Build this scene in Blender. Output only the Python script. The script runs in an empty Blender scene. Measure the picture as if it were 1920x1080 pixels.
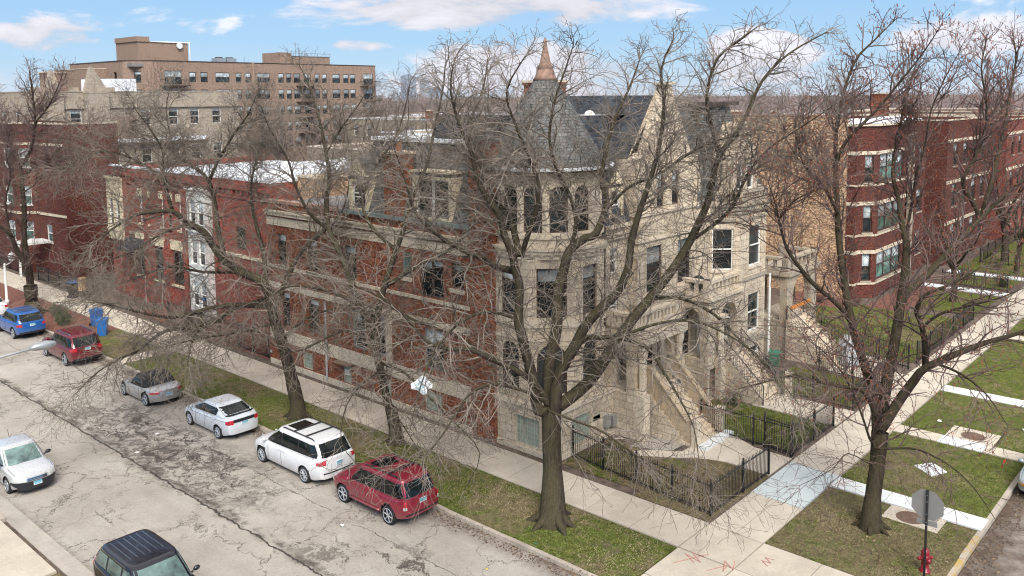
import bpy, math, random
import numpy as np
from mathutils import Vector, Matrix
R=math.radians; PI=math.pi
scene=bpy.context.scene; COL=scene.collection
rnd=random.Random(7)

# ------------------------------------------------------------------ tagging
def tag(o,label=None,cat=None,group=None,kind=None):
    if label: o['label']=label
    if cat: o['category']=cat
    if group: o['group']=group
    if kind: o['kind']=kind
    return o
def thing(name,label,cat,loc=(0,0,0),rz=0,group=None):
    o=bpy.data.objects.new(name,None); COL.objects.link(o)
    o.location=loc; o.rotation_euler=(0,0,rz); o.empty_display_size=.3
    o['_w']=1 if rz==0 else 0
    return tag(o,label,cat,group)
def link(name,mesh,parent=None,loc=None,rz=0,world=False):
    o=bpy.data.objects.new(name,mesh); COL.objects.link(o)
    if loc is not None: o.location=loc
    if rz: o.rotation_euler=(0,0,rz)
    if parent is not None:
        o.parent=parent
        if world and parent.type=='EMPTY':
            o.matrix_parent_inverse=Matrix.Translation(-Vector(parent.location))
    return o
def clone(o,parent=None,loc=None,rz=None,keep=True):
    c=o.copy(); COL.objects.link(c)
    if parent is not None: c.parent=parent
    if loc is not None: c.location=loc
    if rz is not None: c.rotation_euler=(0,0,rz)
    for ch in list(o.children): clone(ch,c)
    return c

# ------------------------------------------------------------------ node helper
class NT:
    def __init__(s,nt): s.nt=nt; s.n=nt.nodes; s.l=nt.links
    def node(s,t,**k):
        x=s.n.new(t)
        for a,b in k.items(): setattr(x,a,b)
        return x
    def set(s,sock,v):
        if isinstance(v,bpy.types.NodeSocket): s.l.new(v,sock)
        elif isinstance(v,(tuple,list)) and len(v)==3 and sock.type=='RGBA': sock.default_value=(*v,1)
        else: sock.default_value=v
    def coord(s,which='Object'): return s.node('ShaderNodeTexCoord').outputs[which]
    def mapping(s,v,sc=(1,1,1),loc=(0,0,0),rot=(0,0,0)):
        m=s.node('ShaderNodeMapping'); s.l.new(v,m.inputs[0])
        m.inputs['Scale'].default_value=sc; m.inputs['Location'].default_value=loc; m.inputs['Rotation'].default_value=rot
        return m.outputs[0]
    def noise(s,v,scale=1,detail=4,rough=.5,dist=0,out='Fac'):
        n=s.node('ShaderNodeTexNoise'); s.l.new(v,n.inputs['Vector'])
        n.inputs['Scale'].default_value=scale; n.inputs['Detail'].default_value=detail
        n.inputs['Roughness'].default_value=rough; n.inputs['Distortion'].default_value=dist
        return n.outputs[out]
    def voro(s,v,scale=1,feature='F1',out='Distance',rand=1):
        n=s.node('ShaderNodeTexVoronoi',feature=feature); s.l.new(v,n.inputs['Vector'])
        n.inputs['Scale'].default_value=scale; n.inputs['Randomness'].default_value=rand
        return n.outputs[out]
    def ramp(s,f,stops,interp='LINEAR'):
        n=s.node('ShaderNodeValToRGB'); s.l.new(f,n.inputs[0]); cr=n.color_ramp; cr.interpolation=interp
        while len(cr.elements)<len(stops): cr.elements.new(.5)
        for e,(p,c) in zip(cr.elements,stops):
            e.position=p; e.color=(*c,1) if isinstance(c,(tuple,list)) else (c,c,c,1)
        return n.outputs[0]
    def mix(s,f,a,b,blend='MIX'):
        n=s.node('ShaderNodeMix',data_type='RGBA',blend_type=blend)
        s.set(n.inputs[0],f); s.set(n.inputs[6],a); s.set(n.inputs[7],b)
        return n.outputs[2]
    def math(s,op,a,b=0,c=None,clamp=False):
        n=s.node('ShaderNodeMath',operation=op,use_clamp=clamp)
        s.set(n.inputs[0],a); s.set(n.inputs[1],b)
        if c is not None: s.set(n.inputs[2],c)
        return n.outputs[0]
    def maprange(s,v,a,b,c=0,d=1):
        n=s.node('ShaderNodeMapRange'); s.set(n.inputs[0],v)
        for i,x in zip((1,2,3,4),(a,b,c,d)): n.inputs[i].default_value=x
        return n.outputs[0]
    def sep(s,v):
        n=s.node('ShaderNodeSeparateXYZ'); s.l.new(v,n.inputs[0]); return n.outputs
    def comb(s,x=0,y=0,z=0):
        n=s.node('ShaderNodeCombineXYZ')
        for i,q in enumerate((x,y,z)): s.set(n.inputs[i],q)
        return n.outputs[0]
    def bump(s,h,strength=.5,dist=.02,normal=None):
        n=s.node('ShaderNodeBump'); s.l.new(h,n.inputs['Height'])
        n.inputs['Strength'].default_value=strength; n.inputs['Distance'].default_value=dist
        if normal is not None: s.l.new(normal,n.inputs['Normal'])
        return n.outputs[0]
    def brick(s,v,c1,c2,mortar,w,h,ms=.012,off=.5):
        n=s.node('ShaderNodeTexBrick'); s.l.new(v,n.inputs['Vector']); n.offset=off
        s.set(n.inputs['Color1'],c1); s.set(n.inputs['Color2'],c2); s.set(n.inputs['Mortar'],mortar)
        n.inputs['Scale'].default_value=1; n.inputs['Brick Width'].default_value=w; n.inputs['Row Height'].default_value=h
        n.inputs['Mortar Size'].default_value=ms; n.inputs['Mortar Smooth'].default_value=.3; n.inputs['Bias'].default_value=0
        return n.outputs
MATS={}
def newmat(name):
    m=bpy.data.materials.new(name); m.use_nodes=True; MATS[name]=m
    T=NT(m.node_tree); b=m.node_tree.nodes['Principled BSDF']
    return m,T,b
def prin(b,T,color=None,rough=None,metal=None,spec=None,normal=None,coat=None,alpha=None):
    I=b.inputs
    if color is not None: T.set(I['Base Color'],color)
    if rough is not None: T.set(I['Roughness'],rough)
    if metal is not None: I['Metallic'].default_value=metal
    if spec is not None: I['Specular IOR Level'].default_value=spec
    if normal is not None: T.l.new(normal,I['Normal'])
    if coat is not None: I['Coat Weight'].default_value=coat; I['Coat Roughness'].default_value=.04

def m_plain(name,col,rough=.6,metal=0,spec=.5,var=.12,scale=3,coat=None,bump=0):
    m,T,b=newmat(name); co=T.coord()
    n=T.noise(co,scale,5,.6)
    f=T.maprange(n,.3,.7,1-var,1+var)
    c=T.mix(1,col,T.comb(f,f,f),'MULTIPLY')
    prin(b,T,c,rough,metal,spec,coat=coat)
    if bump: prin(b,T,normal=T.bump(T.noise(co,scale*8,3,.6),bump,.01))
    return m
def m_brick(name,c1,c2,mortar,w=.23,h=.08,ms=.011,stain=.35,tone=(.5,.42,.36),bump=.5):
    m,T,b=newmat(name); uv=T.coord('UV')
    o=T.brick(uv,c1,c2,mortar,w,h,ms)
    cell=T.noise(T.mapping(uv,(1/w*1.7,1/h*1.0,1)),1.0,0,.5)
    v=T.maprange(cell,.3,.7,.62,1.35)
    c=T.mix(1,o[0],T.comb(v,v,v),'MULTIPLY')
    big=T.noise(uv,.45,5,.65)
    c=T.mix(T.maprange(big,.5,.75,0,stain),c,tone)
    st=T.noise(T.mapping(uv,(2.5,.25,1)),1,4,.6)
    c=T.mix(T.maprange(st,.5,.8,0,.45),c,(.05,.04,.035))
    prin(b,T,c,.9,spec=.2,normal=T.bump(o[1],-bump,.012))
    return m
def m_stone(name,c1,c2,mortar,w=.7,h=.33,ms=.014,rock=1.0,soot=.5,var=.25):
    m,T,b=newmat(name); uv=T.coord('UV'); co=T.coord('Object')
    o=T.brick(uv,c1,c2,mortar,w,h,ms)
    rn=T.noise(co,5,6,.65); rn2=T.noise(co,16,3,.6)
    v=T.maprange(rn,.3,.7,1-var,1+var)
    c=T.mix(1,o[0],T.comb(v,v,v),'MULTIPLY')
    st=T.noise(T.mapping(uv,(1.6,.22,1)),1,5,.65)
    c=T.mix(T.maprange(st,.52,.78,0,soot),c,(.09,.075,.06))
    yel=T.noise(co,.7,3,.5)
    c=T.mix(T.maprange(yel,.5,.7,0,.3),c,(.55,.43,.27))
    h=T.math('ADD',T.math('MULTIPLY',rn,rock),T.math('MULTIPLY',rn2,rock*.3))
    nb=T.bump(h,.9,.07*max(rock,.05)); nb=T.bump(o[1],-.6,.02,nb)
    prin(b,T,c,.92,spec=.2,normal=nb)
    return m
def m_slate(name,c1,c2,w=.2,h=.14):
    m,T,b=newmat(name); uv=T.coord('UV')
    o=T.brick(uv,c1,c2,(.02,.02,.022),w,h,.012)
    n=T.noise(T.mapping(uv,(3.3,4.7,1)),1,2,.5); v=T.maprange(n,.3,.7,.5,1.6)
    c=T.mix(1,o[0],T.comb(v,v,v),'MULTIPLY')
    big=T.noise(uv,.6,4,.6); c=T.mix(T.maprange(big,.5,.75,0,.4),c,(.2,.19,.17))
    prin(b,T,c,.7,spec=.25,normal=T.bump(o[1],-.6,.015))
    return m

# brick, stone, roof
M_RED=m_brick('red_brick',(.345,.10,.045),(.155,.042,.026),(.15,.10,.07),.26,.10,stain=.25,bump=.9)
M_DRED=m_brick('dark_red_brick',(.165,.045,.032),(.095,.028,.022),(.10,.06,.05),.26,.1,stain=.25,tone=(.2,.1,.08))
M_RED2=m_brick('painted_red_brick',(.30,.075,.055),(.19,.045,.036),(.2,.09,.07),.26,.1,stain=.4,tone=(.33,.2,.16))
M_TAN=m_brick('tan_brick',(.66,.44,.27),(.44,.27,.16),(.30,.24,.18),.28,.12,stain=.35,tone=(.5,.38,.28))
M_TAN2=m_brick('pale_common_brick',(.42,.34,.25),(.33,.26,.19),(.3,.27,.23),.26,.095,stain=.3,tone=(.4,.36,.3))
M_APT=m_brick('brown_apartment_brick',(.35,.24,.18),(.265,.18,.135),(.3,.23,.18),.3,.11,stain=.25,tone=(.3,.22,.17))
M_STONE=m_stone('rock_faced_limestone',(.66,.56,.43),(.53,.44,.335),(.30,.25,.19),soot=.5,var=.24)
M_SMOOTH=m_stone('dressed_limestone',(.67,.575,.45),(.62,.53,.41),(.42,.355,.28),1.1,.5,.008,rock=.12,soot=.42,var=.1)
M_LIME=m_stone('weathered_grey_limestone',(.40,.345,.275),(.35,.3,.24),(.2,.18,.15),.8,.4,.012,rock=.4,soot=.4)
M_SLATE=m_slate('grey_slate',(.155,.155,.145),(.095,.097,.095))
M_DSLATE=m_slate('dark_blue_slate',(.05,.06,.075),(.028,.034,.045))
M_COPPER=m_plain('rusty_copper',(.27,.165,.12),.7,.1,var=.4,scale=4)
M_GUTTER=m_plain('grey_green_gutter_metal',(.22,.27,.26),.5,.2,var=.25)
M_WHITE=m_plain('white_paint',(.78,.77,.73),.5,var=.06)
M_CREAM=m_plain('cream_paint',(.66,.57,.40),.6,var=.12)
M_GREY=m_plain('grey_metal',(.42,.44,.45),.35,.6,var=.1)
M_GALV=m_plain('galvanised_pipe',(.5,.51,.52),.45,.3,var=.15)
M_DARK=m_plain('dark_brown_frame',(.055,.035,.028),.5,var=.2)
M_BLACK=m_plain('black_painted_iron',(.012,.012,.015),.4,.0,.5,var=.3)
M_ROOFW=m_plain('white_roof_membrane',(.72,.74,.77),.6,var=.18,scale=.5)
M_ROOFG=m_plain('grey_tar_roof',(.2,.19,.185),.9,var=.3,scale=.6)
M_WOOD=m_plain('weathered_wood',(.22,.15,.10),.8,var=.3,scale=6)
M_TERRA=m_plain('terracotta',(.5,.16,.06),.7,var=.2)
M_GREEN=m_plain('green_plastic',(.04,.2,.13),.5)
M_BLUEP=m_plain('blue_plastic',(.02,.14,.42),.4)
M_TARP=m_plain('grey_tarpaulin',(.38,.40,.41),.55,var=.15,scale=2)

def m_glass(name,col,rough=.06,var=.6):
    m,T,b=newmat(name); co=T.coord('Object')
    oi=T.node('ShaderNodeObjectInfo').outputs['Random']
    n=T.noise(T.mapping(co,(1,1,1)),1.6,3,.6)
    f=T.math('MULTIPLY',T.maprange(n,.3,.75,.35,1.9),T.maprange(oi,0,1,.6,1.5))
    prin(b,T,T.mix(1,col,T.comb(f,f,f),'MULTIPLY'),rough,0,.45,normal=T.bump(T.noise(co,2.2,1,.5),.15,.03))
    return m
M_GLASS=m_glass('window_glass',(.022,.028,.030))
M_GLASSB=m_glass('glass_over_pale_blind',(.33,.37,.38),.12)
M_GLASSG=m_glass('glass_over_green_curtain',(.08,.15,.13),.12)
M_CARGLASS=m_glass('car_glass',(.007,.010,.010),.03)
M_CARGLASSG=m_glass('green_tinted_car_glass',(.10,.15,.14),.03)
def m_gblock():
    m,T,b=newmat('glass_block'); uv=T.coord('UV')
    o=T.brick(uv,(.30,.36,.29),(.22,.28,.23),(.45,.44,.38),.2,.2,.012,off=0)
    prin(b,T,o[0],.25,spec=.6,normal=T.bump(T.noise(uv,14,2,.5),.4,.02)); return m
M_GB=m_gblock()

# ------------------------------------------------------------------ ground materials
def m_grass(name,green=.5,seed=0):
    m,T,b=newmat(name); co=T.mapping(T.coord('Object'),loc=(seed,seed*2,0))
    big=T.noise(co,.32,5,.62,.4); mid=T.noise(co,1.6,5,.7); fine=T.noise(co,18,4,.75); ff=T.noise(co,55,2,.6)
    g=T.ramp(fine,[(.28,(.03,.045,.010)),(.5,(.125,.15,.032)),(.72,(.27,.265,.085))])
    br=T.ramp(fine,[(.28,(.09,.066,.04)),(.52,(.21,.165,.095)),(.75,(.34,.285,.18))])
    fac=T.math('ADD',T.math('MULTIPLY',big,.65),T.math('MULTIPLY',mid,.5))
    f=T.maprange(fac,.52+green*.12,.62+green*.12,0,.92)
    c=T.mix(f,g,br)
    sp=T.maprange(ff,.3,.7,.55,1.45); c=T.mix(1,c,T.comb(sp,sp,sp),'MULTIPLY')
    cm=T.noise(co,3.2,4,.75,.8); sp=T.maprange(cm,.35,.65,.6,1.3); c=T.mix(1,c,T.comb(sp,sp,sp),'MULTIPLY')
    soil=T.noise(co,.9,6,.75); c=T.mix(T.maprange(soil,.58,.66,0,.8),c,(.16,.125,.10))
    prin(b,T,c,.95,spec=.1,normal=T.bump(T.math('ADD',fine,ff),.9,.04)); return m
M_GRASS=m_grass('spring_grass',.2); M_GRASS2=m_grass('patchy_dry_grass',-.6,9); M_GRASS3=m_grass('green_lawn',.6,21)
M_SOIL=m_plain('bare_soil',(.12,.09,.07),.95,var=.5,scale=2.5,bump=.6)
M_MULCH=m_plain('red_brown_mulch',(.17,.07,.05),.95,var=.5,scale=5,bump=.8)
def m_conc(name,col,var=.14,dirt=.35,yel=0):
    m,T,b=newmat(name); co=T.coord('Object')
    n=T.noise(co,.8,6,.65); n2=T.noise(co,9,4,.7); n3=T.noise(co,60,2,.6)
    v=T.math('ADD',T.maprange(n,.3,.7,-var,var),T.maprange(n2,.3,.7,1-var*.5,1+var*.5))
    c=T.mix(1,col,T.comb(v,v,v),'MULTIPLY')
    d=T.noise(co,.55,5,.7,.6); c=T.mix(T.maprange(d,.52,.75,0,dirt),c,(col[0]*.55,col[1]*.52,col[2]*.48))
    if yel:
        y=T.noise(co,1.6,6,.75); c=T.mix(T.maprange(y,.42,.56,.9,0),c,(.50,.33,.07))
    sp=T.maprange(n3,.35,.65,.9,1.1); c=T.mix(1,c,T.comb(sp,sp,sp),'MULTIPLY')
    prin(b,T,c,.88,spec=.25,normal=T.bump(n2,.25,.01)); return m
M_CONC=m_conc('sidewalk_concrete',(.50,.445,.365)); M_CONC2=m_conc('worn_sidewalk_concrete',(.55,.49,.405),.12,.3)
M_CONCW=m_conc('new_white_concrete',(.70,.72,.72),.05,.12); M_CONCB=m_conc('pale_blue_new_concrete',(.53,.585,.59),.06,.2)
M_CURB=m_conc('curb_concrete',(.42,.37,.31),.25,.55); M_CURBY=m_conc('yellow_painted_curb',(.42,.37,.31),.2,.3,1)
M_GUT=m_conc('gutter_concrete',(.40,.365,.32),.15,.4)

def m_road():
    m,T,b=newmat('cracked_road_surface'); co=T.coord('Object'); s=T.sep(co); X,Y=s[0],s[1]
    wob=T.noise(co,.9,5,.7); wob2=T.noise(T.mapping(co,loc=(31,7,0)),.9,5,.7)
    w1=T.maprange(wob,.25,.75,-.38,.38); w2=T.maprange(wob2,.25,.75,-.38,.38)
    wc=T.comb(T.math('ADD',X,T.math('MULTIPLY',w1,1.6)),T.math('ADD',Y,T.math('MULTIPLY',w2,1.6)),0)
    n=T.noise(co,.35,6,.65); n2=T.noise(co,12,5,.75); n3=T.noise(co,70,2,.6)
    base=T.ramp(n,[(.3,(.31,.28,.245)),(.5,(.375,.34,.30)),(.7,(.44,.405,.36))])
    sp=T.math('MULTIPLY',T.maprange(n2,.3,.7,.86,1.14),T.maprange(n3,.3,.7,.86,1.14))
    c=T.mix(1,base,T.comb(sp,sp,sp),'MULTIPLY')
    # long lane streaks
    st=T.noise(T.mapping(co,(1.2,.06,1)),1,4,.6); c=T.mix(T.maprange(st,.5,.8,0,.35),c,(.21,.19,.175))
    # zones
    def band(v,a,b_,soft): # 1 inside a..b
        return T.math('MULTIPLY',T.maprange(v,a-soft,a+soft),T.maprange(v,b_-soft,b_+soft,1,0))
    lane=band(X,15.6,18.9,.6); far=T.maprange(T.math('ADD',Y,T.math('MULTIPLY',w1,9)),27,32)
    fars=T.math('MULTIPLY',far,T.maprange(Y,41,46,1,0))
    rough=T.math('MULTIPLY',lane,fars)          # broken-up area
    dirtn=T.noise(T.mapping(wc,(1,.55,1)),1.1,6,.75)
    near=T.math('MULTIPLY',band(X,15.5,18.6,.5),T.maprange(Y,27,22,0,1))
    zone=T.math('MAXIMUM',rough,T.math('MULTIPLY',near,.9))
    # cracks, sparse slab-scale everywhere
    big=T.voro(wc,.24,'DISTANCE_TO_EDGE'); ck=T.maprange(big,0,.0065,1,0)
    med=T.voro(wc,.75,'DISTANCE_TO_EDGE'); mk=T.noise(co,.22,3,.5)
    ck2=T.math('MULTIPLY',T.maprange(med,0,.018,1,0),T.maprange(mk,.47,.56,0,.8))
    sm=T.voro(T.mapping(wc,(1,.6,1)),2.0,'DISTANCE_TO_EDGE'); ck3=T.math('MULTIPLY',T.maprange(sm,.0,.10,1,0),rough)
    # joints: long cracks
    j=None
    for x0,wd in ((15.52,.035),(12.6,.008),(18.35,.012)):
        d=T.math('ABSOLUTE',T.math('SUBTRACT',T.math('ADD',X,T.math('MULTIPLY',w1,.35)),x0))
        q=T.maprange(d,wd*.6,wd*1.5,1,0)
        if x0!=15.52: q=T.math('MULTIPLY',q,T.maprange(T.noise(co,.5,2,.5),.42,.5,0,.8))
        j=q if j is None else T.math('MAXIMUM',j,q)
    # ragged dark deposit beside joint
    d=T.math('ABSOLUTE',T.math('SUBTRACT',T.math('ADD',X,T.math('MULTIPLY',w2,.9)),15.7))
    dj=T.math('MULTIPLY',T.maprange(d,.0,.28,1,0),T.maprange(T.noise(co,1.1,5,.7),.42,.56,0,.9))
    # dark gashes in lane near
    gs=T.noise(T.mapping(wc,(2.1,.36,1)),1,5,.72); gash=T.math('MULTIPLY',T.maprange(gs,.54,.585,0,.95),zone)
    hole=T.math('MULTIPLY',T.maprange(dirtn,.52,.60,0,.8),rough)
    # gutter dirt along both kerbs
    gd=T.math('MULTIPLY',T.maprange(X,20.0,20.95,0,1),T.maprange(T.noise(co,1.3,5,.7),.35,.62,.15,.9))
    gl=T.math('MULTIPLY',T.maprange(X,11.0,10.62,0,1),T.maprange(T.noise(co,2.3,5,.7),.40,.6,.1,.8))
    # east street gutter
    ge=T.math('MULTIPLY',T.math('MULTIPLY',T.maprange(Y,5.6,6.8,0,1),T.maprange(X,22,25,0,1)),T.maprange(T.noise(co,1.4,6,.75),.33,.6,.2,1))
    dark=(.075,.062,.052)
    for f,col in ((gash,dark),(hole,(.13,.112,.10)),(dj,dark),(gd,(.12,.09,.07)),(gl,(.13,.11,.09)),(ge,(.11,.08,.06)),(ck3,(.075,.065,.057)),(ck2,dark),(ck,dark),(j,(.06,.05,.045))):
        c=T.mix(f,c,col)
    hgt=T.math('SUBTRACT',n2,T.math('MULTIPLY',T.math('MAXIMUM',T.math('MAXIMUM',ck,ck3),T.math('MAXIMUM',j,hole)),2.0))
    prin(b,T,c,.93,spec=.2,normal=T.bump(hgt,.5,.03)); return m
M_ROAD=m_road()

def m_bark(name,c1,c2,moss=.5):
    m,T,b=newmat(name); co=T.coord('Object')
    n=T.noise(T.mapping(co,(14,14,2.2)),1,6,.7,.6); n2=T.noise(co,2.2,4,.6)
    c=T.ramp(n,[(.3,c1),(.55,tuple((a+b_)/2 for a,b_ in zip(c1,c2))),(.75,c2)])
    z=T.sep(T.node('ShaderNodeNewGeometry').outputs['Normal'])
    up=T.math('ADD',T.maprange(z[2],-.2,.9,0,.5),T.maprange(z[0],.2,-.9,0,.35))
    f=T.math('MULTIPLY',T.maprange(T.math('ADD',n2,up),.72,.95,0,1),moss)
    c=T.mix(f,c,(.09,.085,.038))
    prin(b,T,c,.95,spec=.12,normal=T.bump(n,.9,.05)); return m
M_BARK=m_bark('mossy_grey_bark',(.018,.014,.011),(.12,.095,.076),.38)
M_BARK2=m_bark('brown_ridged_bark',(.018,.013,.011),(.105,.077,.062),.35)
M_TWIG=m_plain('grey_tan_twig_bark',(.20,.168,.14),.9,spec=.15,var=.75,scale=.9)
M_TWIG2=m_plain('purple_brown_twig_bark',(.155,.108,.098),.9,spec=.15,var=.7,scale=.9)
M_BUD=m_plain('orange_red_bud',(.33,.10,.04),.8,var=.4)
M_POD=m_plain('dark_seed_pod',(.06,.035,.025),.8,var=.3)

# ------------------------------------------------------------------ mesh builder
class MB:
    def __init__(s): s.v=[]; s.f=[]; s.mi=[]
    def add(s,vs,fs,m=0):
        k=len(s.v); s.v.extend(tuple(map(float,p)) for p in vs)
        for f in fs: s.f.append([i+k for i in f]); s.mi.append(m)
        return s
    def poly(s,pts,m=0): return s.add(pts,[list(range(len(pts)))],m)
    def box(s,x0,y0,z0,x1,y1,z1,m=0):
        v=[(x,y,z) for z in (z0,z1) for y in (y0,y1) for x in (x0,x1)]
        return s.add(v,[(0,2,3,1),(4,5,7,6),(0,1,5,4),(2,6,7,3),(0,4,6,2),(1,3,7,5)],m)
    def fbox(s,F,u0,u1,d0,d1,z0,z1,m=0):   # box in a wall frame; d outward
        v=[F.p(u,z,d) for z in (z0,z1) for d in (d1,d0) for u in (u0,u1)]
        return s.add(v,[(0,2,3,1),(4,5,7,6),(0,1,5,4),(2,6,7,3),(0,4,6,2),(1,3,7,5)],m)
    def prism(s,poly,z0,z1,m=0,top=True):
        n=len(poly); v=[(x,y,z0) for x,y in poly]+[(x,y,z1) for x,y in poly]
        f=[(i,(i+1)%n,n+(i+1)%n,n+i) for i in range(n)]+[tuple(range(n))[::-1]]
        if top: f.append(tuple(range(n,2*n)))
        return s.add(v,f,m)
    def lathe(s,prof,c=(0,0,0),n=16,m=0,a0=0,caps=True):
        v=[];f=[]
        for r,z in prof:
            for i in range(n):
                a=a0+2*PI*i/n; v.append((c[0]+r*math.cos(a),c[1]+r*math.sin(a),c[2]+z))
        for k in range(len(prof)-1):
            for i in range(n):
                j=(i+1)%n; f.append((k*n+i,k*n+j,(k+1)*n+j,(k+1)*n+i))
        if caps: f.append(tuple(range(n))[::-1]); f.append(tuple((len(prof)-1)*n+i for i in range(n)))
        return s.add(v,f,m)
    def tube(s,pts,r,n=8,m=0,caps=True):
        pts=[Vector(p) for p in pts]; rs=r if isinstance(r,(list,tuple)) else [r]*len(pts)
        v=[];f=[]; prev=None
        for i,p in enumerate(pts):
            t=(pts[min(i+1,len(pts)-1)]-pts[max(i-1,0)]).normalized()
            if prev is None:
                a=t.cross(Vector((0,0,1)) if abs(t.z)<.9 else Vector((1,0,0))).normalized()
            else: a=(prev-t*prev.dot(t)).normalized()
            prev=a; b=t.cross(a)
            for k in range(n):
                q=2*PI*k/n; v.append(p+(a*math.cos(q)+b*math.sin(q))*rs[i])
        for i in range(len(pts)-1):
            for k in range(n):
                j=(k+1)%n; f.append((i*n+k,i*n+j,(i+1)*n+j,(i+1)*n+k))
        if caps: f.append(tuple(range(n))[::-1]); f.append(tuple((len(pts)-1)*n+k for k in range(n)))
        return s.add(v,f,m)
    def cyl(s,p0,p1,r0,r1=None,n=12,m=0): return s.tube([p0,p1],[r0,r0 if r1 is None else r1],n,m)
    def sphere(s,c,r,n=12,k=7,m=0,sq=(1,1,1)):
        v=[];f=[]
        for i in range(k+1):
            t=PI*i/k
            for j in range(n):
                a=2*PI*j/n; v.append((c[0]+r*sq[0]*math.sin(t)*math.cos(a),c[1]+r*sq[1]*math.sin(t)*math.sin(a),c[2]+r*sq[2]*math.cos(t)))
        for i in range(k):
            for j in range(n): f.append((i*n+j,(i+1)*n+j,(i+1)*n+(j+1)%n,i*n+(j+1)%n))
        return s.add(v,f,m)
    def mesh(s,name,mats,smooth=False,uv=True):
        me=bpy.data.meshes.new(name); me.from_pydata(s.v,[],s.f)
        for mt in (mats if isinstance(mats,(list,tuple)) else [mats]): me.materials.append(mt)
        me.polygons.foreach_set('material_index',s.mi)
        if smooth: me.polygons.foreach_set('use_smooth',[True]*len(s.f))
        me.update()
        if uv:
            L=me.uv_layers.new(name='UVMap').data; V=s.v
            for p in me.polygons:
                n=p.normal
                if abs(n.z)>.8:
                    for li in p.loop_indices: q=V[me.loops[li].vertex_index]; L[li].uv=(q[0],q[1])
                else:
                    h=math.hypot(n.x,n.y); tx,ty=-n.y/h,n.x/h; k=1/max(.25,math.sqrt(max(1e-6,1-n.z*n.z)))
                    for li in p.loop_indices: q=V[me.loops[li].vertex_index]; L[li].uv=(q[0]*tx+q[1]*ty,q[2]*k)
        return me
    def build(s,name,mats,parent=None,smooth=False,world=True,uv=True,auto=None):
        me=s.mesh(name,mats,smooth or auto is not None,uv)
        o=link(name,me,parent,world=world)
        if auto is not None:
            try: me.set_sharp_from_angle(angle=R(auto))
            except Exception: pass
        return o

class F:   # wall frame: origin, direction u (left to right seen from outside), outward normal n
    def __init__(s,a,b):
        a=Vector(a[:2]); b=Vector(b[:2]); s.o=a; s.L=(b-a).length; s.u=(b-a)/s.L; s.n=Vector((s.u.y,-s.u.x)); s.ang=math.atan2(s.u.y,s.u.x)
    def p(s,u,z,d=0): return (s.o.x+s.u.x*u+s.n.x*d, s.o.y+s.u.y*u+s.n.y*d, z)
    def off(s,d): return F(s.o+s.n*d, s.o+s.n*d+s.u*s.L)

def wall(mb,Fr,z0,z1,ops=(),depth=.22,m=0,u0=0,u1=None,topz=None):
    """wall face with real openings and reveals. ops: (u,z,w,h[,arch])"""
    if u1 is None: u1=Fr.L
    us=sorted({round(x,4) for x in [u0,u1]+[o[0] for o in ops]+[o[0]+o[2] for o in ops] if u0-1e-6<=x<=u1+1e-6})
    zs=sorted({round(x,4) for x in [z0,z1]+[o[1] for o in ops]+[o[1]+o[3] for o in ops] if z0-1e-6<=x<=z1+1e-6})
    for i in range(len(us)-1):
        for k in range(len(zs)-1):
            cu=(us[i]+us[i+1])/2; cz=(zs[k]+zs[k+1])/2
            if any(o[0]<cu<o[0]+o[2] and o[1]<cz<o[1]+o[3] for o in ops): continue
            mb.poly([Fr.p(us[i],zs[k]),Fr.p(us[i+1],zs[k]),Fr.p(us[i+1],zs[k+1]),Fr.p(us[i],zs[k+1])],m)
    for o in ops:
        a,b,c,d=o[0],o[1],o[0]+o[2],o[1]+o[3]; D=-depth
        mb.poly([Fr.p(a,b),Fr.p(a,b,D),Fr.p(a,d,D),Fr.p(a,d)],m); mb.poly([Fr.p(c,b,D),Fr.p(c,b),Fr.p(c,d),Fr.p(c,d,D)],m)
        mb.poly([Fr.p(a,b),Fr.p(c,b),Fr.p(c,b,D),Fr.p(a,b,D)],m)
        if len(o)>4 and o[4]:
            r=(c-a)/2; cx=(a+c)/2; cz=d-r; N=10; arc=[(cx-r*math.cos(PI*i/N),cz+r*math.sin(PI*i/N)) for i in range(N+1)]
            h=N//2
            mb.poly([Fr.p(a,d)]+[Fr.p(x,z) for x,z in arc[:h+1]],m)
            mb.poly([Fr.p(c,d)]+[Fr.p(x,z) for x,z in arc[h:]][::1],m)
            for i in range(N):
                (x0,q0),(x1,q1)=arc[i],arc[i+1]
                mb.poly([Fr.p(x0,q0),Fr.p(x0,q0,D),Fr.p(x1,q1,D),Fr.p(x1,q1)],m)
        else: mb.poly([Fr.p(a,d,D),Fr.p(c,d,D),Fr.p(c,d),Fr.p(a,d)],m)
    return mb

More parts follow.
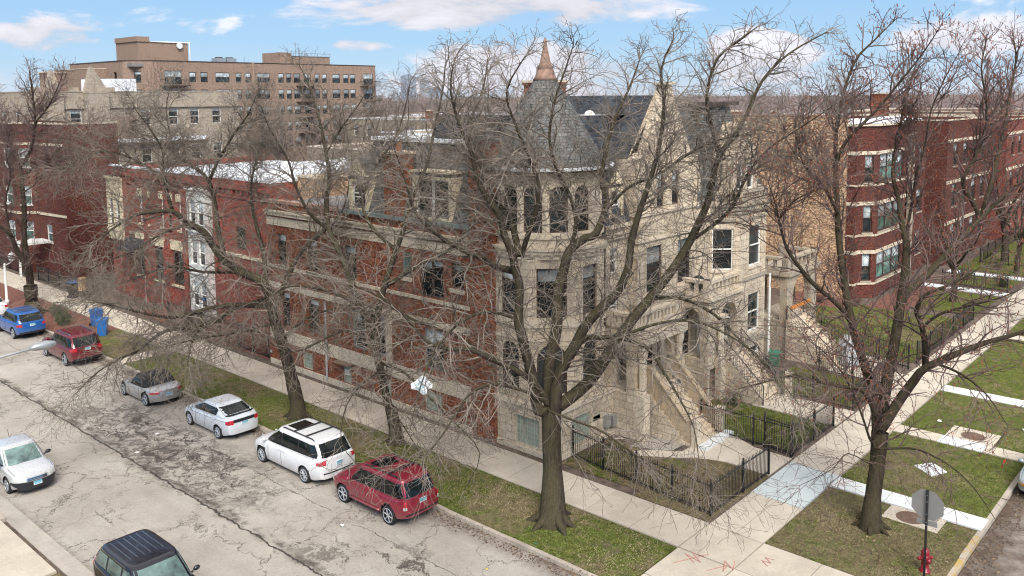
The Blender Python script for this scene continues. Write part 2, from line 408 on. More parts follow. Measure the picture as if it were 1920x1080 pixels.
WC={}
def winmesh(w,h,style,fm,gm,sm,bl):
    key=(round(w,2),round(h,2),style,fm.name,gm.name,sm.name if sm else 0,bl)
    if key in WC: return WC[key]
    f=MB(); t=.07; y0,y1=.08,.17
    def bar(x0,x1,z0,z1,a=y0,b=y1): f.box(x0,a,z0,x1,b,z1)
    g=MB()
    if style=='gb':
        bar(0,w,0,.03); bar(0,w,h-.03,h); bar(0,.03,.03,h-.03); bar(w-.03,w,.03,h-.03)
        g.poly([(0,.12,0),(w,.12,0),(w,.12,h),(0,.12,h)])
        me=[('window',f.mesh('window_frame',[fm])),('pane',g.mesh('window_pane',[M_GB]))]
    else:
        arch=style=='arch'
        n=int(style[2:]) if style.startswith('dh') and len(style)>2 else 1
        top=h-(w/2 if arch else 0)
        if arch:
            r=w/2; N=10
            for i in range(N):
                a0,a1=PI*i/N,PI*(i+1)/N
                P=lambda rr,a,y:(w/2-rr*math.cos(a),y,top+rr*math.sin(a))
                for rr0,rr1 in ((r,r-t),):
                    f.poly([P(r,a0,y0),P(r-t,a0,y0),P(r-t,a1,y0),P(r,a1,y0)]); f.poly([P(r-t,a0,y0),P(r-t,a0,y1),P(r-t,a1,y1),P(r-t,a1,y0)])
            bar(0,t,t,top); bar(w-t,w,t,top); bar(0,w,0,t); bar(t,w-t,top-.03,top+.03,y0+.01)
            bar(t,w-t,h*.4,h*.4+.05,y0+.02)
        else:
            bar(0,w,0,t); bar(0,w,h-t,h); bar(0,t,t,h-t); bar(w-t,w,t,h-t)
            for i in range(1,n): bar(w*i/n-t*.7,w*i/n+t*.7,t,h-t)
            if style!='fix':
                bar(t,w-t,h*.5-.025,h*.5+.035,y0+.012,y1-.01)
        if arch: z=[0,h*.55,h]
        else: z=[0,h*(1-bl) if bl else h*.5,h]
        gy=.15
        if arch:
            g.poly([(0,gy,0),(w,gy,0),(w,gy,top)]+[(w/2+w/2*math.cos(PI*i/10),gy,top+w/2*math.sin(PI*i/10)) for i in range(1,10)]+[(0,gy,top)],0)
        else:
            for i in range(n):
                a,b=w*i/n,w*(i+1)/n; q=h*(1-bl*(.6+.5*((i*7+3)%5)/5)) if bl else h*.5
                q=min(max(q,.05),h-.05)
                g.poly([(a,gy,0),(b,gy,0),(b,gy,q),(a,gy,q)],0); g.poly([(a,gy,q),(b,gy,q),(b,gy,h),(a,gy,h)],1 if bl else 0)
        me=[('window',f.mesh('window_frame',[fm])),('pane',g.mesh('window_pane',[gm,M_GLASSB]))]
    if sm:
        s=MB(); s.box(-.08,-.06,-.12,w+.08,.1,-.002); me.append(('sill',s.mesh('window_sill',[sm])))
    WC[key]=me; return me
def window(parent,Fr,u,z,w,h,style='dh',fm=None,gm=None,sm=None,bl=0.,d=0,name='window'):
    me=winmesh(w,h,style,fm or M_WHITE,gm or M_GLASS,sm,bl)
    p=Fr.p(u,z,d)
    o=link(name,me[0][1],None,p,Fr.ang)
    o.parent=parent
    for nm,mm in me[1:]: link(nm,mm,o)
    return o
def windows(parent,Fr,ops,style='dh',**k):
    for o in ops: window(parent,Fr,o[0],o[1],o[2],o[3],'arch' if len(o)>4 and o[4] else style,**k)
def part(mb,name,mats,parent,**k): return mb.build(name,mats,parent,**k)
# ================================================================== GROUND
def sheet(name,x0,y0,x1,y1,z,mat,n=1,kind='structure',label=None):
    mb=MB(); mb.poly([(x0,y0,z),(x1,y0,z),(x1,y1,z),(x0,y1,z)]); o=mb.build(name,mat); tag(o,label or name.replace('_',' '),kind=kind); return o
sheet('ground',-2500,-1500,3500,4000,-.16,M_SOIL,label='brown bare earth reaching to the horizon')
sheet('road',10.1,-60,20.97,420,-.12,M_ROAD,label='pale cracked residential street with rough patches in the parking lane')
sheet('side_road',20.97,-3,420,6.9,-.124,M_ROAD,label='narrow street passing the corner with leaf litter in its gutter')
mb=MB(); mb.box(10.12,24,-.16,10.72,60,-.112); mb.box(10.12,-20,-.16,10.72,23.98,-.112)
tag(mb.build('gutter',M_GUT),'concrete gutter strip along the western kerb',kind='structure')
# kerbs (segmented stones)
def kerb(name,pts,w,mat,label,seg=3.0,h=.02):
    mb=MB(); r=random.Random(3)
    for a,b in zip(pts[:-1],pts[1:]):
        Fr=F(a,b); n=max(1,int(Fr.L/seg))
        for i in range(n):
            u0=Fr.L*i/n; u1=Fr.L*(i+1)/n-.015; j=r.uniform(-.012,.012)
            mb.fbox(Fr,u0,u1,-w+j,j,-.15,h+r.uniform(-.008,.008))
    return tag(mb.build(name,mat),label,kind='structure')
arc=[(20.95+3.2-3.2*math.cos(a),6.92+3.2-3.2*math.sin(a)) for a in [PI/2*i/6 for i in range(7)]]
kerb('kerb',[(20.95,200),(20.95,10.12)],.17,M_CURB,'weathered concrete kerb beside the parked cars')
kerb('kerb_corner',arc,.17,M_CURBY,'curved kerb at the street corner',seg=.9)
kerb('yellow_kerb',[(24.15,6.92),(31.6,6.92)],.18,M_CURBY,'kerb with worn yellow paint near the hydrant',seg=1.6)
kerb('side_kerb',[(31.62,6.92),(120,6.92)],.18,M_CURB,'grey concrete kerb of the side street')
kerb('west_kerb',[(10.1,-20),(10.1,24.3)],.16,M_CURB,'western kerb near the driveway apron')
kerb('west_kerb_far',[(10.1,33.9),(10.1,200)],.16,M_CURB,'western kerb beside the silver saloon')
# raised block of earth and grass, cut to the corner radius
def block(name,poly,z,mat,label,zb=-.15):
    mb=MB(); mb.prism(poly,zb,z); return tag(mb.build(name,mat),label,kind='structure')
inner=[(21.12+3.05-3.05*math.cos(a),7.09+3.05-3.05*math.sin(a)) for a in [PI/2*i/6 for i in range(7)]]
block('parkway_grass',[(21.13,14.42),(24.28,14.42),(24.28,48.9),(21.13,48.9)],.012,M_GRASS,'grass strip between kerb and sidewalk under the big trees')
block('grass_verge',[(21.13,50.2),(24.28,50.2),(24.28,56.5),(21.13,56.5)],.012,M_GRASS,'grass verge beside the maroon car')
block('far_parkway_ground',[(21.13,56.5),(24.28,56.5),(24.28,120),(21.13,120)],.010,M_MULCH,'far planting strip of brown mulch and dead stalks')
block('driveway_apron',[(21.13,48.92),(24.28,48.92),(24.28,50.18),(21.13,50.18)],.018,M_CONC2,'narrow concrete walk crossing the grass strip by the maroon car')
block('corner_ground',[(21.13,12.28),(21.13,10.14)]+inner[1:]+[(24.28,7.1),(24.28,12.28)],.004,M_CONC,'concrete corner ramp area')
block('corner_lawn',[(26.45,7.1),(32.05,7.1),(32.05,12.3),(26.45,12.3)],.012,M_GRASS2,'patchy lawn around the corner tree and hydrant')
block('east_parkway_lawn',[(33.15,7.1),(39.3,7.1),(39.3,12.3),(33.15,12.3)],.012,M_GRASS,'green and straw coloured lawn between two narrow walks')
block('far_parkway_lawn',[(40.3,7.1),(46.4,7.1),(46.4,12.3),(40.3,12.3)],.012,M_GRASS3,'lawn strip beyond the second manhole')
block('farther_parkway_lawn',[(47.45,7.1),(59,7.1),(59,12.3),(47.45,12.3)],.012,M_GRASS3,'green lawn strip past the third narrow walk')
block('farthest_parkway_lawn',[(60,7.1),(140,7.1),(140,12.3),(60,12.3)],.012,M_GRASS,'farthest strip of lawn along the side street')
block('house_lots_ground',[(26.42,14.4),(300,14.4),(300,400),(26.42,400)],-.01,M_SOIL,'bare earth of the building lots')
mb=MB()
for x0,y0,x1,y1 in ((26.5,14.45,31.4,17.6),(26.95,17.6,30.4,21.5),(34.1,14.75,38.2,19.6),(40.7,14.75,45.4,19.3)):
    mb.poly([(x0,y0,.012),(x1,y0,.012),(x1,y1,.012),(x0,y1,.012)])
tag(mb.build('front_lawn',M_GRASS2),'small front lawns inside the iron fences',kind='structure')
mb=MB()
for x0,y0,x1,y1 in ((34.1,14.9,38.2,20.4),(40.9,15.0,45.2,19.6),(50.2,14.9,62.0,25),(63.5,14.9,70.5,19.0),(73.5,15.0,77.6,19.5),(80,15,110,20.4)):
    mb.poly([(x0,y0,.02),(x1,y0,.02),(x1,y1,.02),(x0,y1,.02)])
tag(mb.build('green_front_lawn',M_GRASS3),'lush green front lawns',kind='structure')
mb=MB()
for x0,y0,x1,y1 in ((59.8,22.2,63,27),(61.5,18.9,71,21.5)): mb.poly([(x0,y0,.03),(x1,y0,.03),(x1,y1,.03),(x0,y1,.03)])
mb.poly([(26.95,43.2,.02),(40,43.2,.02),(40,60,.02),(26.95,60,.02)])
tag(mb.build('planting_bed',M_MULCH),'mulched planting beds at the foot of the brick buildings',kind='structure')
block('west_lots_ground',[(-200,34.0),(9.94,34.0),(9.94,400),(-200,400)],0,M_GRASS,'west side lawn')
block('west_parkway_lawn',[(-200,-30),(9.94,-30),(9.94,28.6),(-200,28.6)],.0,M_GRASS2,'dry lawn at the lower left')
# litter
def scatter(name,label,rects,n,mat,size=(.03,.07),z=.03,seed=1,clump=None):
    r=random.Random(seed); mb=MB(); tot=sum((c-a)*(d-b) for a,b,c,d in rects)
    for a,b,c,d in rects:
        for i in range(int(n*(c-a)*(d-b)/tot)):
            x=r.uniform(a,c); y=r.uniform(b,d)
            if clump and math.sin(x*1.7+seed)*math.sin(y*1.3+x*.4)<clump: continue
            q=r.uniform(0,PI); s=r.uniform(*size); t=r.uniform(.25,.6); h=r.uniform(0,.04)
            ca,sa=math.cos(q)*s,math.sin(q)*s
            mb.poly([(x-ca,y-sa,z+h*.2),(x+sa*t,y-ca*t,z+h),(x+ca,y+sa,z+h*.6),(x-sa*t,y+ca*t,z)],r.randrange(len(mat)))
    return tag(mb.build(name,mat,uv=False),label,kind='stuff')
ML1=m_plain('dead_leaf_brown',(.15,.095,.055),.9,var=.4); ML2=m_plain('dead_leaf_tan',(.26,.19,.115),.9,var=.3); ML3=m_plain('dead_leaf_dark',(.09,.06,.045),.9,var=.3)
scatter('fallen_leaves','brown dead leaves on lawns and in the gutters',[(20.1,15,21.0,70),(27,14.6,31.5,21.5),(33.2,14.7,34.2,20),(28,5.8,50,6.75),(34,14.4,46,15.1),(21.1,50,24.2,70),(26.5,7.2,32,12.2)],7500,[ML1,ML2,ML3],size=(.02,.05),z=.02,clump=-.25)
scatter('gutter_leaves','matted leaf litter along the street gutters',[(28,6.2,60,6.9),(20.45,15,20.97,60)],5200,[ML1,ML3,ML3],size=(.02,.055),z=-.112,seed=5)
MG1=m_plain('grass_blade_green',(.10,.15,.025),.8,var=.4); MG2=m_plain('grass_blade_olive',(.14,.155,.045),.8,var=.3); MG3=m_plain('grass_blade_straw',(.27,.225,.13),.85,var=.3)
def tufts(name,label,rects,n,seed,w):
    r=random.Random(seed); mb=MB(); tot=sum((c-a)*(d-b) for a,b,c,d in rects)
    for a,b,c,d in rects:
        for i in range(int(n*(c-a)*(d-b)/tot)):
            x=r.uniform(a,c); y=r.uniform(b,d); k=math.sin(x*1.1+seed)+math.sin(y*.9+1.3*x)+math.sin(x*2.9-y*2.1)*.6+r.gauss(0,.5)
            mi=(0 if r.random()<.5 else 1) if k>w else 2
            q=r.uniform(0,PI*2); s=r.uniform(.01,.022); h=r.uniform(.02,.055); l=r.uniform(0,.06)
            ca,sa=math.cos(q)*s,math.sin(q)*s
            mb.add([(x-ca,y-sa,.01),(x+ca,y+sa,.01),(x-sa*2+l*ca*40,y+ca*2+l*sa*40,h)],[(0,1,2)],mi)
    return tag(mb.build(name,[MG1,MG2,MG3],uv=False),label,kind='stuff')
tufts('grass_tufts','short green and straw coloured blades of grass on the near lawns',[(21.15,14.5,24.25,44),(26.5,7.1,32,12.25),(33.2,7.1,39.3,12.25),(40.4,7.1,46.3,12.25)],62000,4,-.35)
tufts('green_grass_tufts','lush green blades of grass in the front yards',[(34.1,14.9,38.2,19.6),(40.9,15,45.2,19.6),(50.2,14.9,60,20)],16000,8,-1.6)

# ---- pavements as real slabs
def slabs(name,label,cells,z=.035,mats=None,gap=.014):
    r=random.Random(11); mb=MB()
    for c in cells:
        x0,y0,x1,y1=c[:4]; m=c[4] if len(c)>4 else r.choice((0,0,1))
        dz=r.uniform(-.006,.006); g=gap
        mb.box(x0+g,y0+g,-.1,x1-g,y1-g,z+dz,m)
    return tag(mb.build(name,mats or [M_CONC,M_CONC2,M_CONCW,M_CONCB]),label,kind='structure')
cells=[]; y=14.37
while y<120:
    cells.append((24.3,y,26.42,y+1.97)); 
    if 26<y<41: pass
    y+=1.97
slabs('sidewalk',"concrete sidewalk of slabs beside the long brick wall",cells)
slabs('corner_sidewalk','sidewalk slabs crossing at the corner',[(x,12.32,x+2.05,14.35) for x in (22.2,24.3)]+[(21.14,12.32,22.18,14.35)]+[(26.37,12.32,29.6,13.33),(26.37,13.33,29.6,14.35)]+[(24.3,y,26.4,y+2) for y in (10.3,8.3)]+[(21.3,10.3,24.28,12.3)],z=.033)
cells=[(29.62,12.35,32.2,13.35,3),(29.62,13.35,33.2,14.38,3),(32.2,12.35,33.2,13.35,3)]
x=33.2
while x<130: cells.append((x,12.35,x+2.1,14.4)); x+=2.1
slabs('side_sidewalk','sidewalk along the side street with pale new slabs at the corner gate',cells)
slabs('narrow_walk','narrow white concrete walk beside the corner tree',[(32.08,10.3,33.1,12.33,2),(32.08,8.4,33.1,10.3,2),(32.08,7.0,33.1,8.4,2)],z=.04)
slabs('second_narrow_walk','narrow walk with one pale new slab beside a manhole',[(39.32,10.5,40.27,12.33,1),(39.32,8.7,40.27,10.5,2),(39.32,7.0,40.27,8.7,1)],z=.04)
slabs('third_narrow_walk','long white narrow walk across the lawn',[(46.4,9.6,47.4,12.33,2),(46.4,7.0,47.4,9.6,2)],z=.04)
slabs('fourth_narrow_walk','far grey narrow walk',[(59,7,60,12.33,1)],z=.04)
slabs('manhole_pad','concrete pad around the near manhole',[(30.9,8.1,32.06,10.0,1)],z=.03)
slabs('far_manhole_pad','concrete pad around the far manhole',[(40.29,8.5,41.8,10.45,1)],z=.03)
slabs('west_pad','broad concrete crossing on the west side with a straight joint',[(6.9,28.7,9.92,33.9,0),(3.8,28.7,6.85,33.9,1)],z=.02)
mb=MB()
mb.prism([(31.4,14.5),(33.55,14.5),(33.6,16.2),(34.1,17.2),(34.15,18.3),(31.2,18.3),(30.6,19.3),(29.9,19.9),(29.6,19.6),(30.2,18.6),(31.0,17.6),(31.5,16.4)],-.1,.03)
mb.box(38.3,14.5,-.1,40.6,18.6,.03); mb.box(45.6,14.5,-.1,47.8,17.9,.03); mb.box(47.8,16.2,-.1,50,18.6,.03)
tag(mb.build('entry_walk',M_CONC2),'concrete entry walks leading to the stone stairs',kind='structure')
mb=MB(); mb.box(71.1,14.6,-.1,72.2,20.6,.06); mb.box(78.0,14.6,-.1,79.0,20.6,.06)
tag(mb.build('white_entry_walk',M_CONCW),'two white concrete walks toward the red brick building',kind='structure')

# ---- small things on the ground
def manhole(x,y,label,r=.42):
    t=thing('manhole_cover',label,'manhole cover',(x,y,.035),group=None)
    m=MB(); m.lathe([(r+.06,0),(r+.06,.008),(r,.008),(r,.012)],n=28); 
    for i in range(5):
        k=r*(.2+.17*i); m.lathe([(k,.012),(k,.02),(k-.03,.02),(k-.03,.012)],n=24,caps=False)
    for i in range(12):
        a=PI*i/6; m.tube([(math.cos(a)*.1,math.sin(a)*.1,.014),(math.cos(a)*r*.95,math.sin(a)*r*.95,.014)],.012,4)
    link('cover',m.mesh('manhole',[m_plain('rusty_iron_'+str(int(x)),(.20,.13,.095),.75,.3,var=.3,scale=6)]),t)
manhole(31.45,9.15,'rusty manhole cover behind the stop sign')
manhole(40.95,9.45,'rusty manhole cover on the far square concrete pad')
mb=MB(); mb.prism([(35.5,9.6),(36.3,9.25),(36.85,9.95),(36.1,10.45)],-.1,.05)
tag(mb.build('utility_cover',M_CONCW),'pale square utility cover set in the lawn right of the corner tree','cover')
t=thing('marker_flag','small red utility marker flag in the lawn','flag',(37.8,7.6,0))
m=MB(); m.cyl((0,0,0),(0,0,.5),.006,n=5); link('wire',m.mesh('wire',[M_GREY]),t)
m=MB(); m.add([(0,0,.5),(.16,-.05,.48),(.14,-.04,.34),(0,0,.36)],[(0,1,2,3)]); m.add([(0,0,.36),(.1,.05,.3),(.05,.09,.16),(0,0,.2)],[(0,1,2,3)])
link('flag',m.mesh('flag',[m_plain('red_plastic',(.6,.02,.03),.5)]),t)
# hydrant
t=thing('fire_hydrant','red fire hydrant beside the stop sign post','hydrant',(28.15,7.7,0))
MR=m_plain('red_hydrant_paint',(.25,.008,.018),.35,coat=.3,var=.25,scale=6)
m=MB(); m.lathe([(.17,0),(.17,.04),(.12,.05),(.115,.5),(.14,.51),(.14,.54),(.12,.55),(.13,.6),(.125,.66),(.09,.73),(.05,.77),(.035,.78),(.035,.83)],n=16)
link('barrel',m.mesh('hydrant_barrel',[MR],True),t)
for k,(a,r,l) in enumerate(((R(-135),.075,.2),(R(-45),.06,.18),(R(135),.06,.18))):
    m=MB(); c,s=math.cos(a),math.sin(a)
    m.cyl((0,0,.45),(c*l,s*l,.45),r*.8,n=12); m.cyl((c*l,s*l,.45),(c*(l+.05),s*(l+.05),.45),r,r*.85,12); m.cyl((c*(l+.05),s*(l+.05),.45),(c*(l+.08),s*(l+.08),.45),.025,n=6)
    link('nozzle',m.mesh('nozzle',[MR],True),t)
# stop sign seen from behind
t=thing('stop_sign','grey back of an octagonal road sign on a black post with a small plate below','road sign',(27.2,7.45,0))
m=MB(); m.box(-.03,-.03,-.2,.03,.03,3.12); link('post',m.mesh('sign_post',[M_BLACK]),t)
th=R(50)  # board seen from its back
def board(poly,d,th2,mat,name):
    m=MB(); c,s=math.cos(th),math.sin(th); n=len(poly)
    P=lambda u,z,dd:(c*u-s*dd*1,s*u+c*dd*1,z)
    v=[P(u,z,d) for u,z in poly]+[P(u,z,d+.006) for u,z in poly]
    m.add(v,[tuple(range(n)),tuple(range(n,2*n))[::-1]]+[(i,(i+1)%n,n+(i+1)%n,n+i) for i in range(n)])
    link(name,m.mesh(name,[mat],uv=False),t)
th=R(-90)
MS=m_plain('bare_aluminium_sign_back',(.24,.235,.225),.65,.2,var=.06)
board([(.5*math.cos(R(22.5+45*i)),2.62+.5*math.sin(R(22.5+45*i))) for i in range(8)],.045,0,MS,'octagonal_board')
board([(-.3,1.98),(.3,1.98),(.3,2.14),(-.3,2.14)],.045,0,MS,'lower_plate')
m=MB()
for z in (2.95,2.75,2.35,2.1,2.0): m.sphere((-.035,0,z),.016,6,4)
link('bolt',m.mesh('bolts',[M_GREY]),t)
# utility paint marks: text-like squiggles sprayed on pavement
M_PINK=m_plain('red_marking_paint',(.50,.22,.19),.8,var=.4,scale=20)
def spray(label,strokes,z=.048):
    mb=MB()
    for st in strokes:
        for (x0,y0),(x1,y1) in zip(st[:-1],st[1:]):
            Fr=F((x0,y0),(x1,y1)); mb.fbox(Fr,0,Fr.L,-.013,.013,z-.004,z)
    tag(mb.build('paint_mark',M_PINK),label,'paint mark')
spray('red sprayed arrow mark at the sidewalk joint by the fence corner',[[(23.3,13.95),(24.5,13.35)],[(23.75,13.45),(24.05,13.95),(23.9,13.3),(24.25,13.8),(24.3,13.4)]])
spray('red sprayed zigzag mark on the near sidewalk',[[(23.6,12.9),(24.3,12.55),(23.9,12.5),(24.5,12.75),(24.2,12.3),(24.7,12.5)]])
spray('faint red sprayed scribble on the corner slab',[[(25.1,11.55),(25.3,11.85),(25.35,11.55),(25.55,11.85),(25.6,11.55)]])
spray('red sprayed stroke on the narrow white walk',[[(32.3,12.1),(32.45,11.9),(32.5,12.1),(32.6,11.85),(32.75,12.0),(32.95,11.8)],[(32.25,12.2),(32.9,12.15)]])
spray('faint red sprayed mark at the second narrow walk',[[(39.2,12.4),(39.6,12.6),(39.5,12.3),(39.9,12.5)]])
def scrap(x,y,z,s,mat,label,name='paper_scrap',cat='litter'):
    r=random.Random(int(x*100)); m=MB(); pts=[(x+math.cos(a)*s*r.uniform(.6,1.1),y+math.sin(a)*s*r.uniform(.5,1),z+r.uniform(.01,.06)) for a in [PI*2*i/7 for i in range(7)]]
    n=len(pts); m.add(pts+[(x,y,z+.07)],[(i,(i+1)%n,n) for i in range(n)]); tag(m.build(name,mat,uv=False),label,cat)
scrap(41.9,11.1,.02,.16,M_WHITE,'crumpled white paper on the lawn past the corner tree')
scrap(43.2,7.9,.02,.14,M_WHITE,'white scrap on the lawn by the far manhole')
scrap(16.0,36.2,-.11,.13,M_WHITE,'white litter on the broken road surface')
scrap(17.6,37.6,-.11,.1,M_WHITE,'small white litter near the white hatchback')
scrap(17.9,24.3,-.11,.1,M_WHITE,'white crumb of litter beside the red car')
scrap(21.3,18.1,.0,.07,M_GREEN,'tiny green wrapper on the grass edge')
scrap(10.35,27.8,-.1,.09,m_plain('red_cup_paper',(.55,.02,.05),.5),'crushed red cup in the west gutter','paper_cup')
scrap(19.2,18.4,-.1,.06,m_plain('yellow_wrapper',(.7,.6,.05),.5),'tiny yellow wrapper on the near road')

# ================================================================== FENCES
def fence(name,label,pts,h=1.25,sp=.115,post=2.0,z=.0,cat='fence',mat=None):
    t=thing(name,label,cat,(pts[0][0],pts[0][1],z),group='black iron fences' if cat=='fence' else None); mat=mat or M_BLACK
    first=True
    for a,b in zip(pts[:-1],pts[1:]):
        Fr=F(a,b); n=max(1,round(Fr.L/post))
        for i in range(n+1):
            if i==0 and not first: continue
            m=MB(); u=Fr.L*i/n; m.fbox(Fr,u-.035,u+.035,-.035,.035,z-.05,z+h+.06); c=Fr.p(u,z+h+.1); m.sphere(c,.045,6,4); m.build('post',mat,t,uv=False)
        for i in range(n):
            u0=Fr.L*i/n+.035; u1=Fr.L*(i+1)/n-.035; m=MB()
            m.fbox(Fr,u0,u1,-.018,.018,z+.12,z+.16); m.fbox(Fr,u0,u1,-.018,.018,z+h-.14,z+h-.10)
            k=int((u1-u0)/sp)
            for j in range(1,k+1):
                u=u0+(u1-u0)*j/(k+1); m.fbox(Fr,u-.0085,u+.0085,-.0085,.0085,z+.03,z+h)
                q=Fr.p(u,z+h); m.add([Fr.p(u-.02,z+h,0),Fr.p(u+.02,z+h,0),Fr.p(u,z+h+.07,0)],[(0,1,2)])
            m.build('picket_panel',mat,t,uv=False)
        first=False
    return t
fence('iron_fence','black iron picket fence around the corner house front yard',[(27.75,21.5),(27.55,19.8),(26.95,14.62),(29.4,14.6),(31.5,14.55)])
fence('iron_gate','black iron gate standing open beside the corner entry walk',[(33.7,14.6),(33.95,15.9)],h=1.45,cat='gate')
fence('iron_fence','black iron fence with tall gate posts in front of the second house lawn',[(34.0,19.0),(33.9,16.4),(33.9,14.62),(38.2,14.58)],h=1.3)
fence('iron_fence','black iron fence between the second and third entry walks',[(40.75,18.6),(40.7,14.62),(45.3,14.6),(45.4,18.2)],h=1.25)
fence('iron_fence','long black iron fence along the big side lawn',[(52.0,22.6),(50.1,18.2),(48.9,14.65)],h=1.35)
fence('iron_fence','black iron fence along the sidewalk edge of the side lawn',[(50.3,14.62),(62.5,14.75)],h=1.2,sp=.14,post=2.5)
fence('iron_fence','black iron fence in front of the red brick building',[(72.6,14.9),(72.7,19.5)],h=1.1,sp=.16)
fence('iron_fence','far black iron fence on the lawn at the right edge',[(84,15),(84,19.5),(104,19.8)],h=1.3,sp=.2,post=3)
fence('iron_fence','black iron courtyard fence beyond the brick house',[(27.15,43.4),(27.15,46.6),(27.15,55.5)],h=1.5)
fence('iron_fence','short black iron fence by the dark trash bin',[(27.2,42.9),(31,42.95)],h=1.45)
fence('iron_fence','black iron fence in front of the far red brick house',[(26.8,66.5),(26.8,77.5)],h=1.2,sp=.16,post=2.4)
fence('iron_fence','small black fence around the far left lawn',[(26.9,79.5),(26.9,92)],h=1.1,sp=.18,post=2.6)

# ================================================================== STREET THINGS
t=thing('street_light','grey street light whose curved arm reaches over the left lane','street light',(5.8,28.8,0))
m=MB(); m.tube([(0,0,-.1),(0,0,4),(0,0,7.0)],[.13,.11,.08],12); link('pole',m.mesh('light_pole',[M_GALV],True),t)
m=MB(); m.tube([(0,0,6.7),(1.2,.0,7.15),(2.6,0,7.33),(3.9,0,7.42)],[.05,.045,.04,.035],8); link('arm',m.mesh('light_arm',[M_GALV],True),t)
m=MB(); m.tube([(3.75,0,7.42),(3.95,0,7.44),(4.25,0,7.44),(4.5,0,7.43),(4.58,0,7.42)],[.05,.12,.15,.10,.03],12); link('lamp_head',m.mesh('lamp_head',[M_GREY],True),t)
t=thing('lamp_post','white garden style lamp post with a round lantern by the far lawn','lamp post',(21.95,70.0,0))
m=MB(); m.lathe([(.16,0),(.16,.3),(.09,.4),(.075,3.0),(.05,3.1)],n=12); link('post',m.mesh('post',[M_WHITE],True),t)
m=MB(); m.tube([(0,0,2.9),(.4,.1,3.05),(.55,.12,3.15)],.03,6); link('bracket',m.mesh('bracket',[M_WHITE],True),t)
m=MB(); m.lathe([(.08,0),(.2,.12),(.26,.4),(.27,.5),(.16,.62),(.05,.7),(.03,.8)],c=(.55,.12,3.12),n=12); link('lantern',m.mesh('lantern',[M_WHITE],True),t)

def bin_(x,y,rz,mat,label,group=None,h=1.05,lid=None):
    t=thing('wheeled_bin',label,'bin',(x,y,.02),rz,group)
    m=MB(); a=.24;b=.3
    m.add([(-a,-a,0),(a,-a,0),(a,a,0),(-a,a,0),(-b,-b,h),(b,-b,h),(b,b,h),(-b,b,h)],[(3,2,1,0),(0,1,5,4),(1,2,6,5),(2,3,7,6),(3,0,4,7),(4,5,6,7)])
    link('bin_body',m.mesh('bin_body',[mat]),t)
    m=MB(); m.add([(-b-.03,-b-.03,h),(b+.03,-b-.03,h),(b+.03,b+.05,h),(-b-.03,b+.05,h),(-b,-b,h+.04),(b,-b,h+.04),(b,b,h+.1),(-b,b,h+.1)],[(0,1,5,4),(1,2,6,5),(2,3,7,6),(3,0,4,7),(4,5,6,7),(3,2,1,0)])
    link('lid',m.mesh('lid',[lid or mat]),t)
    for s in(-1,1):
        m=MB(); m.cyl((s*.27,.27,.1),(s*.33,.27,.1),.1,n=10); link('wheel',m.mesh('wheel',[M_BLACK]),t)
bin_(23.7,58.6,.3,M_BLUEP,'blue wheeled bin with closed lid standing on the far grass strip')
bin_(22.95,55.9,.9,M_BLUEP,'blue wheeled bin closest to the maroon car')
bin_(26.0,68.2,.2,M_BLACK,'black bin with a bright blue lid on the far sidewalk',lid=M_BLUEP,h=1.2)
t=thing('cardboard_box','tan cardboard box leaning by the black bin','box',(26.55,67.9,.05),.5)
m=MB(); m.box(-.25,-.16,.5,.25,.16,1.5); link('carton',m.mesh('carton',[m_plain('cardboard',(.5,.34,.18),.8)]),t)
t=thing('barbecue','dark covered cart on a white tray inside the courtyard fence','cart',(29.0,43.9,0),.2)
m=MB(); m.add([(-1,-.45,.35),(1,-.45,.35),(1,.45,.35),(-1,.45,.35),(-.9,-.4,.75),(1,-.4,1.15),(1,.4,1.15),(-.9,.4,.75)],[(3,2,1,0),(0,1,5,4),(1,2,6,5),(2,3,7,6),(3,0,4,7),(4,5,6,7)]); link('cart_body',m.mesh('cart',[M_BLACK]),t)
m=MB(); m.box(-1.1,-.6,.05,.9,.6,.14); link('tray',m.mesh('tray',[M_WHITE]),t)
for sx in (-.8,.8):
    for sy in (-.35,.35): m=MB(); m.box(sx-.03,sy-.03,.14,sx+.03,sy+.03,.36); link('leg',m.mesh('leg',[M_BLACK]),t)
t=thing('playhouse','small play house with an orange roof behind the courtyard fence','playhouse',(31.0,46.6,0),.3)
m=MB(); m.box(-.8,-.8,0,.8,.8,1.5); link('walls',m.mesh('walls',[M_CREAM]),t)
m=MB(); m.add([(-1,-1,1.45),(1,-1,1.45),(1,1,1.45),(-1,1,1.45),(-1,0,2.3),(1,0,2.3)],[(0,1,5,4),(2,3,4,5),(1,2,5),(3,0,4)]); link('roof',m.mesh('roof',[m_plain('orange_plastic',(.62,.2,.05),.5)]),t)
t=thing('garden_awning','blue striped awning in the courtyard','awning',(30.0,54.2,0),-.2)
m=MB(); 
for i in range(8): m.add([(-1.2+i*.3,-.7,1.55),(-.9+i*.3,-.7,1.55),(-.9+i*.3,.6,2.0),(-1.2+i*.3,.6,2.0)],[(0,1,2,3)],i%2)
link('canopy',m.mesh('canopy',[M_BLUEP,M_WHITE]),t)
for sx in (-1.15,1.15): m=MB(); m.cyl((sx,-.65,0),(sx,-.65,1.56),.03,n=6); link('pole',m.mesh('pole',[M_WHITE]),t)
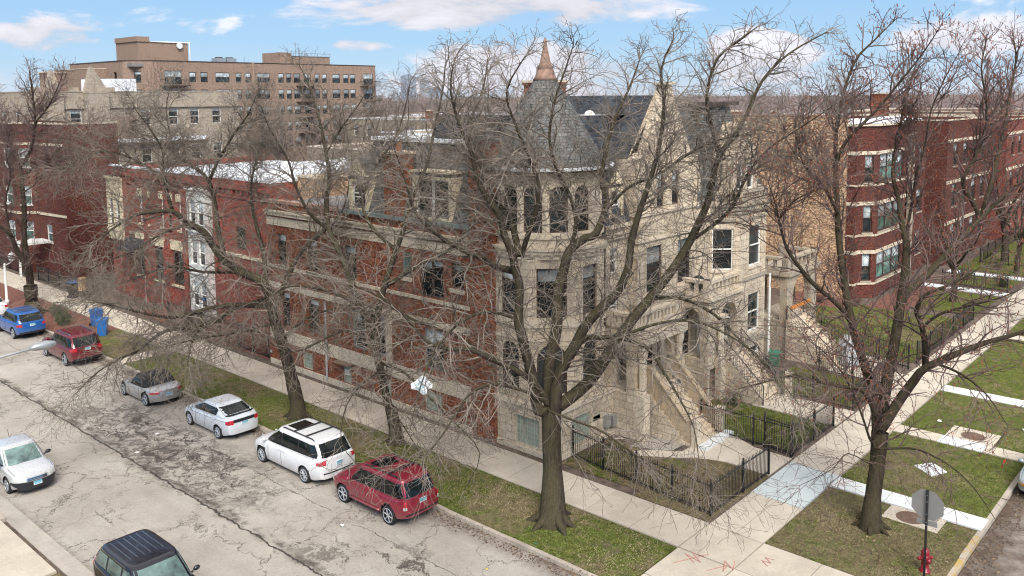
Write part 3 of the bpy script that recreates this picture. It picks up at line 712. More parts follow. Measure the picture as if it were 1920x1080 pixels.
# tarp covered grill
t=thing('covered_grill','grey tarpaulin draped over a bulky frame beside the third walk','covered grill',(48.2,17.6,0),.5)
m=MB(); r=random.Random(5); N=22
top=[];bot=[]
for i in range(N):
    a=2*PI*i/N; k=1/max(abs(math.cos(a)),abs(math.sin(a)))
    top.append((min(.95,k*.9)*math.cos(a)*1.15,min(.95,k*.9)*math.sin(a)*.6,1.15+.12*math.cos(a)+r.uniform(-.03,.03)))
    w=1.12+.10*math.sin(a*5)+r.uniform(-.05,.05); bot.append((k*.95*math.cos(a)*1.2*w*.9,k*.95*math.sin(a)*.65*w,.05+.1*abs(math.sin(a*3))))
mid=[((a[0]*.5+b[0]*.5)*(1+.05*math.sin(i*2.1)),(a[1]*.5+b[1]*.5)*(1+.07*math.sin(i*2.6)),.62) for i,(a,b) in enumerate(zip(top,bot))]
v=top+mid+bot+[(0,0,1.22)]; f=[(i,N+i,N+(i+1)%N,(i+1)%N) for i in range(N)]+[(N+i,2*N+i,2*N+(i+1)%N,N+(i+1)%N) for i in range(N)]+[(i,(i+1)%N,3*N) for i in range(N)]
m.add(v,f); link('cover',m.mesh('tarp',[M_TARP],True),t)
m=MB()
for sx in (-.9,.9): m.box(sx-.03,-.4,0,sx+.03,-.34,1.1); m.box(sx-.03,.34,0,sx+.03,.4,1.1)
link('frame',m.mesh('frame',[M_DARK]),t)
def shrub(x,y,s,n,mat,label,cat='shrub',name='bare_shrub',leaf=None,seed=1,z=0):
    t=thing(name,label,cat,(x,y,z)); r=random.Random(seed); m=MB(); lm=MB()
    for i in range(n):
        a=r.uniform(0,2*PI); l=s*r.uniform(.5,1); tilt=r.uniform(.1,.9); p=Vector((r.gauss(0,.08*s),r.gauss(0,.08*s),0)); pts=[p.copy()]
        d=Vector((math.cos(a)*tilt,math.sin(a)*tilt,1)).normalized()
        for k in range(4): d=(d+Vector((r.gauss(0,.22),r.gauss(0,.22),r.gauss(0,.1)))).normalized(); p=p+d*l/4; pts.append(p.copy())
        m.tube(pts,[.012,.009,.007,.005,.003],3,caps=False)
        if leaf:
            for k in range(14):
                q=pts[r.randint(2,4)]+Vector((r.gauss(0,.1),r.gauss(0,.1),r.gauss(0,.1))); w=r.uniform(.02,.05); a2=r.uniform(0,PI)
                lm.poly([q+Vector((w*math.cos(a2),w*math.sin(a2),0)),q+Vector((0,0,w)),q-Vector((w*math.cos(a2),w*math.sin(a2),w*.4))])
    link('stems',m.mesh('stems',[mat],uv=False),t)
    if leaf: link('leaves',lm.mesh('leaves',[leaf],uv=False),t)
ML=m_plain('dark_evergreen_leaf',(.05,.085,.03),.7,var=.4)
shrub(42.2,15.3,1.0,60,M_TWIG2,'tangled reddish shrub behind the third front fence',seed=2)
shrub(43.9,15.4,.9,50,M_TWIG2,'bare shrub next to the corner of the third front fence',seed=3)
shrub(37.6,19.3,.8,40,M_TWIG,'green leafed bush beside the second stair','bush','leafy_bush',ML,5)
shrub(28.6,20.6,.7,30,M_TWIG,'low bare shrub under the glass block window of the tower',seed=6)
shrub(36.1,20.5,.6,40,M_TWIG,'clump of ivy at the foot of the gabled bay','bush','ivy_clump',m_plain('bright_ivy_leaf',(.07,.15,.02),.7),8)
for i,(x,y,s,l) in enumerate(((22.3,60.5,1.0,'dry brown stalks in the far planting strip by the blue bin'),(22.9,63.0,1.1,'bushy dead stalks behind the blue car'),(22.0,57.6,.9,'grey dead stalks nearest the maroon car'))):
    shrub(x,y,s,120,M_TWIG,l,'dry plants','dry_stalks',ML if i<2 else None,20+i)
for i,(x,y,s,l) in enumerate(((75.5,18.6,1.2,'dark evergreen shrub by the white entry walk'),(74.5,15.6,1.3,'dark round shrub beside the sidewalk at right'),(81.5,17.6,1.4,'bare grey shrub near the far iron fence'),(60.7,24.4,1.2,'bare shrub against the yellow brick wall'),(61.2,22.0,1.0,'small bare bush at the yellow wall corner'),(30.2,57.2,1.2,'bare courtyard bush by the red building'))):
    shrub(x,y,s,90,M_TWIG2,l,'shrub','bare_shrub',ML if i<2 else None,30+i)
# plastic bag caught in twigs
t=thing('plastic_bag','white plastic bag with blue lettering caught in the branches','plastic bag',(20.3,23.9,5.0))
# ================================================================== ROW HOUSES
M_SAND=m_stone('tan_sandstone',(.46,.36,.245),(.40,.31,.21),(.25,.19,.13),1.3,.6,.008,rock=.15,soot=.5,var=.15)
def boxpart(name,mat,parent,*b):
    m=MB(); m.box(*b); return m.build(name,mat,parent)
def hip(mb,poly,z0,inset,z1,m=0,cap=1):
    """mansard: polygon CCW, slopes inward"""
    n=len(poly); P=[Vector(p) for p in poly]; Q=[]
    for i in range(n):
        a,b,c=P[i-1],P[i],P[(i+1)%n]; u=(b-a).normalized(); v=(c-b).normalized()
        n1=Vector((-u.y,u.x)); n2=Vector((-v.y,v.x)); k=(n1+n2); k=k/max(.3,(k.dot(n1)))
        Q.append(b+k*(inset if not isinstance(inset,(list,tuple)) else inset[i]))
    for i in range(n):
        j=(i+1)%n; mb.poly([(*P[i],z0),(*P[j],z0),(*Q[j],z1),(*Q[i],z1)],m)
    mb.poly([(*q,z1) for q in Q],cap); return Q
def dormer(parent,Fr,u,w,z,h,depth,style,peak=0,fm=M_WHITE,n=1,roofm=M_SLATE,facem=M_CREAM,gm=None,bl=0):
    m=MB(); a=.16
    m.fbox(Fr,u,u+w,-depth,-.02,z+h,z+h+.16,1); 
    m.fbox(Fr,u,u+a,-depth,0,z,z+h,0); m.fbox(Fr,u+w-a,u+w,-depth,0,z,z+h,0); m.fbox(Fr,u+a,u+w-a,-depth,0,z,z+.1,0); m.fbox(Fr,u+a,u+w-a,-depth,-.01,z+h-.14,z+h,0)
    m.fbox(Fr,u-.08,u+w+.08,-depth,.1,z+h+.162,z+h+.25,0)
    if peak:
        c=u+w/2; v=[Fr.p(u-.08,z+h+.255,.06),Fr.p(u+w+.08,z+h+.255,.06),Fr.p(c,z+h+peak,.06),Fr.p(u-.08,z+h+.255,-depth),Fr.p(u+w+.08,z+h+.255,-depth),Fr.p(c,z+h+peak,-depth)]
        m.add(v,[(0,1,2)],2); m.add(v,[(0,2,5,3),(2,1,4,5)],1)
    o=m.build('dormer',[facem,roofm,facem],parent)
    window(o,Fr,u+a,z+.1,w-2*a,h-.24,style,fm=fm,gm=gm,bl=bl,d=-.03)
    return o
def balustrade(parent,pts,z0,z1,mat,name='balustrade',step=.3,piers=True):
    m=MB()
    for a,b in zip(pts[:-1],pts[1:]):
        Fr=F(a,b); m.fbox(Fr,0,Fr.L,-.13,.13,z0,z0+.14); m.fbox(Fr,-.04,Fr.L+.04,-.17,.17,z1-.15,z1)
        n=int((Fr.L-.3)/step)
        for i in range(n+1):
            u=.15+(Fr.L-.3)*i/max(n,1); m.fbox(Fr,u-.08,u+.08,-.1,.1,z0+.14,z1-.15)
        if piers:
            for u in (0,Fr.L): m.fbox(Fr,u-.17,u+.17,-.175,.175,z0-.02,z1+.05)
    return m.build(name,mat,parent)
def stairs(label,x0,x1,yf,yb,zt,side,n=11,mat=M_SMOOTH,rail=False):
    t=thing('stone_stair',label,'stair',(x0,yf,0),group='stone entrance stairs')
    d=(yb-yf)/n; h=zt/n
    for i in range(n):
        boxpart('step',mat,t,x0+.2,yf+i*d,-.1 if i==0 else h*i-.12,x1-.2,yf+(i+1.25)*d if i<n-1 else yb,h*(i+1))
    if side:
        for k,s in enumerate((x0,x1-.2)):
            m=MB(); a=s; b=s+.2
            prof=[(yf-.02,-.1),(yb+.3,-.1),(yb+.3,zt+.95),(yb-.1,zt+.95),(yf+.25,1.0),(yf-.02,.9)]
            v=[(a,y,z) for y,z in prof]+[(b,y,z) for y,z in prof]; N=len(prof)
            m.add(v,[tuple(range(N)),tuple(range(N,2*N))[::-1]]+[(i,N+i,N+(i+1)%N,(i+1)%N) for i in range(N)])
            w=.05
            v=[(a-w,y,z) for y,z in ((yb+.3,zt+.955),(yb-.1,zt+.955),(yf+.22,1.005),(yf+.22,1.08),(yb-.12,zt+1.04),(yb+.3,zt+1.04))]; v+=[(b+w,q[1],q[2]) for q in v]
            m.add(v,[(0,1,2,3,4,5),(11,10,9,8,7,6)]+[(i,6+i,6+(i+1)%6,(i+1)%6) for i in range(6)],1)
            m.build('cheek_wall',[M_SAND,M_SAND],t)
            m=MB(); m.box(a-.06,yf-.3,-.1,b+.06,yf-.02,1.12); m.box(a-.1,yf-.34,1.121,b+.1,yf+.02,1.2); m.build('newel',mat,t)
        m=MB()
        for i in range(n): m.box(x0-.09,yf+i*d+.002,-.1,x0-.003,yf+(i+1)*d,max(.12,h*(i-.2)))
        m.build('stepped_base',M_STONE,t)
        boxpart('bottom_slab',M_CONCW,t,x0-.1,yf-.75,-.1,x1+.1,yf-.36,.16)
    else:
        for i in range(n):
            pass
        for s in (x0,x1-.28):
            m=MB()
            for i in range(n): m.box(s,yf+i*d,-.1,s+.28,yf+(i+1)*d+.003,h*(i+1)+.14+.002*i)
            m.build('cheek_wall',M_STONE,t)
        if rail:
            for s in (x0+.1,x1-.16):
                m=MB(); p0=(s,yf-.05,1.0); p1=(s,yb,zt+.95); m.tube([p0,p1],.028,6); m.tube([(s,yf-.05,.0),p0],.03,6); m.tube([p1,(s,yb,zt)],.03,6)
                m.tube([(s,yf,.32),(s,yb,zt+.22)],.018,5)
                for i in range(22):
                    y=yf+(yb-yf)*(i+.5)/22; zb=.32+(zt-.1)*(i+.5)/22; m.tube([(s,y,zb),(s,y,zb+.66)],.009,4)
                for i in range(6):
                    y=yf+(yb-yf)*(i+.5)/6; zc=.66+(zt-.1)*(i+.5)/6; m.tube([(s,y+.13*math.cos(a),zc+.13*math.sin(a)) for a in [k*PI/5 for k in range(11)]],.011,4,caps=False)
                m.build('iron_railing',M_BLACK,t,uv=False)
            m=MB(); m.box(x1-.1,yf-.5,-.05,x1+.2,yf-.2,1.25); m.build('newel',mat,t)
    return t

# ---------------- house 1: brick flank, stone corner tower
H1=thing('corner_row_house','red brick and limestone corner house with a round tower and pointed slate roof','house',(26.85,24,0))
FB=F((26.85,42.6),(26.85,25.0)); m=MB(); U=lambda y:42.6-y
up=[(U(29.85),5.85,1.6,1.8),(U(27.75),6.5,.8,1.15),(U(31.1),6.6,.65,1.2),(U(38.9),5.85,1.0,1.75),(U(35.6),5.85,1.0,1.75),(U(41.6),5.85,.8,1.75)]
lo=[(U(29.65),2.4,1.35,1.95),(U(35.1),2.35,1.2,2.05),(U(33.6),2.35,1.1,2.05),(U(38.9),2.4,1.0,1.95),(U(41.4),2.4,.8,1.95)]
gb=[(U(29.7),.33,1.25,1.0),(U(39.6),.33,.95,.95),(U(36.0),.33,.75,1.02),(U(33.0),.33,.9,.9)]
wall(m,FB,0,9.3,up+lo+gb)
W1=m.build('brick_wall',M_RED,H1)
windows(W1,FB,[up[0]],'dh2',fm=M_DARK,bl=.28,gm=M_GLASS); windows(W1,FB,up[1:2],'dh',fm=M_DARK,bl=.3); windows(W1,FB,up[2:3],'fix',fm=M_GUTTER,gm=M_GLASSG)
windows(W1,FB,up[3:],'dh',fm=M_DARK,bl=.25,sm=M_SMOOTH); windows(W1,FB,[lo[0]],'dh2',fm=M_GREY,bl=.45); windows(W1,FB,lo[1:3],'dh',fm=M_GUTTER,bl=.35); windows(W1,FB,lo[3:],'dh',fm=M_DARK,bl=.2); windows(W1,FB,gb,'gb',fm=M_CONC)
m=MB()
for z0,z1,d in ((0,.30,.09),(1.46,2.14,.035),(4.47,4.80,.03),(5.64,5.81,.06),(8.05,8.5,.03)): m=MB(); m.fbox(FB,0,17.2,.0015,d,z0,z1); m.build('stone_band',M_SMOOTH,H1)
m=MB()
m.fbox(FB,0,16.0,.0015,.16,8.62,8.80); m.fbox(FB,0,16.0,.0015,.22,8.801,8.90)
m.fbox(FB,U(32.3),U(31.95),.0015,.12,2.141,4.469)      # stone pier
for o in up[1:3]: m.fbox(FB,o[0]-.06,o[0]+o[2]+.06,.0015,.06,o[1]-.2,o[1]-.01)
m.build('stone_band',M_SMOOTH,H1)
m=MB(); m.fbox(FB,U(36.3),U(35.0),.0,.5,1.44,1.455); m.build('door_hood',M_WOOD,H1)
m=MB(); m.fbox(FB,U(35.8),U(35.45),-.1,.0,.75,1.05); m.build('dryer_vent',M_WHITE,H1)
m=MB(); m.tube([FB.p(U(37.2),4.4,.12),FB.p(U(37.2),.2,.12)],.06,8); m.build('downpipe',M_GALV,H1)
# mansard over brick side
m=MB(); y0,y1=25.9,35.5
m.poly([(26.9,y1,9.48),(26.9,y0,9.48),(28.2,y0,12.95),(28.2,y1-.9,12.95)],0); m.poly([(31.5,y1,9.48),(26.9,y1,9.48),(28.2,y1-.9,12.95),(31.5,y1-.9,12.95)],0)
m.poly([(28.2,y0,12.95),(36,y0,12.95),(36,y1-.9,12.95),(28.2,y1-.9,12.95)],1); m.poly([(26.9,y0,9.48),(28.2,y0,9.48),(28.2,y0,12.95)],0)
RF=m.build('slate_roof',[M_SLATE,M_ROOFG],H1)
m=MB(); m.box(28.0,y0+.2,12.951,28.35,y1-.9,13.14); m.box(28.36,y1-1.2,12.951,36,y1-.9,13.14); m.build('white_parapet_cap',M_ROOFW,H1)
m=MB(); m.fbox(FB,U(35.7),U(26.45),-.1,.2,9.3,9.47); m.build('gutter',M_GUTTER,H1)
m=MB(); m.fbox(FB,0,U(35.7),-.35,.06,9.3,9.46); m.build('coping',m_plain('faded_clay_coping',(.42,.24,.18),.8,var=.35),H1)
m=MB(); m.box(27.25,35.6,9.1,36,42.6,9.2); m.build('flat_roof',M_ROOFG,H1)
FD=F((26.86,42.6),(26.86,25.0))
dormer(RF,FD.off(.0),U(30.25),2.55,9.5,2.0,1.2,'dh2',fm=M_WHITE,bl=.0)
dormer(RF,FD.off(.0),U(35.05),1.45,9.5,1.55,1.0,'arch',peak=1.1,fm=M_WHITE)
# chimneys
def chimney(name,x0,y0,x1,y1,z0,z1,mat,parent,pot=None,cap=M_SMOOTH):
    m=MB(); m.box(x0,y0,z0,x1,y1,z1-.25,0); m.box(x0-.06,y0-.06,z1-.249,x1+.06,y1+.06,z1-.12,0); m.box(x0-.1,y0-.1,z1-.119,x1+.1,y1+.1,z1,1)
    o=m.build(name,[mat,cap],parent)
    if pot:
        for i in range(pot):
            p=MB(); cx=x0+(x1-x0)*.5; cy=y0+(y1-y0)*(i+.5)/pot; p.lathe([(.15,0),(.13,.3),(.17,.36),(.17,.42),(.1,.42)],(cx,cy,z1),12); p.build('chimney_pot',M_TERRA,o)
    return o
chimney('chimney',26.8,31.0,27.6,32.25,9.47,12.55,M_RED,H1,1)
chimney('chimney',26.72,25.0,27.75,26.45,0,13.3,M_RED,H1,0,cap=M_DSLATE)
m=MB(); m.lathe([(.16,0),(.14,.25),(.2,.3),(.2,.4),(.05,.5)],(27.3,25.7,13.3),10); m.build('chimney_cowl',M_GREY,H1)
# tower base (square corner)
Bx,By=26.86,21.7
FT=F((Bx,24.98),(Bx,By)); m=MB(); o1=[(24.98-23.95,.3,1.35,1.25)]; wall(m,FT,0,2.12,o1)
FT2=F((Bx,By),(31.25,By)); o2=[(27.95-Bx,.3,1.35,1.25)]; wall(m,FT2,0,2.12,o2)
m.poly([(Bx,24.98,2.12),(Bx,By,2.12),(31.25,By,2.12),(31.25,24.98,2.12)])
TB=m.build('tower_base',M_STONE,H1)
windows(TB,FT,o1,'gb',fm=M_CONC); windows(TB,FT2,o2,'gb',fm=M_CONC)
m=MB(); m.fbox(FT,-.0,FT.L+.06,.0015,.07,0,.22); m.fbox(FT2,0,FT2.L,.0015,.07,0,.22); m.fbox(FT,0,FT.L+.1,.0015,.1,2.0,2.2); m.fbox(FT2,0,FT2.L,.0015,.1,2.0,2.2); m.build('base_course',M_SMOOTH,H1)
m=MB(); m.fbox(FT2,29.2-Bx-.55+.6+.2,29.2-Bx+.75,-.1,.0,1.0,1.2); m.build('vent',M_WHITE,H1)
m=MB(); m.fbox(FT2,3.3,3.65,.0,.2,.55,1.05); m.fbox(FT2,3.75,4.05,.0,.22,.45,.95); m.fbox(FT2,3.45,3.5,.02,.08,-.05,.55); m.build('electric_meter',M_GREY,H1)
# octagon body
CX,CY,RR=29.3,24.2,2.44
def ngon(n,r,a0): return [(CX+r*math.cos(a0+2*PI*i/n),CY+r*math.sin(a0+2*PI*i/n)) for i in range(n)]
V8=ngon(8,RR/math.cos(PI/8),PI/8)
m=MB(); W8=[]
for i in range(8):
    Fr=F(V8[i],V8[(i+1)%8]); a=math.degrees(math.atan2(Fr.n.y,Fr.n.x))%360
    ops=[]
    if 170<a<280:
        w=1.28 if abs(a-225)<5 else 1.0; u=(Fr.L-w)/2
        ops=[(u,2.55,w,2.15,True) if False else (u,2.55,w,2.15,True),(u,5.85,w,2.1)]
    wall(m,Fr,2.12,8.35,ops,.25); W8.append((Fr,ops))
TW=m.build('tower',M_STONE,H1)
for Fr,ops in W8:
    for o in ops: window(TW,Fr,o[0],o[1],o[2],o[3],'arch' if len(o)>4 else 'dh',fm=M_DARK,bl=0 if len(o)>4 else .3)
m=MB()
for z0,z1,d in ((4.85,5.02,.05),(5.45,5.8,.09),(8.35,8.55,.08),(8.551,8.72,.17),(8.721,8.83,.26),(9.2,9.38,.1)):
    m.prism(ngon(14,(RR+d)/math.cos(PI/14),PI/14),z0,z1) if z0>8 else m.prism(ngon(8,(RR+d)/math.cos(PI/8),PI/8),z0,z1)
for i in range(40):   # dentils
    a=2*PI*i/40; x,y=CX+(RR+.14)*math.cos(a),CY+(RR+.14)*math.sin(a); m.box(x-.06,y-.06,8.47,x+.06,y+.06,8.55)
m.build('tower_moulding',M_SMOOTH,H1)
N=14; base=PI+R(39.5)-PI/N*0; V=ngon(N,RR/math.cos(PI/N),base-2*PI/N*7)
m=MB(); WD=[]
for i in range(N):
    Fr=F(V[i],V[(i+1)%N]); a=math.degrees(math.atan2(Fr.n.y,Fr.n.x))%360; ops=[]
    if 165<a<275: ops=[((Fr.L-.8)/2,9.45,.8,1.95,True)]
    wall(m,Fr,8.83,11.97,ops,.25); WD.append((Fr,ops))
TD=m.build('tower_drum',M_SMOOTH,H1)
for Fr,ops in WD: windows(TD,Fr,ops,'arch',fm=M_DARK)
m=MB(); m.prism(ngon(28,RR+.35,0),11.96,12.03); m.build('soffit',M_DARK,H1)
m=MB(); m.lathe([(RR+.34,12.031),(RR+.56,12.06),(RR+.58,12.17),(RR+.44,12.18)],(CX,CY,0),28); m.build('eave_gutter',M_ROOFW,H1)
m=MB(); m.lathe([(RR+.5,12.12),(2.35,12.75),(1.85,13.55),(1.33,14.45),(.85,15.2),(.5,15.85)],(CX,CY,0),28); m.build('cone_roof',M_SLATE,H1)
m=MB(); m.lathe([(.56,15.8),(.46,15.95),(.36,16.25),(.33,16.3),(.38,16.36),(.25,16.5),(.17,16.9),(.12,17.1),(.07,17.4),(.09,17.48),(.02,17.65)],(CX,CY,0),14); m.build('finial',M_COPPER,H1,smooth=True)
# wall between tower and gabled bay, porch 1
FW=F((31.1,22.25),(33.1,22.25)); m=MB(); sw=[(.35,7.1,.6,1.15),(.3,4.9,.7,1.4)]; wall(m,FW,0,9.2,sw); WW=m.build('front_wall',M_STONE,H1)
windows(WW,FW,sw,'dh',fm=M_WHITE,bl=.3)
m=MB(); m.fbox(FW,0,2.0,.0015,.15,8.7,8.95); m.fbox(FW,0,2.0,.0015,.2,9.2,9.35); m.build('cornice',M_SMOOTH,H1)
m=MB(); m.poly([(30.9,22.2,9.35),(33.1,22.2,9.35),(33.1,23.7,14.2),(30.9,23.7,14.2)]); m.poly([(30.9,22.2,9.35),(30.9,23.7,14.2),(30.9,25,14.2),(30.9,25,9.35)]); m.poly([(30.9,23.7,14.2),(36,23.7,14.2),(36,33,14.2),(30.9,33,14.2)],1); m.poly([(30.9,33,9.3),(30.9,25,9.3),(30.9,25,14.2),(30.9,33,14.2)])
RD=m.build('dark_slate_roof',[M_DSLATE,M_ROOFG],H1)
dormer(RD,F((31.1,22.3),(33.1,22.3)),.35,1.1,9.4,1.6,1.0,'dh',peak=.9,fm=M_WHITE)
m=MB(); m.box(27.2,26,0,36,42.55,9.1); m.build('rear_body',M_TAN2,H1)
chimney('chimney',33.4,27.0,34.3,29.0,14.2,15.9,M_RED,H1,0); chimney('chimney',31.6,26.0,32.4,27.2,14.2,15.2,M_TAN,H1,0)
t=thing('satellite_dish','white satellite dish on the slate roof right of the tower','satellite dish',(32.9,24.6,14.2))
m=MB(); m.cyl((0,0,-1.1),(0,0,-.1),.03,n=6); link('mast',m.mesh('mast',[M_GREY]),t)
m=MB(); m.lathe([(.01,0),(.13,.015),(.22,.06),(.26,.10),(.25,.11),(.13,.03)],n=18); o=link('dish',m.mesh('dish',[M_WHITE],True),t,(0,-.1,-.05)); o.rotation_euler=(R(75),0,R(-40))

def porch(parent,x0,x1,yf,yb,zb,zt,arch,side=True,m0=M_STONE,door=None,basement=None):
    """projecting stone porch with arched front"""
    Fr=F((x0,yf),(x1,yf)); m=MB(); L=x1-x0
    a0,a1,ah=arch
    if basement: wall(m,Fr,0,zb-.02,[basement],.35)
    else: wall(m,Fr,0,zb-.02,[],.35)
    wall(m,Fr,zb-.02,zt,[(a0,zb-.02,a1-a0,ah,True)],.4)
    FL=F((x0,yb),(x0,yf)); wall(m,FL,0,zt,[(.45,zb,FL.L-.9,ah-.1,True)] if side else [],.35)
    FR=F((x1,yf),(x1,yb)); wall(m,FR,0,zt,[(.45,zb,FR.L-.9,ah-.1,True)] if side else [],.35)
    m.poly([(x0,yf,zt),(x1,yf,zt),(x1,yb,zt),(x0,yb,zt)])
    o=m.build('porch',m0,parent)
    boxpart('porch_floor',M_SMOOTH,o,x0+.3,yf+.3,zb-.25,x1-.3,yb,zb)
    if door:
        FdR=F((door[0],yb-.03),(door[1],yb-.03)); d=MB(); d.fbox(FdR,0,FdR.L,.0,.06,zb,zb+2.2); d.build('front_door',M_WOOD,o)
        d=MB(); d.fbox(FdR,FdR.L*.2,FdR.L*.8,.061,.07,zb+.9,zb+1.95); d.build('door_glass',M_GLASS,o)
    return o,Fr
P1,FP=porch(H1,30.95,34.55,20.55,22.2,2.05,4.75,(.95,3.05,2.35),side=True,door=(32.3,33.3),basement=(.28,-.02,.62,1.75))
m=MB(); FPP=FP; m.fbox(FPP,-.06,3.66,.0015,.12,4.3,4.5); m.fbox(FPP,-.12,3.72,-.1,.2,4.751,4.93); m.fbox(F((30.95,22.2),(30.95,20.55)),0,1.7,.0015,.1,4.3,4.5); m.fbox(FPP,0,.5,.0015,.1,2.05,2.3); m.fbox(FPP,3.1,3.6,.0015,.1,2.05,2.3); m.build('porch_cornice',M_SMOOTH,P1)
balustrade(P1,[(31.1,21.9),(31.1,20.7),(34.4,20.7)],4.94,5.6,M_SMOOTH,step=.28)
m=MB(); m.box(31.25,21.35,-.1,31.9,21.4,1.7); m.build('basement_door',M_BLACK,P1)
m=MB()
for x,y in ((31.2,20.35),(34.3,20.35)): m.lathe([(.2,2.05),(.2,2.2),(.15,2.25),(.145,3.7),(.19,3.8),(.22,3.95),(.22,4.28)],(x,y,0),12)
m.box(30.95,20.1,0,31.45,20.54,2.04); m.box(34.05,20.1,0,34.55,20.54,2.04); m.box(30.9,20.08,4.29,34.6,20.54,4.7); m.build('porch_column',M_SMOOTH,P1)
stairs('broad stone stair with solid side walls at the corner house',31.95,34.25,18.3,20.5,2.05,True)
m=MB(); m.add([(30.2,20.3,.03),(31.85,20.3,.03),(31.85,18.6,.03),(30.9,18.7,.03)],[(0,1,2,3)]); tag(m.build('basement_ramp',M_GUT),'dark sunken ramp beside the corner stair',kind='structure')

# ---------------- house 2: gabled stone bay
H2=thing('gabled_row_house','limestone row house with a tall pointed stone gable','house',(33,21.8,0))
Fg=F((33.0,21.8),(38.3,21.8)); X=lambda x:x-33.0
a3=[(X(34.55),9.85,.68,1.65),(X(35.9),9.85,.68,1.65)]; a2=[(X(33.75),5.9,1.35,2.15),(X(36.5),5.9,1.25,2.15)]; a1=[(X(33.7),2.1,1.3,2.05),(X(36.55),2.0,1.2,2.15)]; a0=[(X(36.5),.15,1.3,1.0)]
m=MB(); wall(m,Fg,0,12.2,a3+a2+a1+a0,.26)
m.poly([Fg.p(0,12.2),Fg.p(5.3,12.2),Fg.p(4.75,12.45),Fg.p(4.55,12.45),Fg.p(2.95,15.2),Fg.p(2.75,15.6),Fg.p(2.5,15.6),Fg.p(2.3,15.2),Fg.p(.75,12.45),Fg.p(.5,12.45)])
FL=F((33.0,24),(33.0,21.8)); wall(m,FL,0,12.2); FR_=F((38.3,21.8),(38.3,24)); wall(m,FR_,0,12.2)
prof=[(.5,12.45),(.75,12.45),(2.3,15.2),(2.5,15.6),(2.75,15.6),(2.95,15.2),(4.55,12.45),(4.75,12.45),(5.3,12.2)]
for (u0,z0),(u1,z1) in zip([(0,12.2)]+prof[:-1],prof): m.poly([Fg.p(u0,z0),Fg.p(u1,z1),Fg.p(u1,z1,-.6),Fg.p(u0,z0,-.6)])
m.poly([Fg.p(0,12.2,-.6),Fg.p(2.5,15.6,-.6),Fg.p(2.75,15.6,-.6),Fg.p(5.3,12.2,-.6)])
W2=m.build('gabled_wall',M_STONE,H2)
windows(W2,Fg,a3,'dh',fm=M_DARK,bl=.5); windows(W2,Fg,a2,'dh',fm=M_DARK,bl=.42); windows(W2,Fg,a1,'dh',fm=M_DARK,bl=.5); windows(W2,Fg,a0,'fix',fm=M_DARK)
m=MB()
for z0,z1,d in ((5.45,5.8,.07),(8.35,8.5,.08),(1.6,1.85,.08),(9.55,9.75,.08),(0,.3,.1)): m=MB(); m.fbox(Fg,-d,5.3+d,.0015,d,z0,z1); m.fbox(FL,0,FL.L,.0015,d,z0,z1); m.build('stone_band',M_SMOOTH,H2)
m=MB(); m.fbox(Fg,2.2,3.05,-.65,.08,15.601,15.72); m.build('gable_cap',M_SMOOTH,H2)
m=MB(); m.poly([(33.05,22.4,12.2),(38.25,22.4,12.2),(35.65,22.4,15.1)]); m.poly([(33.0,22.4,12.1),(35.6,22.4,15.1),(35.6,28,15.1),(33.0,28,12.1)]); m.poly([(35.6,22.4,15.1),(38.3,22.4,12.1),(38.3,28,12.1),(35.6,28,15.1)]); m.build('gable_roof',M_DSLATE,H2)
FB2=F((38.3,22.6),(41.0,22.6)); m=MB(); w2=[(.6,6.2,.9,1.9)]; wall(m,FB2,0,9.2,w2); WB=m.build('front_wall',M_STONE,H2); windows(WB,FB2,w2,'dh',fm=M_DARK,bl=.3)
m=MB(); m.fbox(FB2,0,2.7,.0015,.18,8.8,9.1); m.build('cornice',M_SMOOTH,H2)
m=MB(); m.poly([(38.3,22.5,9.25),(41.0,22.5,9.25),(41.0,23.8,14.4),(38.3,23.8,14.4)]); m.poly([(38.3,23.8,14.4),(41,23.8,14.4),(41,34,14.4),(38.3,34,14.4)],1); RM=m.build('slate_roof',[M_SLATE,M_ROOFG],H2)
dormer(RM,F((38.3,22.7),(41,22.7)),.75,1.15,9.4,1.7,1.0,'dh',peak=.8,fm=M_DARK,facem=M_STONE)
m=MB(); m.box(36.1,24.2,0,41,42,11.4,0); m.build('rear_body',[M_TAN2],H2)
boxpart('flat_roof',M_ROOFW,H2,36,34.5,11.4,41,42.1,11.5)
P2,FP2=porch(H2,37.2,40.6,20.45,22.55,2.1,5.2,(1.15,2.95,2.6),door=(38.6,39.6),basement=(.2,0,.7,1.6))
m=MB(); m.fbox(FP2,-.1,3.5,.0015,.16,5.05,5.22); m.fbox(F((37.2,22.5),(37.2,20.45)),0,2.1,.0015,.16,5.05,5.22); m.fbox(FP2,.5,1.0,.0015,.1,4.0,4.2); m.build('porch_cornice',M_SMOOTH,P2)
for x in (38.05,38.3): 
    m=MB(); m.lathe([(.14,2.1),(.14,2.2),(.1,2.25),(.1,3.8),(.15,3.95),(.15,4.1)],(x,20.3,0),10); m.build('column',M_SMOOTH,P2)
m=MB(); m.box(37.9,20.12,0,38.5,20.44,2.1); m.box(37.85,20.1,4.1,38.55,20.44,4.25); m.build('column_base',M_SMOOTH,P2)
balustrade(P2,[(37.35,22.3),(37.35,20.6),(40.45,20.6)],5.23,6.05,M_SMOOTH,step=.36)
m=MB(); m.tube([(38.15,21.55,5.2),(38.15,21.55,.2)],.07,8); m.build('downpipe',M_WHITE,H2)
stairs('stone stair with scrolled iron railings in the middle of the row',38.4,40.7,18.2,20.4,2.1,False,rail=True)
bin_(44.6,20.4,.3,M_GREEN,'small green bin beside the third stair',h=.8)
t=thing('balcony_grill','dark covered grill standing on the balcony over the second porch','grill',(38.0,21.5,5.22)); m=MB(); m.sphere((0,0,.5),.42,12,8,sq=(1.1,.8,.9)); link('body',m.mesh('grill',[M_BLACK],True),t); 
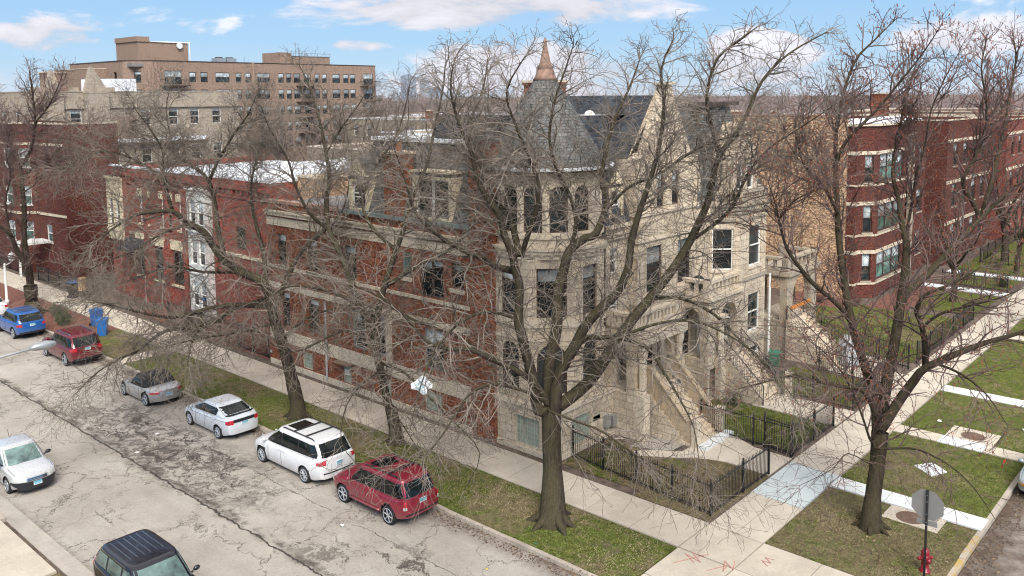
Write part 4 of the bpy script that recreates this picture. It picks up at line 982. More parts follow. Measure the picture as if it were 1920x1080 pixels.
for a in (0,2,4): m=MB(); m.cyl((math.cos(a)*.2,math.sin(a)*.2,.2),(math.cos(a)*.3,math.sin(a)*.3,0),.02,n=5); link('leg',m.mesh('leg',[M_BLACK]),t)

# ---------------- house 3: canted bay
H3=thing('bay_row_house','limestone row house with a canted bay and white window frames','house',(41,21.5,0))
pts=[(41.0,22.8),(42.3,21.45),(45.4,21.45),(46.7,22.7)]
m=MB(); store=[]
for k,(a,b) in enumerate(zip(pts[:-1],pts[1:])):
    Fr=F(a,b); w=[1.15,1.45,1.0][k]; u=(Fr.L-w)/2+(0 if k!=1 else .25)
    ops=[(u,2.0,w,2.15),(u,5.7,w,2.25)]+([(u,.2,w,.9)] if k==1 else []); wall(m,Fr,0,9.0,ops,.24); store.append((Fr,ops))
m.poly([(*p,9.0) for p in pts])
W3=m.build('bay_wall',M_STONE,H3)
for Fr,ops in store: windows(W3,Fr,ops,'dh',fm=M_WHITE,sm=M_SMOOTH,bl=.0)
m=MB()
for z0,z1,d in ((5.0,5.2,.08),(8.35,8.5,.08),(8.75,9.15,.14),(9.151,9.28,.26),(1.5,1.75,.08)):
    m=MB()
    for Fr,_ in store: m.fbox(Fr,-d*.4,Fr.L+d*.4,.0015,d,z0,z1)
    m.build('stone_band',M_LIME,H3)
balustrade(H3,[(41.1,22.8),(42.35,21.6),(45.35,21.6),(46.6,22.8)],9.29,9.95,M_LIME,step=.3)
Fd=F((42.5,22.0),(45.3,22.0)); m=MB(); dw=[(.35,9.9,.8,1.5),(1.6,9.9,.8,1.5)]; wall(m,Fd,9.2,11.7,dw,.2); m.poly([Fd.p(0,11.7),Fd.p(2.8,11.7),Fd.p(1.4,13.6)])
m.poly([Fd.p(0,11.7),Fd.p(1.4,13.6),Fd.p(1.4,13.6,-1.4),Fd.p(0,11.7,-1.4)]); m.poly([Fd.p(1.4,13.6),Fd.p(2.8,11.7),Fd.p(2.8,11.7,-1.4),Fd.p(1.4,13.6,-1.4)]); m.poly([Fd.p(0,9.2),Fd.p(0,11.7),Fd.p(0,11.7,-1.4),Fd.p(0,9.2,-1.4)]); m.poly([Fd.p(2.8,11.7),Fd.p(2.8,9.2),Fd.p(2.8,9.2,-1.4),Fd.p(2.8,11.7,-1.4)])
WG=m.build('gable_dormer',M_STONE,H3); windows(WG,Fd,dw,'dh',fm=M_WHITE,bl=.2)
m=MB(); Q=hip(m,[(41.0,22.7),(46.9,22.7),(46.9,36),(41.0,36)],9.3,[1.3,1.3,.2,.2],14.5,0,1); m.build('slate_roof',[M_SLATE,M_ROOFG],H3)
m=MB(); m.box(40.98,23.65,14.5,46.2,23.95,14.7); m.build('roof_ridge',M_DARK,H3)
m=MB(); m.box(41,22.95,0,46.8,36,9.28); m.build('rear_body',M_TAN2,H3)
m=MB(); m.cyl((46.75,22.8,9.2),(46.75,22.8,10.2),.45,.3,12); m.build('corner_turret',M_SLATE,H3)
P3,FP3=porch(H3,46.5,50.6,20.6,22.9,2.15,5.0,(.75,3.3,2.55),door=(47.6,48.6),m0=M_LIME)
m=MB(); m.fbox(FP3,-.1,4.2,.0015,.18,4.75,5.02); m.fbox(F((46.5,22.9),(46.5,20.6)),0,2.3,.0015,.18,4.75,5.02); m.build('porch_cornice',M_LIME,P3)
balustrade(P3,[(46.65,22.7),(46.65,20.75),(50.45,20.75),(50.45,22.7)],5.03,5.8,M_LIME,step=.5)
m=MB(); m.tube([(45.6,21.25,5.0),(45.6,21.25,.1)],.07,8); m.build('downpipe',M_WHITE,H3)
m=MB(); m.box(46.95,20.5,2.75,49.6,20.56,2.95); m.build('hanging_basket_rail',m_plain('orange_banner_cloth',(.6,.22,.04),.7),P3)
stairs('stone stair with iron railings at the arched porch by the side lawn',46.3,48.8,17.9,20.55,2.15,False,rail=True)
# ================================================================== OTHER BUILDINGS
def grid_ops(L,zs,w,h,n,m0=1.0):
    st=(L-2*m0)/n; return [(m0+st*(i+.5)-w/2,z,w,h) for z in zs for i in range(n)]
def body(parent,x0,y0,x1,y1,z1,mat,roof=M_ROOFG,par=.5,name='wall',opsY=(),opsX=(),style='dh',fm=M_WHITE,bl=.3,sm=None,depth=.2,capm=None,z0=0,gm=None):
    """rectangular building: -Y face and -X face carry windows"""
    Fy=F((x0,y0),(x1,y0)); Fx=F((x0,y1),(x0,y0)); m=MB()
    wall(m,Fy,z0,z1,opsY,depth); wall(m,Fx,z0,z1,opsX,depth); wall(m,F((x1,y0),(x1,y1)),z0,z1); wall(m,F((x1,y1),(x0,y1)),z0,z1)
    o=m.build(name,mat,parent); windows(o,Fy,opsY,style,fm=fm,bl=bl,sm=sm,gm=gm); windows(o,Fx,opsX,style,fm=fm,bl=bl,sm=sm,gm=gm)
    boxpart('roof',roof,parent,x0+.25,y0+.25,z1-par-.1,x1-.25,y1-.25,z1-par)
    m=MB(); t=.28
    for a,b in (((x0,y0),(x1,y0)),((x1,y0),(x1,y1)),((x1,y1),(x0,y1)),((x0,y1),(x0,y0))):
        Fr=F(a,b); m.fbox(Fr,-.05,Fr.L+.05,-t,.06,z1+.002,z1+.12)
    m.build('coping',capm or M_SMOOTH,parent)
    m=MB()
    for a,b in (((x0+t,y0+t),(x1-t,y0+t)),((x1-t,y1-t),(x0+t,y1-t)),((x0+t,y1-t),(x0+t,y0+t)),((x1-t,y0+t),(x1-t,y1-t))):
        Fr=F(a,b); m.poly([Fr.p(0,z1-par),Fr.p(0,z1),Fr.p(Fr.L,z1),Fr.p(Fr.L,z1-par)][::1])
    m.build('parapet_back',mat,parent)
    return o,Fy,Fx
# ---- yellow brick flank and red front, beyond the side lawn
B=thing('brick_flats','three storey flats with a plain yellow brick flank and a dark red front','apartment building',(63,22.9,0))
m=MB(); Fx=F((63,47),(63,23.6)); wall(m,Fx,0,13.4); m.build('yellow_flank',M_TAN,B)
m=MB(); m.fbox(Fx,0,Fx.L,-.4,.05,13.402,13.53); m.build('coping',m_plain('weathered_clay_coping',(.42,.27,.21),.8,var=.35),B)
boxpart('roof',M_ROOFG,B,63.4,24,12.6,79,47,12.8)
def bay(parent,Fr,zs,w,h,n,L,u,mat=M_DRED,fm=M_DARK): pass
seg=[((63,23.6),(63.0,22.9)),((63.0,22.9),(63.7,22.9)),((63.7,22.9),(64.6,22.0)),((64.6,22.0),(71.0,22.0)),((71.0,22.0),(71.9,22.9)),((71.9,22.9),(72.6,22.9))]
m=MB(); S=[]
for a,b in seg:
    Fr=F(a,b); L=Fr.L; ops=[]
    if L>4: ops=[(.45,z,5.3,2.1) for z in (1.3,4.9,8.6)]
    elif abs(L-1.27)<.1: ops=[(.3,z,.68,2.1) for z in (1.3,4.9,8.6)]
    wall(m,Fr,0,12.7,ops); S.append((Fr,ops))
o=m.build('red_bay_wall',M_DRED,B)
for Fr,ops in S: windows(o,Fr,ops,'dh3' if Fr.L>4 else 'dh',fm=M_DARK,bl=.55,gm=M_GLASSG if Fr.L>4 else M_GLASS,sm=M_LIME)
m=MB()
for Fr,ops in S:
    for z in (1.02,3.32,4.62,6.92,8.32,10.62): m.fbox(Fr,0,Fr.L,.0015,.06,z,z+(.26 if z in (3.32,6.92,10.62) else .14))
    m.fbox(Fr,-.1,Fr.L+.1,-.2,.16,12.702,12.85)
m.build('cream_stone_band',M_SMOOTH,B)
m=MB(); m.poly([(63.2,23.7,12.86),(63.5,23.0,12.86),(64.6,23.0,12.86),(65.6,22.0,12.86),(70.6,22.0,12.86),(71.6,23,12.86),(78.9,23.2,12.86),(78.9,25.2,13.1),(63.2,25.2,13.1)]); m.build('white_roof_edge',M_ROOFW,B)
Fr=F((72.6,24.4),(76.2,24.4)); m=MB(); ops=[(.7,z,2.0,2.1) for z in (1.4,5.0,8.7)]; wall(m,Fr,0,12.7,ops); wall(m,F((72.6,22.9),(72.6,24.4)),0,12.7); o=m.build('recessed_wall',M_DRED,B); windows(o,Fr,ops,'dh',fm=M_DARK)
m=MB()
for x in (72.9,75.9):
    m.box(x-.22,22.9,0,x+.22,23.3,11.6)
for z in (4.2,7.9,11.6): m.box(72.6,22.85,z,76.2,24.3,z+.25)
m.build('porch_frame',M_LIME,B)
Fr=F((76.2,22.9),(79,22.9)); m=MB(); ops=[(.6,z,1.5,2.0) for z in (1.4,5.0,8.7)]; wall(m,Fr,0,12.7,ops); o=m.build('red_wall',M_DRED,B); windows(o,Fr,ops,'dh',fm=M_DARK,bl=.4,sm=M_LIME)
m=MB(); m.poly([(63,23.6,12.7),(79,23.6,12.7),(79,25,13.0),(63,25,13.0)]); m.build('roof_edge',M_ROOFG,B)
chimney('chimney',79.0,26.5,80.2,27.7,12.7,15.1,M_RED,B,0)
t=thing('roof_fan','dark round ventilator on the flat roof of the yellow brick flats','ventilator',(77.3,29,12.8)); m=MB(); m.cyl((0,0,0),(0,0,1.2),.15,n=8); link('stack',m.mesh('stack',[M_GREY]),t); m=MB(); m.sphere((0,0,1.4),.45,10,6,sq=(1,1,.6)); link('cap',m.mesh('cap',[M_BLACK],True),t)
# second and third red blocks further right
def redblock(x0,x1,y0,y1,h,label,mat=M_DRED,nw=3,bl=.4):
    B=thing('brick_flats',label,'apartment building',(x0,y0,0))
    o,Fy,Fx=body(B,x0,y0,x1,y1,h,mat,opsY=grid_ops(x1-x0,(1.4,5.0,8.6) if h>11 else (1.4,4.9),1.5,2.0,nw),opsX=grid_ops(y1-y0,(5.0,8.6) if h>11 else (4.9,),1.1,1.7,3),fm=M_DARK,bl=bl,sm=M_LIME,capm=M_SMOOTH)
    m=MB(); 
    for z in ([3.5,7.1,10.7] if h>11 else [3.5]): m.fbox(Fy,0,Fy.L,.0015,.06,z,z+.28)
    m.build('cream_stone_band',M_SMOOTH,B); return B
redblock(80.5,95,21.6,40,12.6,'dark red brick flats right of the white entry walks',nw=4)
redblock(98,116,20.8,40,12.2,'red brick flats at the far right edge behind the tall iron fence',mat=M_RED2,nw=5)
redblock(119,140,22,45,12.5,'farthest brown brick flats along the side street',mat=M_APT,nw=5)
M_CLOTHB=m_plain('black_awning_cloth',(.02,.02,.024),.8,var=.3)
# ---- red painted building with cream trim, street side
B=thing('painted_brick_building','long painted red brick building with cream lintels and white bay columns','apartment building',(29,44,0))
Fs=F((29.3,68.5),(29.3,46.0)); Uy=lambda y:68.5-y
r2=[(Uy(y),5.9,1.5,2.0) for y in (63.6,60.2,57.6)]; r1=[(Uy(y),1.9,w,2.5) for y,w in ((64.2,1.0),(61.5,1.2),(58.8,2.6))]
m=MB(); wall(m,Fs,0,9.9,r2+r1+[(Uy(50.2),5.4,1.2,1.5)],.3); wall(m,F((29.3,46),(44,46)),0,9.9,[(3,5.5,1.2,1.6),(8,5.5,1.2,1.6)]); wall(m,F((44,68.5),(29.3,68.5)),0,9.9)
o=m.build('red_painted_wall',M_RED2,B); windows(o,Fs,r2,'dh2',fm=M_WHITE,bl=.5); windows(o,Fs,r1,'fix',fm=M_DARK,gm=M_GLASS); window(o,Fs,Uy(50.2),5.4,1.2,1.5,'dh',fm=M_DARK)
m=MB()
for q in r2+r1: m.fbox(Fs,q[0]-.25,q[0]+q[2]+.25,.0015,.08,q[1]+q[3],q[1]+q[3]+.55); m.fbox(Fs,q[0]-.1,q[0]+q[2]+.1,.0015,.12,q[1]-.16,q[1]-.01)
m.fbox(Fs,0,22.5,.0015,.1,4.9,5.1); m.build('cream_lintel',M_CREAM,B)
m=MB()
for y in (62.4,59.2,56.6,65.6): m.fbox(Fs,Uy(y)-.25,Uy(y)+.25,.0015,.22,0,9.2)
m.build('red_pier',M_RED2,B)
Fw=F((28.75,55.4),(28.75,53.0)); m=MB(); wo=[(u,z,.85,1.75) for z in (1.0,3.9,6.6) for u in (.25,1.3)]; wall(m,Fw,0,9.0,wo,.15); wall(m,F((28.75,53),(29.29,53)),0,9.0); wall(m,F((29.29,55.4),(28.75,55.4)),0,9.0); m.poly([(28.75,53,9),(29.3,53,9),(29.3,55.4,9),(28.75,55.4,9)])
o=m.build('white_window_bay',m_plain('weathered_white_paint',(.52,.52,.50),.7,var=.25,scale=1.5),B); windows(o,Fw,wo,'dh',fm=M_WHITE,bl=.5)
m=MB()
for z in (3.3,6.15,9.0): m.fbox(Fw,-.08,2.48,.0015,.12,z+.002,z+.16)
m.build('bay_cornice',M_WHITE,B)
m=MB(); m.add([(28.3,62.6,3.9),(28.3,65.6,3.9),(29.28,65.6,4.7),(29.28,62.6,4.7)],[(0,1,2,3)]); m.add([(28.3,62.6,3.7),(28.3,65.6,3.7),(28.3,65.6,3.9),(28.3,62.6,3.9)],[(0,1,2,3)]); m.build('black_awning',M_CLOTHB,B)
m=MB(); m.fbox(Fs,0,22.5,.0015,.2,9.3,9.5); m.fbox(Fs,0,22.5,.0015,.12,8.75,8.85)
for i in range(40): m.fbox(Fs,.2+i*.56,.42+i*.56,.0015,.14,9.02,9.3)
m.build('brick_cornice',M_RED2,B)
m=MB(); xx=None
Fc=F((28.95,68.4),(28.95,65.9)); co_=[(.3,5.4,.75,2.1,True),(1.45,5.4,.75,2.1,True)]; wall(m,Fc,4.3,9.1,co_,.12); wall(m,F((28.95,65.9),(29.29,65.9)),4.3,9.1); m.poly([(28.95,65.9,4.3),(29.3,65.9,4.3),(29.3,68.4,4.3),(28.95,68.4,4.3)]); m.fbox(Fc,-.1,2.6,.0015,.12,9.0,9.2); m.fbox(Fc,-.05,2.55,.0015,.08,5.0,5.15); m.fbox(Fc,0,2.5,.0015,.05,7.9,8.0)
o=m.build('cream_bay',M_CREAM,B); windows(o,Fc,co_,'arch',fm=M_WHITE)
m=MB(); m.box(29.6,46.3,9.35,44,68.3,9.45); m.build('roof',M_ROOFW,B); m=MB(); m.box(29.28,46,9.9,29.6,68.5,10.05); m.box(29.6,46,9.9,44,46.3,10.05); m.box(29.6,57,9.46,44,57.4,10.1); m.build('coping',M_ROOFW,B)
# pale building with parapet behind
B=thing('low_flat_roofed_building','low pale brick building with a white roof between the brick house and the apartments','building',(46,50,0))
body(B,46,50,72,66,10.6,M_TAN2,roof=M_ROOFW,opsY=grid_ops(26,(6.2,),1.1,1.5,6),opsX=grid_ops(16,(6.2,),1.1,1.5,4))
B=thing('low_flat_roofed_building','tan rear block directly behind the long brick side','building',(30.5,36,0))
body(B,31,43.2,38,45.6,10.2,M_TAN,roof=M_ROOFW)
# dark red house far left
B=thing('far_brick_house','dark red brick flats with white framed windows at the left edge','apartment building',(28,74,0))
pts=[(28.2,96),(28.2,86.5),(27.0,85.3),(27.0,82.0),(28.2,80.8),(28.2,79.8),(28.6,75.5)]
m=MB(); S=[]
for a,b in zip(pts[:-1],pts[1:]):
    Fr=F(a,b); ops=[]
    if 3.0<Fr.L<3.5: ops=[(.7,z,1.9,1.6) for z in (2.9,6.0,9.3)]
    elif 1.6<Fr.L<1.8: ops=[(.35,z,.95,1.6) for z in (2.9,6.0,9.3)]
    elif 8<Fr.L: ops=[(u,z,1.3,1.6) for u in (1,4,7) for z in (2.9,6.0,9.3)]
    elif 4<Fr.L<5: ops=[(.7,z,1.0,1.5) for z in (2.9,)]
    wall(m,Fr,0,13.0,ops); S.append((Fr,ops))
wall(m,F((28.6,75.5),(33.2,75.5)),0,13.0); wall(m,F((33.2,75.5),(33.2,96)),0,13)
o=m.build('dark_red_wall',M_DRED,B)
for Fr,ops in S: windows(o,Fr,ops,'dh',fm=M_WHITE,bl=.6,sm=M_WHITE,gm=M_GLASSG)
m=MB()
for Fr,ops in S: m.fbox(Fr,-.05,Fr.L+.05,.0015,.1,5.2,5.4); m.fbox(Fr,-.05,Fr.L+.05,.0015,.05,11.2,11.4); m.fbox(Fr,-.05,Fr.L+.05,-.3,.08,13.002,13.15)
m.fbox(F((28.6,75.5),(33.2,75.5)),0,4.6,-.3,.08,13.002,13.15); m.build('white_ledge',M_SMOOTH,B)
boxpart('roof',M_ROOFG,B,29,75.8,12.4,33,96,12.5)
m=MB(); m.box(26.2,78.2,2.9,28.2,80.2,3.1); m.box(26.25,78.25,0,26.4,78.4,2.9); m.box(26.25,80.0,0,26.4,80.15,2.9); m.build('porch_canopy',M_WHITE,B)
# ---- tan gothic building
B=thing('gabled_stone_hall','large tan stone building with stepped parapets and steep gables','building',(37,110,0))
o,Fy,Fx=body(B,38,110,65.5,135,15.9,M_LIME,roof=M_ROOFW,opsY=[(u,z,1.3,2.1) for u in (4.8,7.2,13.4,17.2,20.2,23.4) for z in (11.6,6.8)],opsX=grid_ops(25,(11.6,7),1.3,2.0,5),fm=M_WHITE,bl=.2,capm=M_LIME)
for gx0,w,hh,pk in ((44.4,2.9,3.2,.32),(39.9,2.0,2.7,.4)):
    Fr=F((gx0,109.4),(gx0+w,109.4)); m=MB(); m.fbox(Fr,0,w,-1.0,0,9,15.8)
    m.add([Fr.p(-.05,15.8,.05),Fr.p(w+.05,15.8,.05),Fr.p(w*pk+.08,15.8+hh,.05),Fr.p(w*pk-.08,15.8+hh,.05),Fr.p(-.05,15.8,-.7),Fr.p(w+.05,15.8,-.7),Fr.p(w*pk+.08,15.8+hh,-.7),Fr.p(w*pk-.08,15.8+hh,-.7)],[(0,1,2,3),(7,6,5,4),(0,3,7,4),(2,1,5,6),(3,2,6,7)])
    m.build('steep_gable',M_LIME,B)
m=MB(); m.fbox(Fy,0,27.5,.0015,.25,13.9,14.2); m.fbox(Fy,6.2,9.6,-.3,.5,9.2,13.6); m.build('stone_band',M_LIME,B)
for i in range(5): m=MB(); m.fbox(Fy,.5+i*2.2,1.5+i*2.2,-.25,.05,16.02,16.5); m.build('battlement',M_LIME,B)
m=MB(); m.fbox(Fy,8.4,12.6,-.3,.3,9.6,12.8); m.build('brick_infill',M_APT,B)
chimney('chimney',41.0,112,43.2,114,15.4,18.4,M_APT,B,0)
boxpart('white_penthouse',M_ROOFW,B,47.5,112,15.4,52,118,17.6)
m=MB(); m.box(38.5,109.2,9.5,60,109.9,10.0); m.build('white_ledge',M_ROOFW,B)
# ---- brown apartment block
B=thing('apartment_block','six storey brown brick apartment block with black balconies and roof penthouses','apartment building',(72,150,0))
Fa=F((72.7,150),(123,150)); L=Fa.L
def xa(px): return (px-285)/(703-285)*50.3
ops=[]
for z in (17.9,14.7,11.5,8.3,5.1):
    for px,w in ((347,1.3),(366,1.4),(397,2.9),(425,1.2),(442,1.2),(470,2.8),(503,1.3),(518,1.2),(534,1.5),(555,1.6),(575,1.2),(590,1.2),(615,2.0),(636,1.4),(651,1.4)): ops.append((xa(px)-w/2,z,w,1.85))
    for px,w in ((316,3.2),(686,2.6)): ops.append((xa(px)-w/2,z-.35,w,2.4))
m=MB(); wall(m,Fa,0,21.6,ops,.3); Fl=F((68.9,176),(68.9,153.4)); Fk=F((68.9,153.4),(72.7,150))
k=[(1.9,z,1.2,2.0) for z in (17.8,14.6,11.4,8.2)]; wall(m,Fk,0,21.6,k,.3); wall(m,Fl,0,21.6,grid_ops(22.6,(17.9,14.7,11.5),1.3,1.8,5)); wall(m,F((123,150),(123,176)),0,21.6)
o=m.build('brick_wall',M_APT,B); windows(o,Fa,ops,'dh',fm=M_DARK,bl=.5); windows(o,Fk,k,'dh',fm=M_DARK,bl=.3)
boxpart('roof',M_ROOFG,B,69.5,151,20.6,122.5,176,21.2)
m=MB()
for Fr in (Fa,Fk,Fl): m.fbox(Fr,0,Fr.L,-.35,.08,21.602,21.75)
m.build('coping',M_DARK,B)
for px,w in ((316,5.0),(686,4.6),(550,4.4)):
    for z in (17.3,14.1,10.9,7.7):
        if px==550 and z in (17.3,10.9): pass
        m=MB(); u0=xa(px)-w/2; m.fbox(Fa,u0,u0+w,0,1.6,z-.12,z); m.fbox(Fa,u0,u0+w,1.54,1.6,z+.95,z+1.05); m.fbox(Fa,u0,u0+.06,0,1.6,z+.95,z+1.05); m.fbox(Fa,u0+w-.06,u0+w,0,1.6,z+.95,z+1.05)
        for i in range(int(w/.25)+1): m.fbox(Fa,u0+i*.25,u0+i*.25+.05,1.55,1.59,z,z+.95)
        m.build('balcony',M_BLACK,B)
m=MB(); m.box(70.9,151.5,21.2,80.3,160,25.0); m.build('penthouse',M_APT,B); m=MB(); m.box(70.7,151.3,25.002,73.0,160,25.9); m.build('penthouse_parapet',M_APT,B); m=MB(); m.box(73.2,151.3,25.003,80.5,160.2,25.2); m.cyl((80.5,151.2,25.3),(80.5,151.2,21.6),.12,n=6); m.cyl((78.5,151.2,24.5),(78.5,151.0,24.5),.55,n=14); m.build('penthouse_trim',M_ROOFW,B)
m=MB(); m.box(99.9,151.5,21.2,102.6,158,24.0); m.box(103.0,151.8,21.2,112.2,160,23.3); m.build('penthouse',M_APT,B); m=MB(); m.box(103,151.7,23.302,112.3,160,23.42); m.box(103,151.6,23.9,112.3,151.7,24.0); 
for x in (103.1,106,109,112.2): m.box(x-.04,151.6,23.42,x+.04,151.7,23.9)
m.build('roof_railing',M_GREY,B)
t=thing('rooftop_unit','grey rooftop air handling unit on the apartment block','air conditioner',(88,155,21.2)); 
for i in range(2): m=MB(); m.box(i*2.2,0,0,i*2.2+2.0,2,1.5); link('casing',m.mesh('casing',[M_GREY]),t); m=MB(); m.cyl((i*2.2+1,1,1.5),(i*2.2+1,1,1.7),.7,n=12); link('fan',m.mesh('fan',[M_DARK]),t)
t=thing('utility_pole','tall thin weathered pole with a crossarm in front of the apartment block','pole',(64.9,105,0)); m=MB(); m.cyl((0,0,0),(0,0,19.8),.2,.15,10); link('shaft',m.mesh('shaft',[M_WOOD],True),t); m=MB(); m.box(-.8,-.06,19.2,.8,.06,19.35); link('crossarm',m.mesh('crossarm',[M_WOOD]),t)
# annex left of block
B=thing('apartment_annex','lower brown brick wing left of the apartment block','apartment building',(60,160,0))
body(B,66,160,73,176,20.4,M_APT,opsY=grid_ops(7,(17,13.6),1.2,1.7,2),fm=M_DARK)
# mid distance buildings to the right of the apartments
def low(x,y,w,d,h,mat,roof,label,name='distant_building',ny=4,rows=1,chim=True,fm=M_WHITE):
    B=thing(name,label,'building',(x,y,0)); zs=[h-2.6-3.1*i for i in range(rows)]
    body(B,x,y,x+w,y+d,h,mat,roof=roof,opsY=grid_ops(w,zs,1.1,1.6,ny) ,opsX=grid_ops(d,zs,1.1,1.6,max(2,ny-2)),fm=fm,capm=M_ROOFW if roof is M_ROOFW else None)
    if chim: chimney('chimney',x+w*.3,y+d*.4,x+w*.3+.9,y+d*.4+.9,h-.5,h+1.3,M_RED,B,0)
low(84,92,26,18,11.6,M_TAN2,M_ROOFW,'low tan building with a white roof right of the apartment block',ny=7)
low(66,66,22,14,10.8,M_LIME,M_ROOFW,'grey stone building with a bright white roof edge behind the long slate roof',ny=6)
low(118,120,26,20,11,M_RED,M_ROOFW,'small red brick house far behind the bare trees right of the apartments',ny=6)
low(150,150,30,24,10.4,M_DRED,M_ROOFG,'distant red brick block under the skyline towers',ny=6)
low(66,52,14,12,11.0,M_TAN,M_ROOFG,'tan block just behind the yellow flank',ny=3)
low(92,46,34,16,11.6,M_APT,M_ROOFW,'brown brick block with a white roof edge behind the yellow flats',ny=8)
low(84,70,40,20,11.2,M_RED,M_ROOFG,'red brick row with grey roof far behind the yellow flats',ny=9)
low(135,60,40,20,10.6,M_TAN2,M_ROOFW,'pale brick row with white roof in the right distance',ny=8)
low(142,34,40,20,10.8,M_RED2,M_ROOFG,'red brick row near the right horizon',ny=8)
low(190,60,50,30,9.8,M_DRED,M_ROOFW,'dark red row on the right horizon',ny=8)
low(170,110,50,30,9.6,M_APT,M_ROOFG,'brown row beneath the distant trees',ny=8)
low(12,150,24,20,12.0,M_APT,M_ROOFG,'grey brown building at the far left horizon',ny=5)
low(20,215,40,30,11.0,M_TAN2,M_ROOFG,'pale building at the end of the street',ny=6)
# west row across the street (beyond the left frame edge)
# skyline towers
def tower(x,y,w,h,label,c):
    B=thing('skyline_tower',label,'tower',(x,y,0)); m=MB(); m.box(x,y,0,x+w,y+w*.7,h); m.box(x+w*.2,y+w*.1,h,x+w*.7,y+w*.6,h*1.05); m.build('shaft',c,B)
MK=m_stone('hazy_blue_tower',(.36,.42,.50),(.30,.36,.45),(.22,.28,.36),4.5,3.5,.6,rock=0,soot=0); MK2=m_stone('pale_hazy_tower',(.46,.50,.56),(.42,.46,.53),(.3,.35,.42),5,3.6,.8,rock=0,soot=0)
for i,(px,pw,top,mm,l) in enumerate(((766,24,145,MK,'tallest hazy blue skyscraper on the horizon'),(798,16,152,MK2,'slender pale skyscraper right of the tallest one'),(815,24,168,MK,'low hazy slab among the skyline towers'),(838,14,176,MK2,'small pale tower at the right of the skyline'),(744,14,178,MK2,'faint low tower left of the skyline'))):
    D=2300; f0=lambda p:(p-960)/1622.
    # direction on the ground for that picture column
    ps=R(41.8); fx,fy=math.cos(ps),math.sin(ps); rx,ry=math.sin(ps),-math.cos(ps); k=f0(px)
    x=D*(fx+rx*k*1.005); y=D*(fy+ry*k*1.005); h=15.2+(181-top)/1622*D*1.0
    tower(x,y,pw/1622*D,h,l,mm)
# ================================================================== VEHICLES
def paint(name,col,metal=.0,rough=.28):
    m,T,b=newmat(name); co=T.coord('Object')
    n=T.noise(co,2.5,4,.6); f=T.maprange(n,.3,.7,.93,1.05)
    d=T.noise(co,9,5,.7); c=T.mix(1,col,T.comb(f,f,f),'MULTIPLY'); z=T.sep(co)[2]
    dirt=T.math('MULTIPLY',T.maprange(z,.75,.15,0,.55),T.maprange(d,.3,.6,.3,1)); c=T.mix(dirt,c,(.22,.19,.16))
    prin(b,T,c,T.maprange(d,.3,.7,rough*.8,rough*1.4),metal,.5,coat=.7); return m
M_TYRE=m_plain('tyre_rubber',(.014,.014,.014),.85,var=.2); M_RIM=m_plain('alloy_rim',(.55,.56,.58),.3,.7,var=.08); M_RIMG=m_plain('dull_hubcap',(.36,.37,.38),.4,.6,var=.1)
M_TRIM=m_plain('black_car_trim',(.018,.018,.022),.45,var=.2); M_SEAM=m_plain('panel_gap',(.02,.02,.02),.9,var=0)
M_TAIL=m_plain('red_tail_lens',(.48,.012,.03),.15,coat=1,var=.25,scale=9); M_LENS=m_plain('clear_head_lens',(.62,.62,.58),.1,.2,coat=1,var=.3,scale=12); M_AMBER=m_plain('amber_lens',(.6,.22,.03),.2,coat=1)
M_PLATE=m_plain('licence_plate_face',(.62,.66,.68),.4,var=.1); M_PLATEB=m_plain('licence_plate_blue_band',(.05,.35,.5),.4,var=.1); M_CHROME=m_plain('chrome',(.6,.6,.6),.15,1,var=.05); M_CLOTH=m_plain('black_canvas_top',(.02,.02,.024),.9,var=.4,scale=6,bump=.4)
def lerp(tab,x):
    if x<=tab[0][0]: return tab[0][1]
    for (a,b),(c,d) in zip(tab[:-1],tab[1:]):
        if x<=c: return b+(d-b)*(x-a)/(c-a)
    return tab[-1][1]
def sm(tab,x,w=.12): return (lerp(tab,x-w)+lerp(tab,x)*2+lerp(tab,x+w))/4
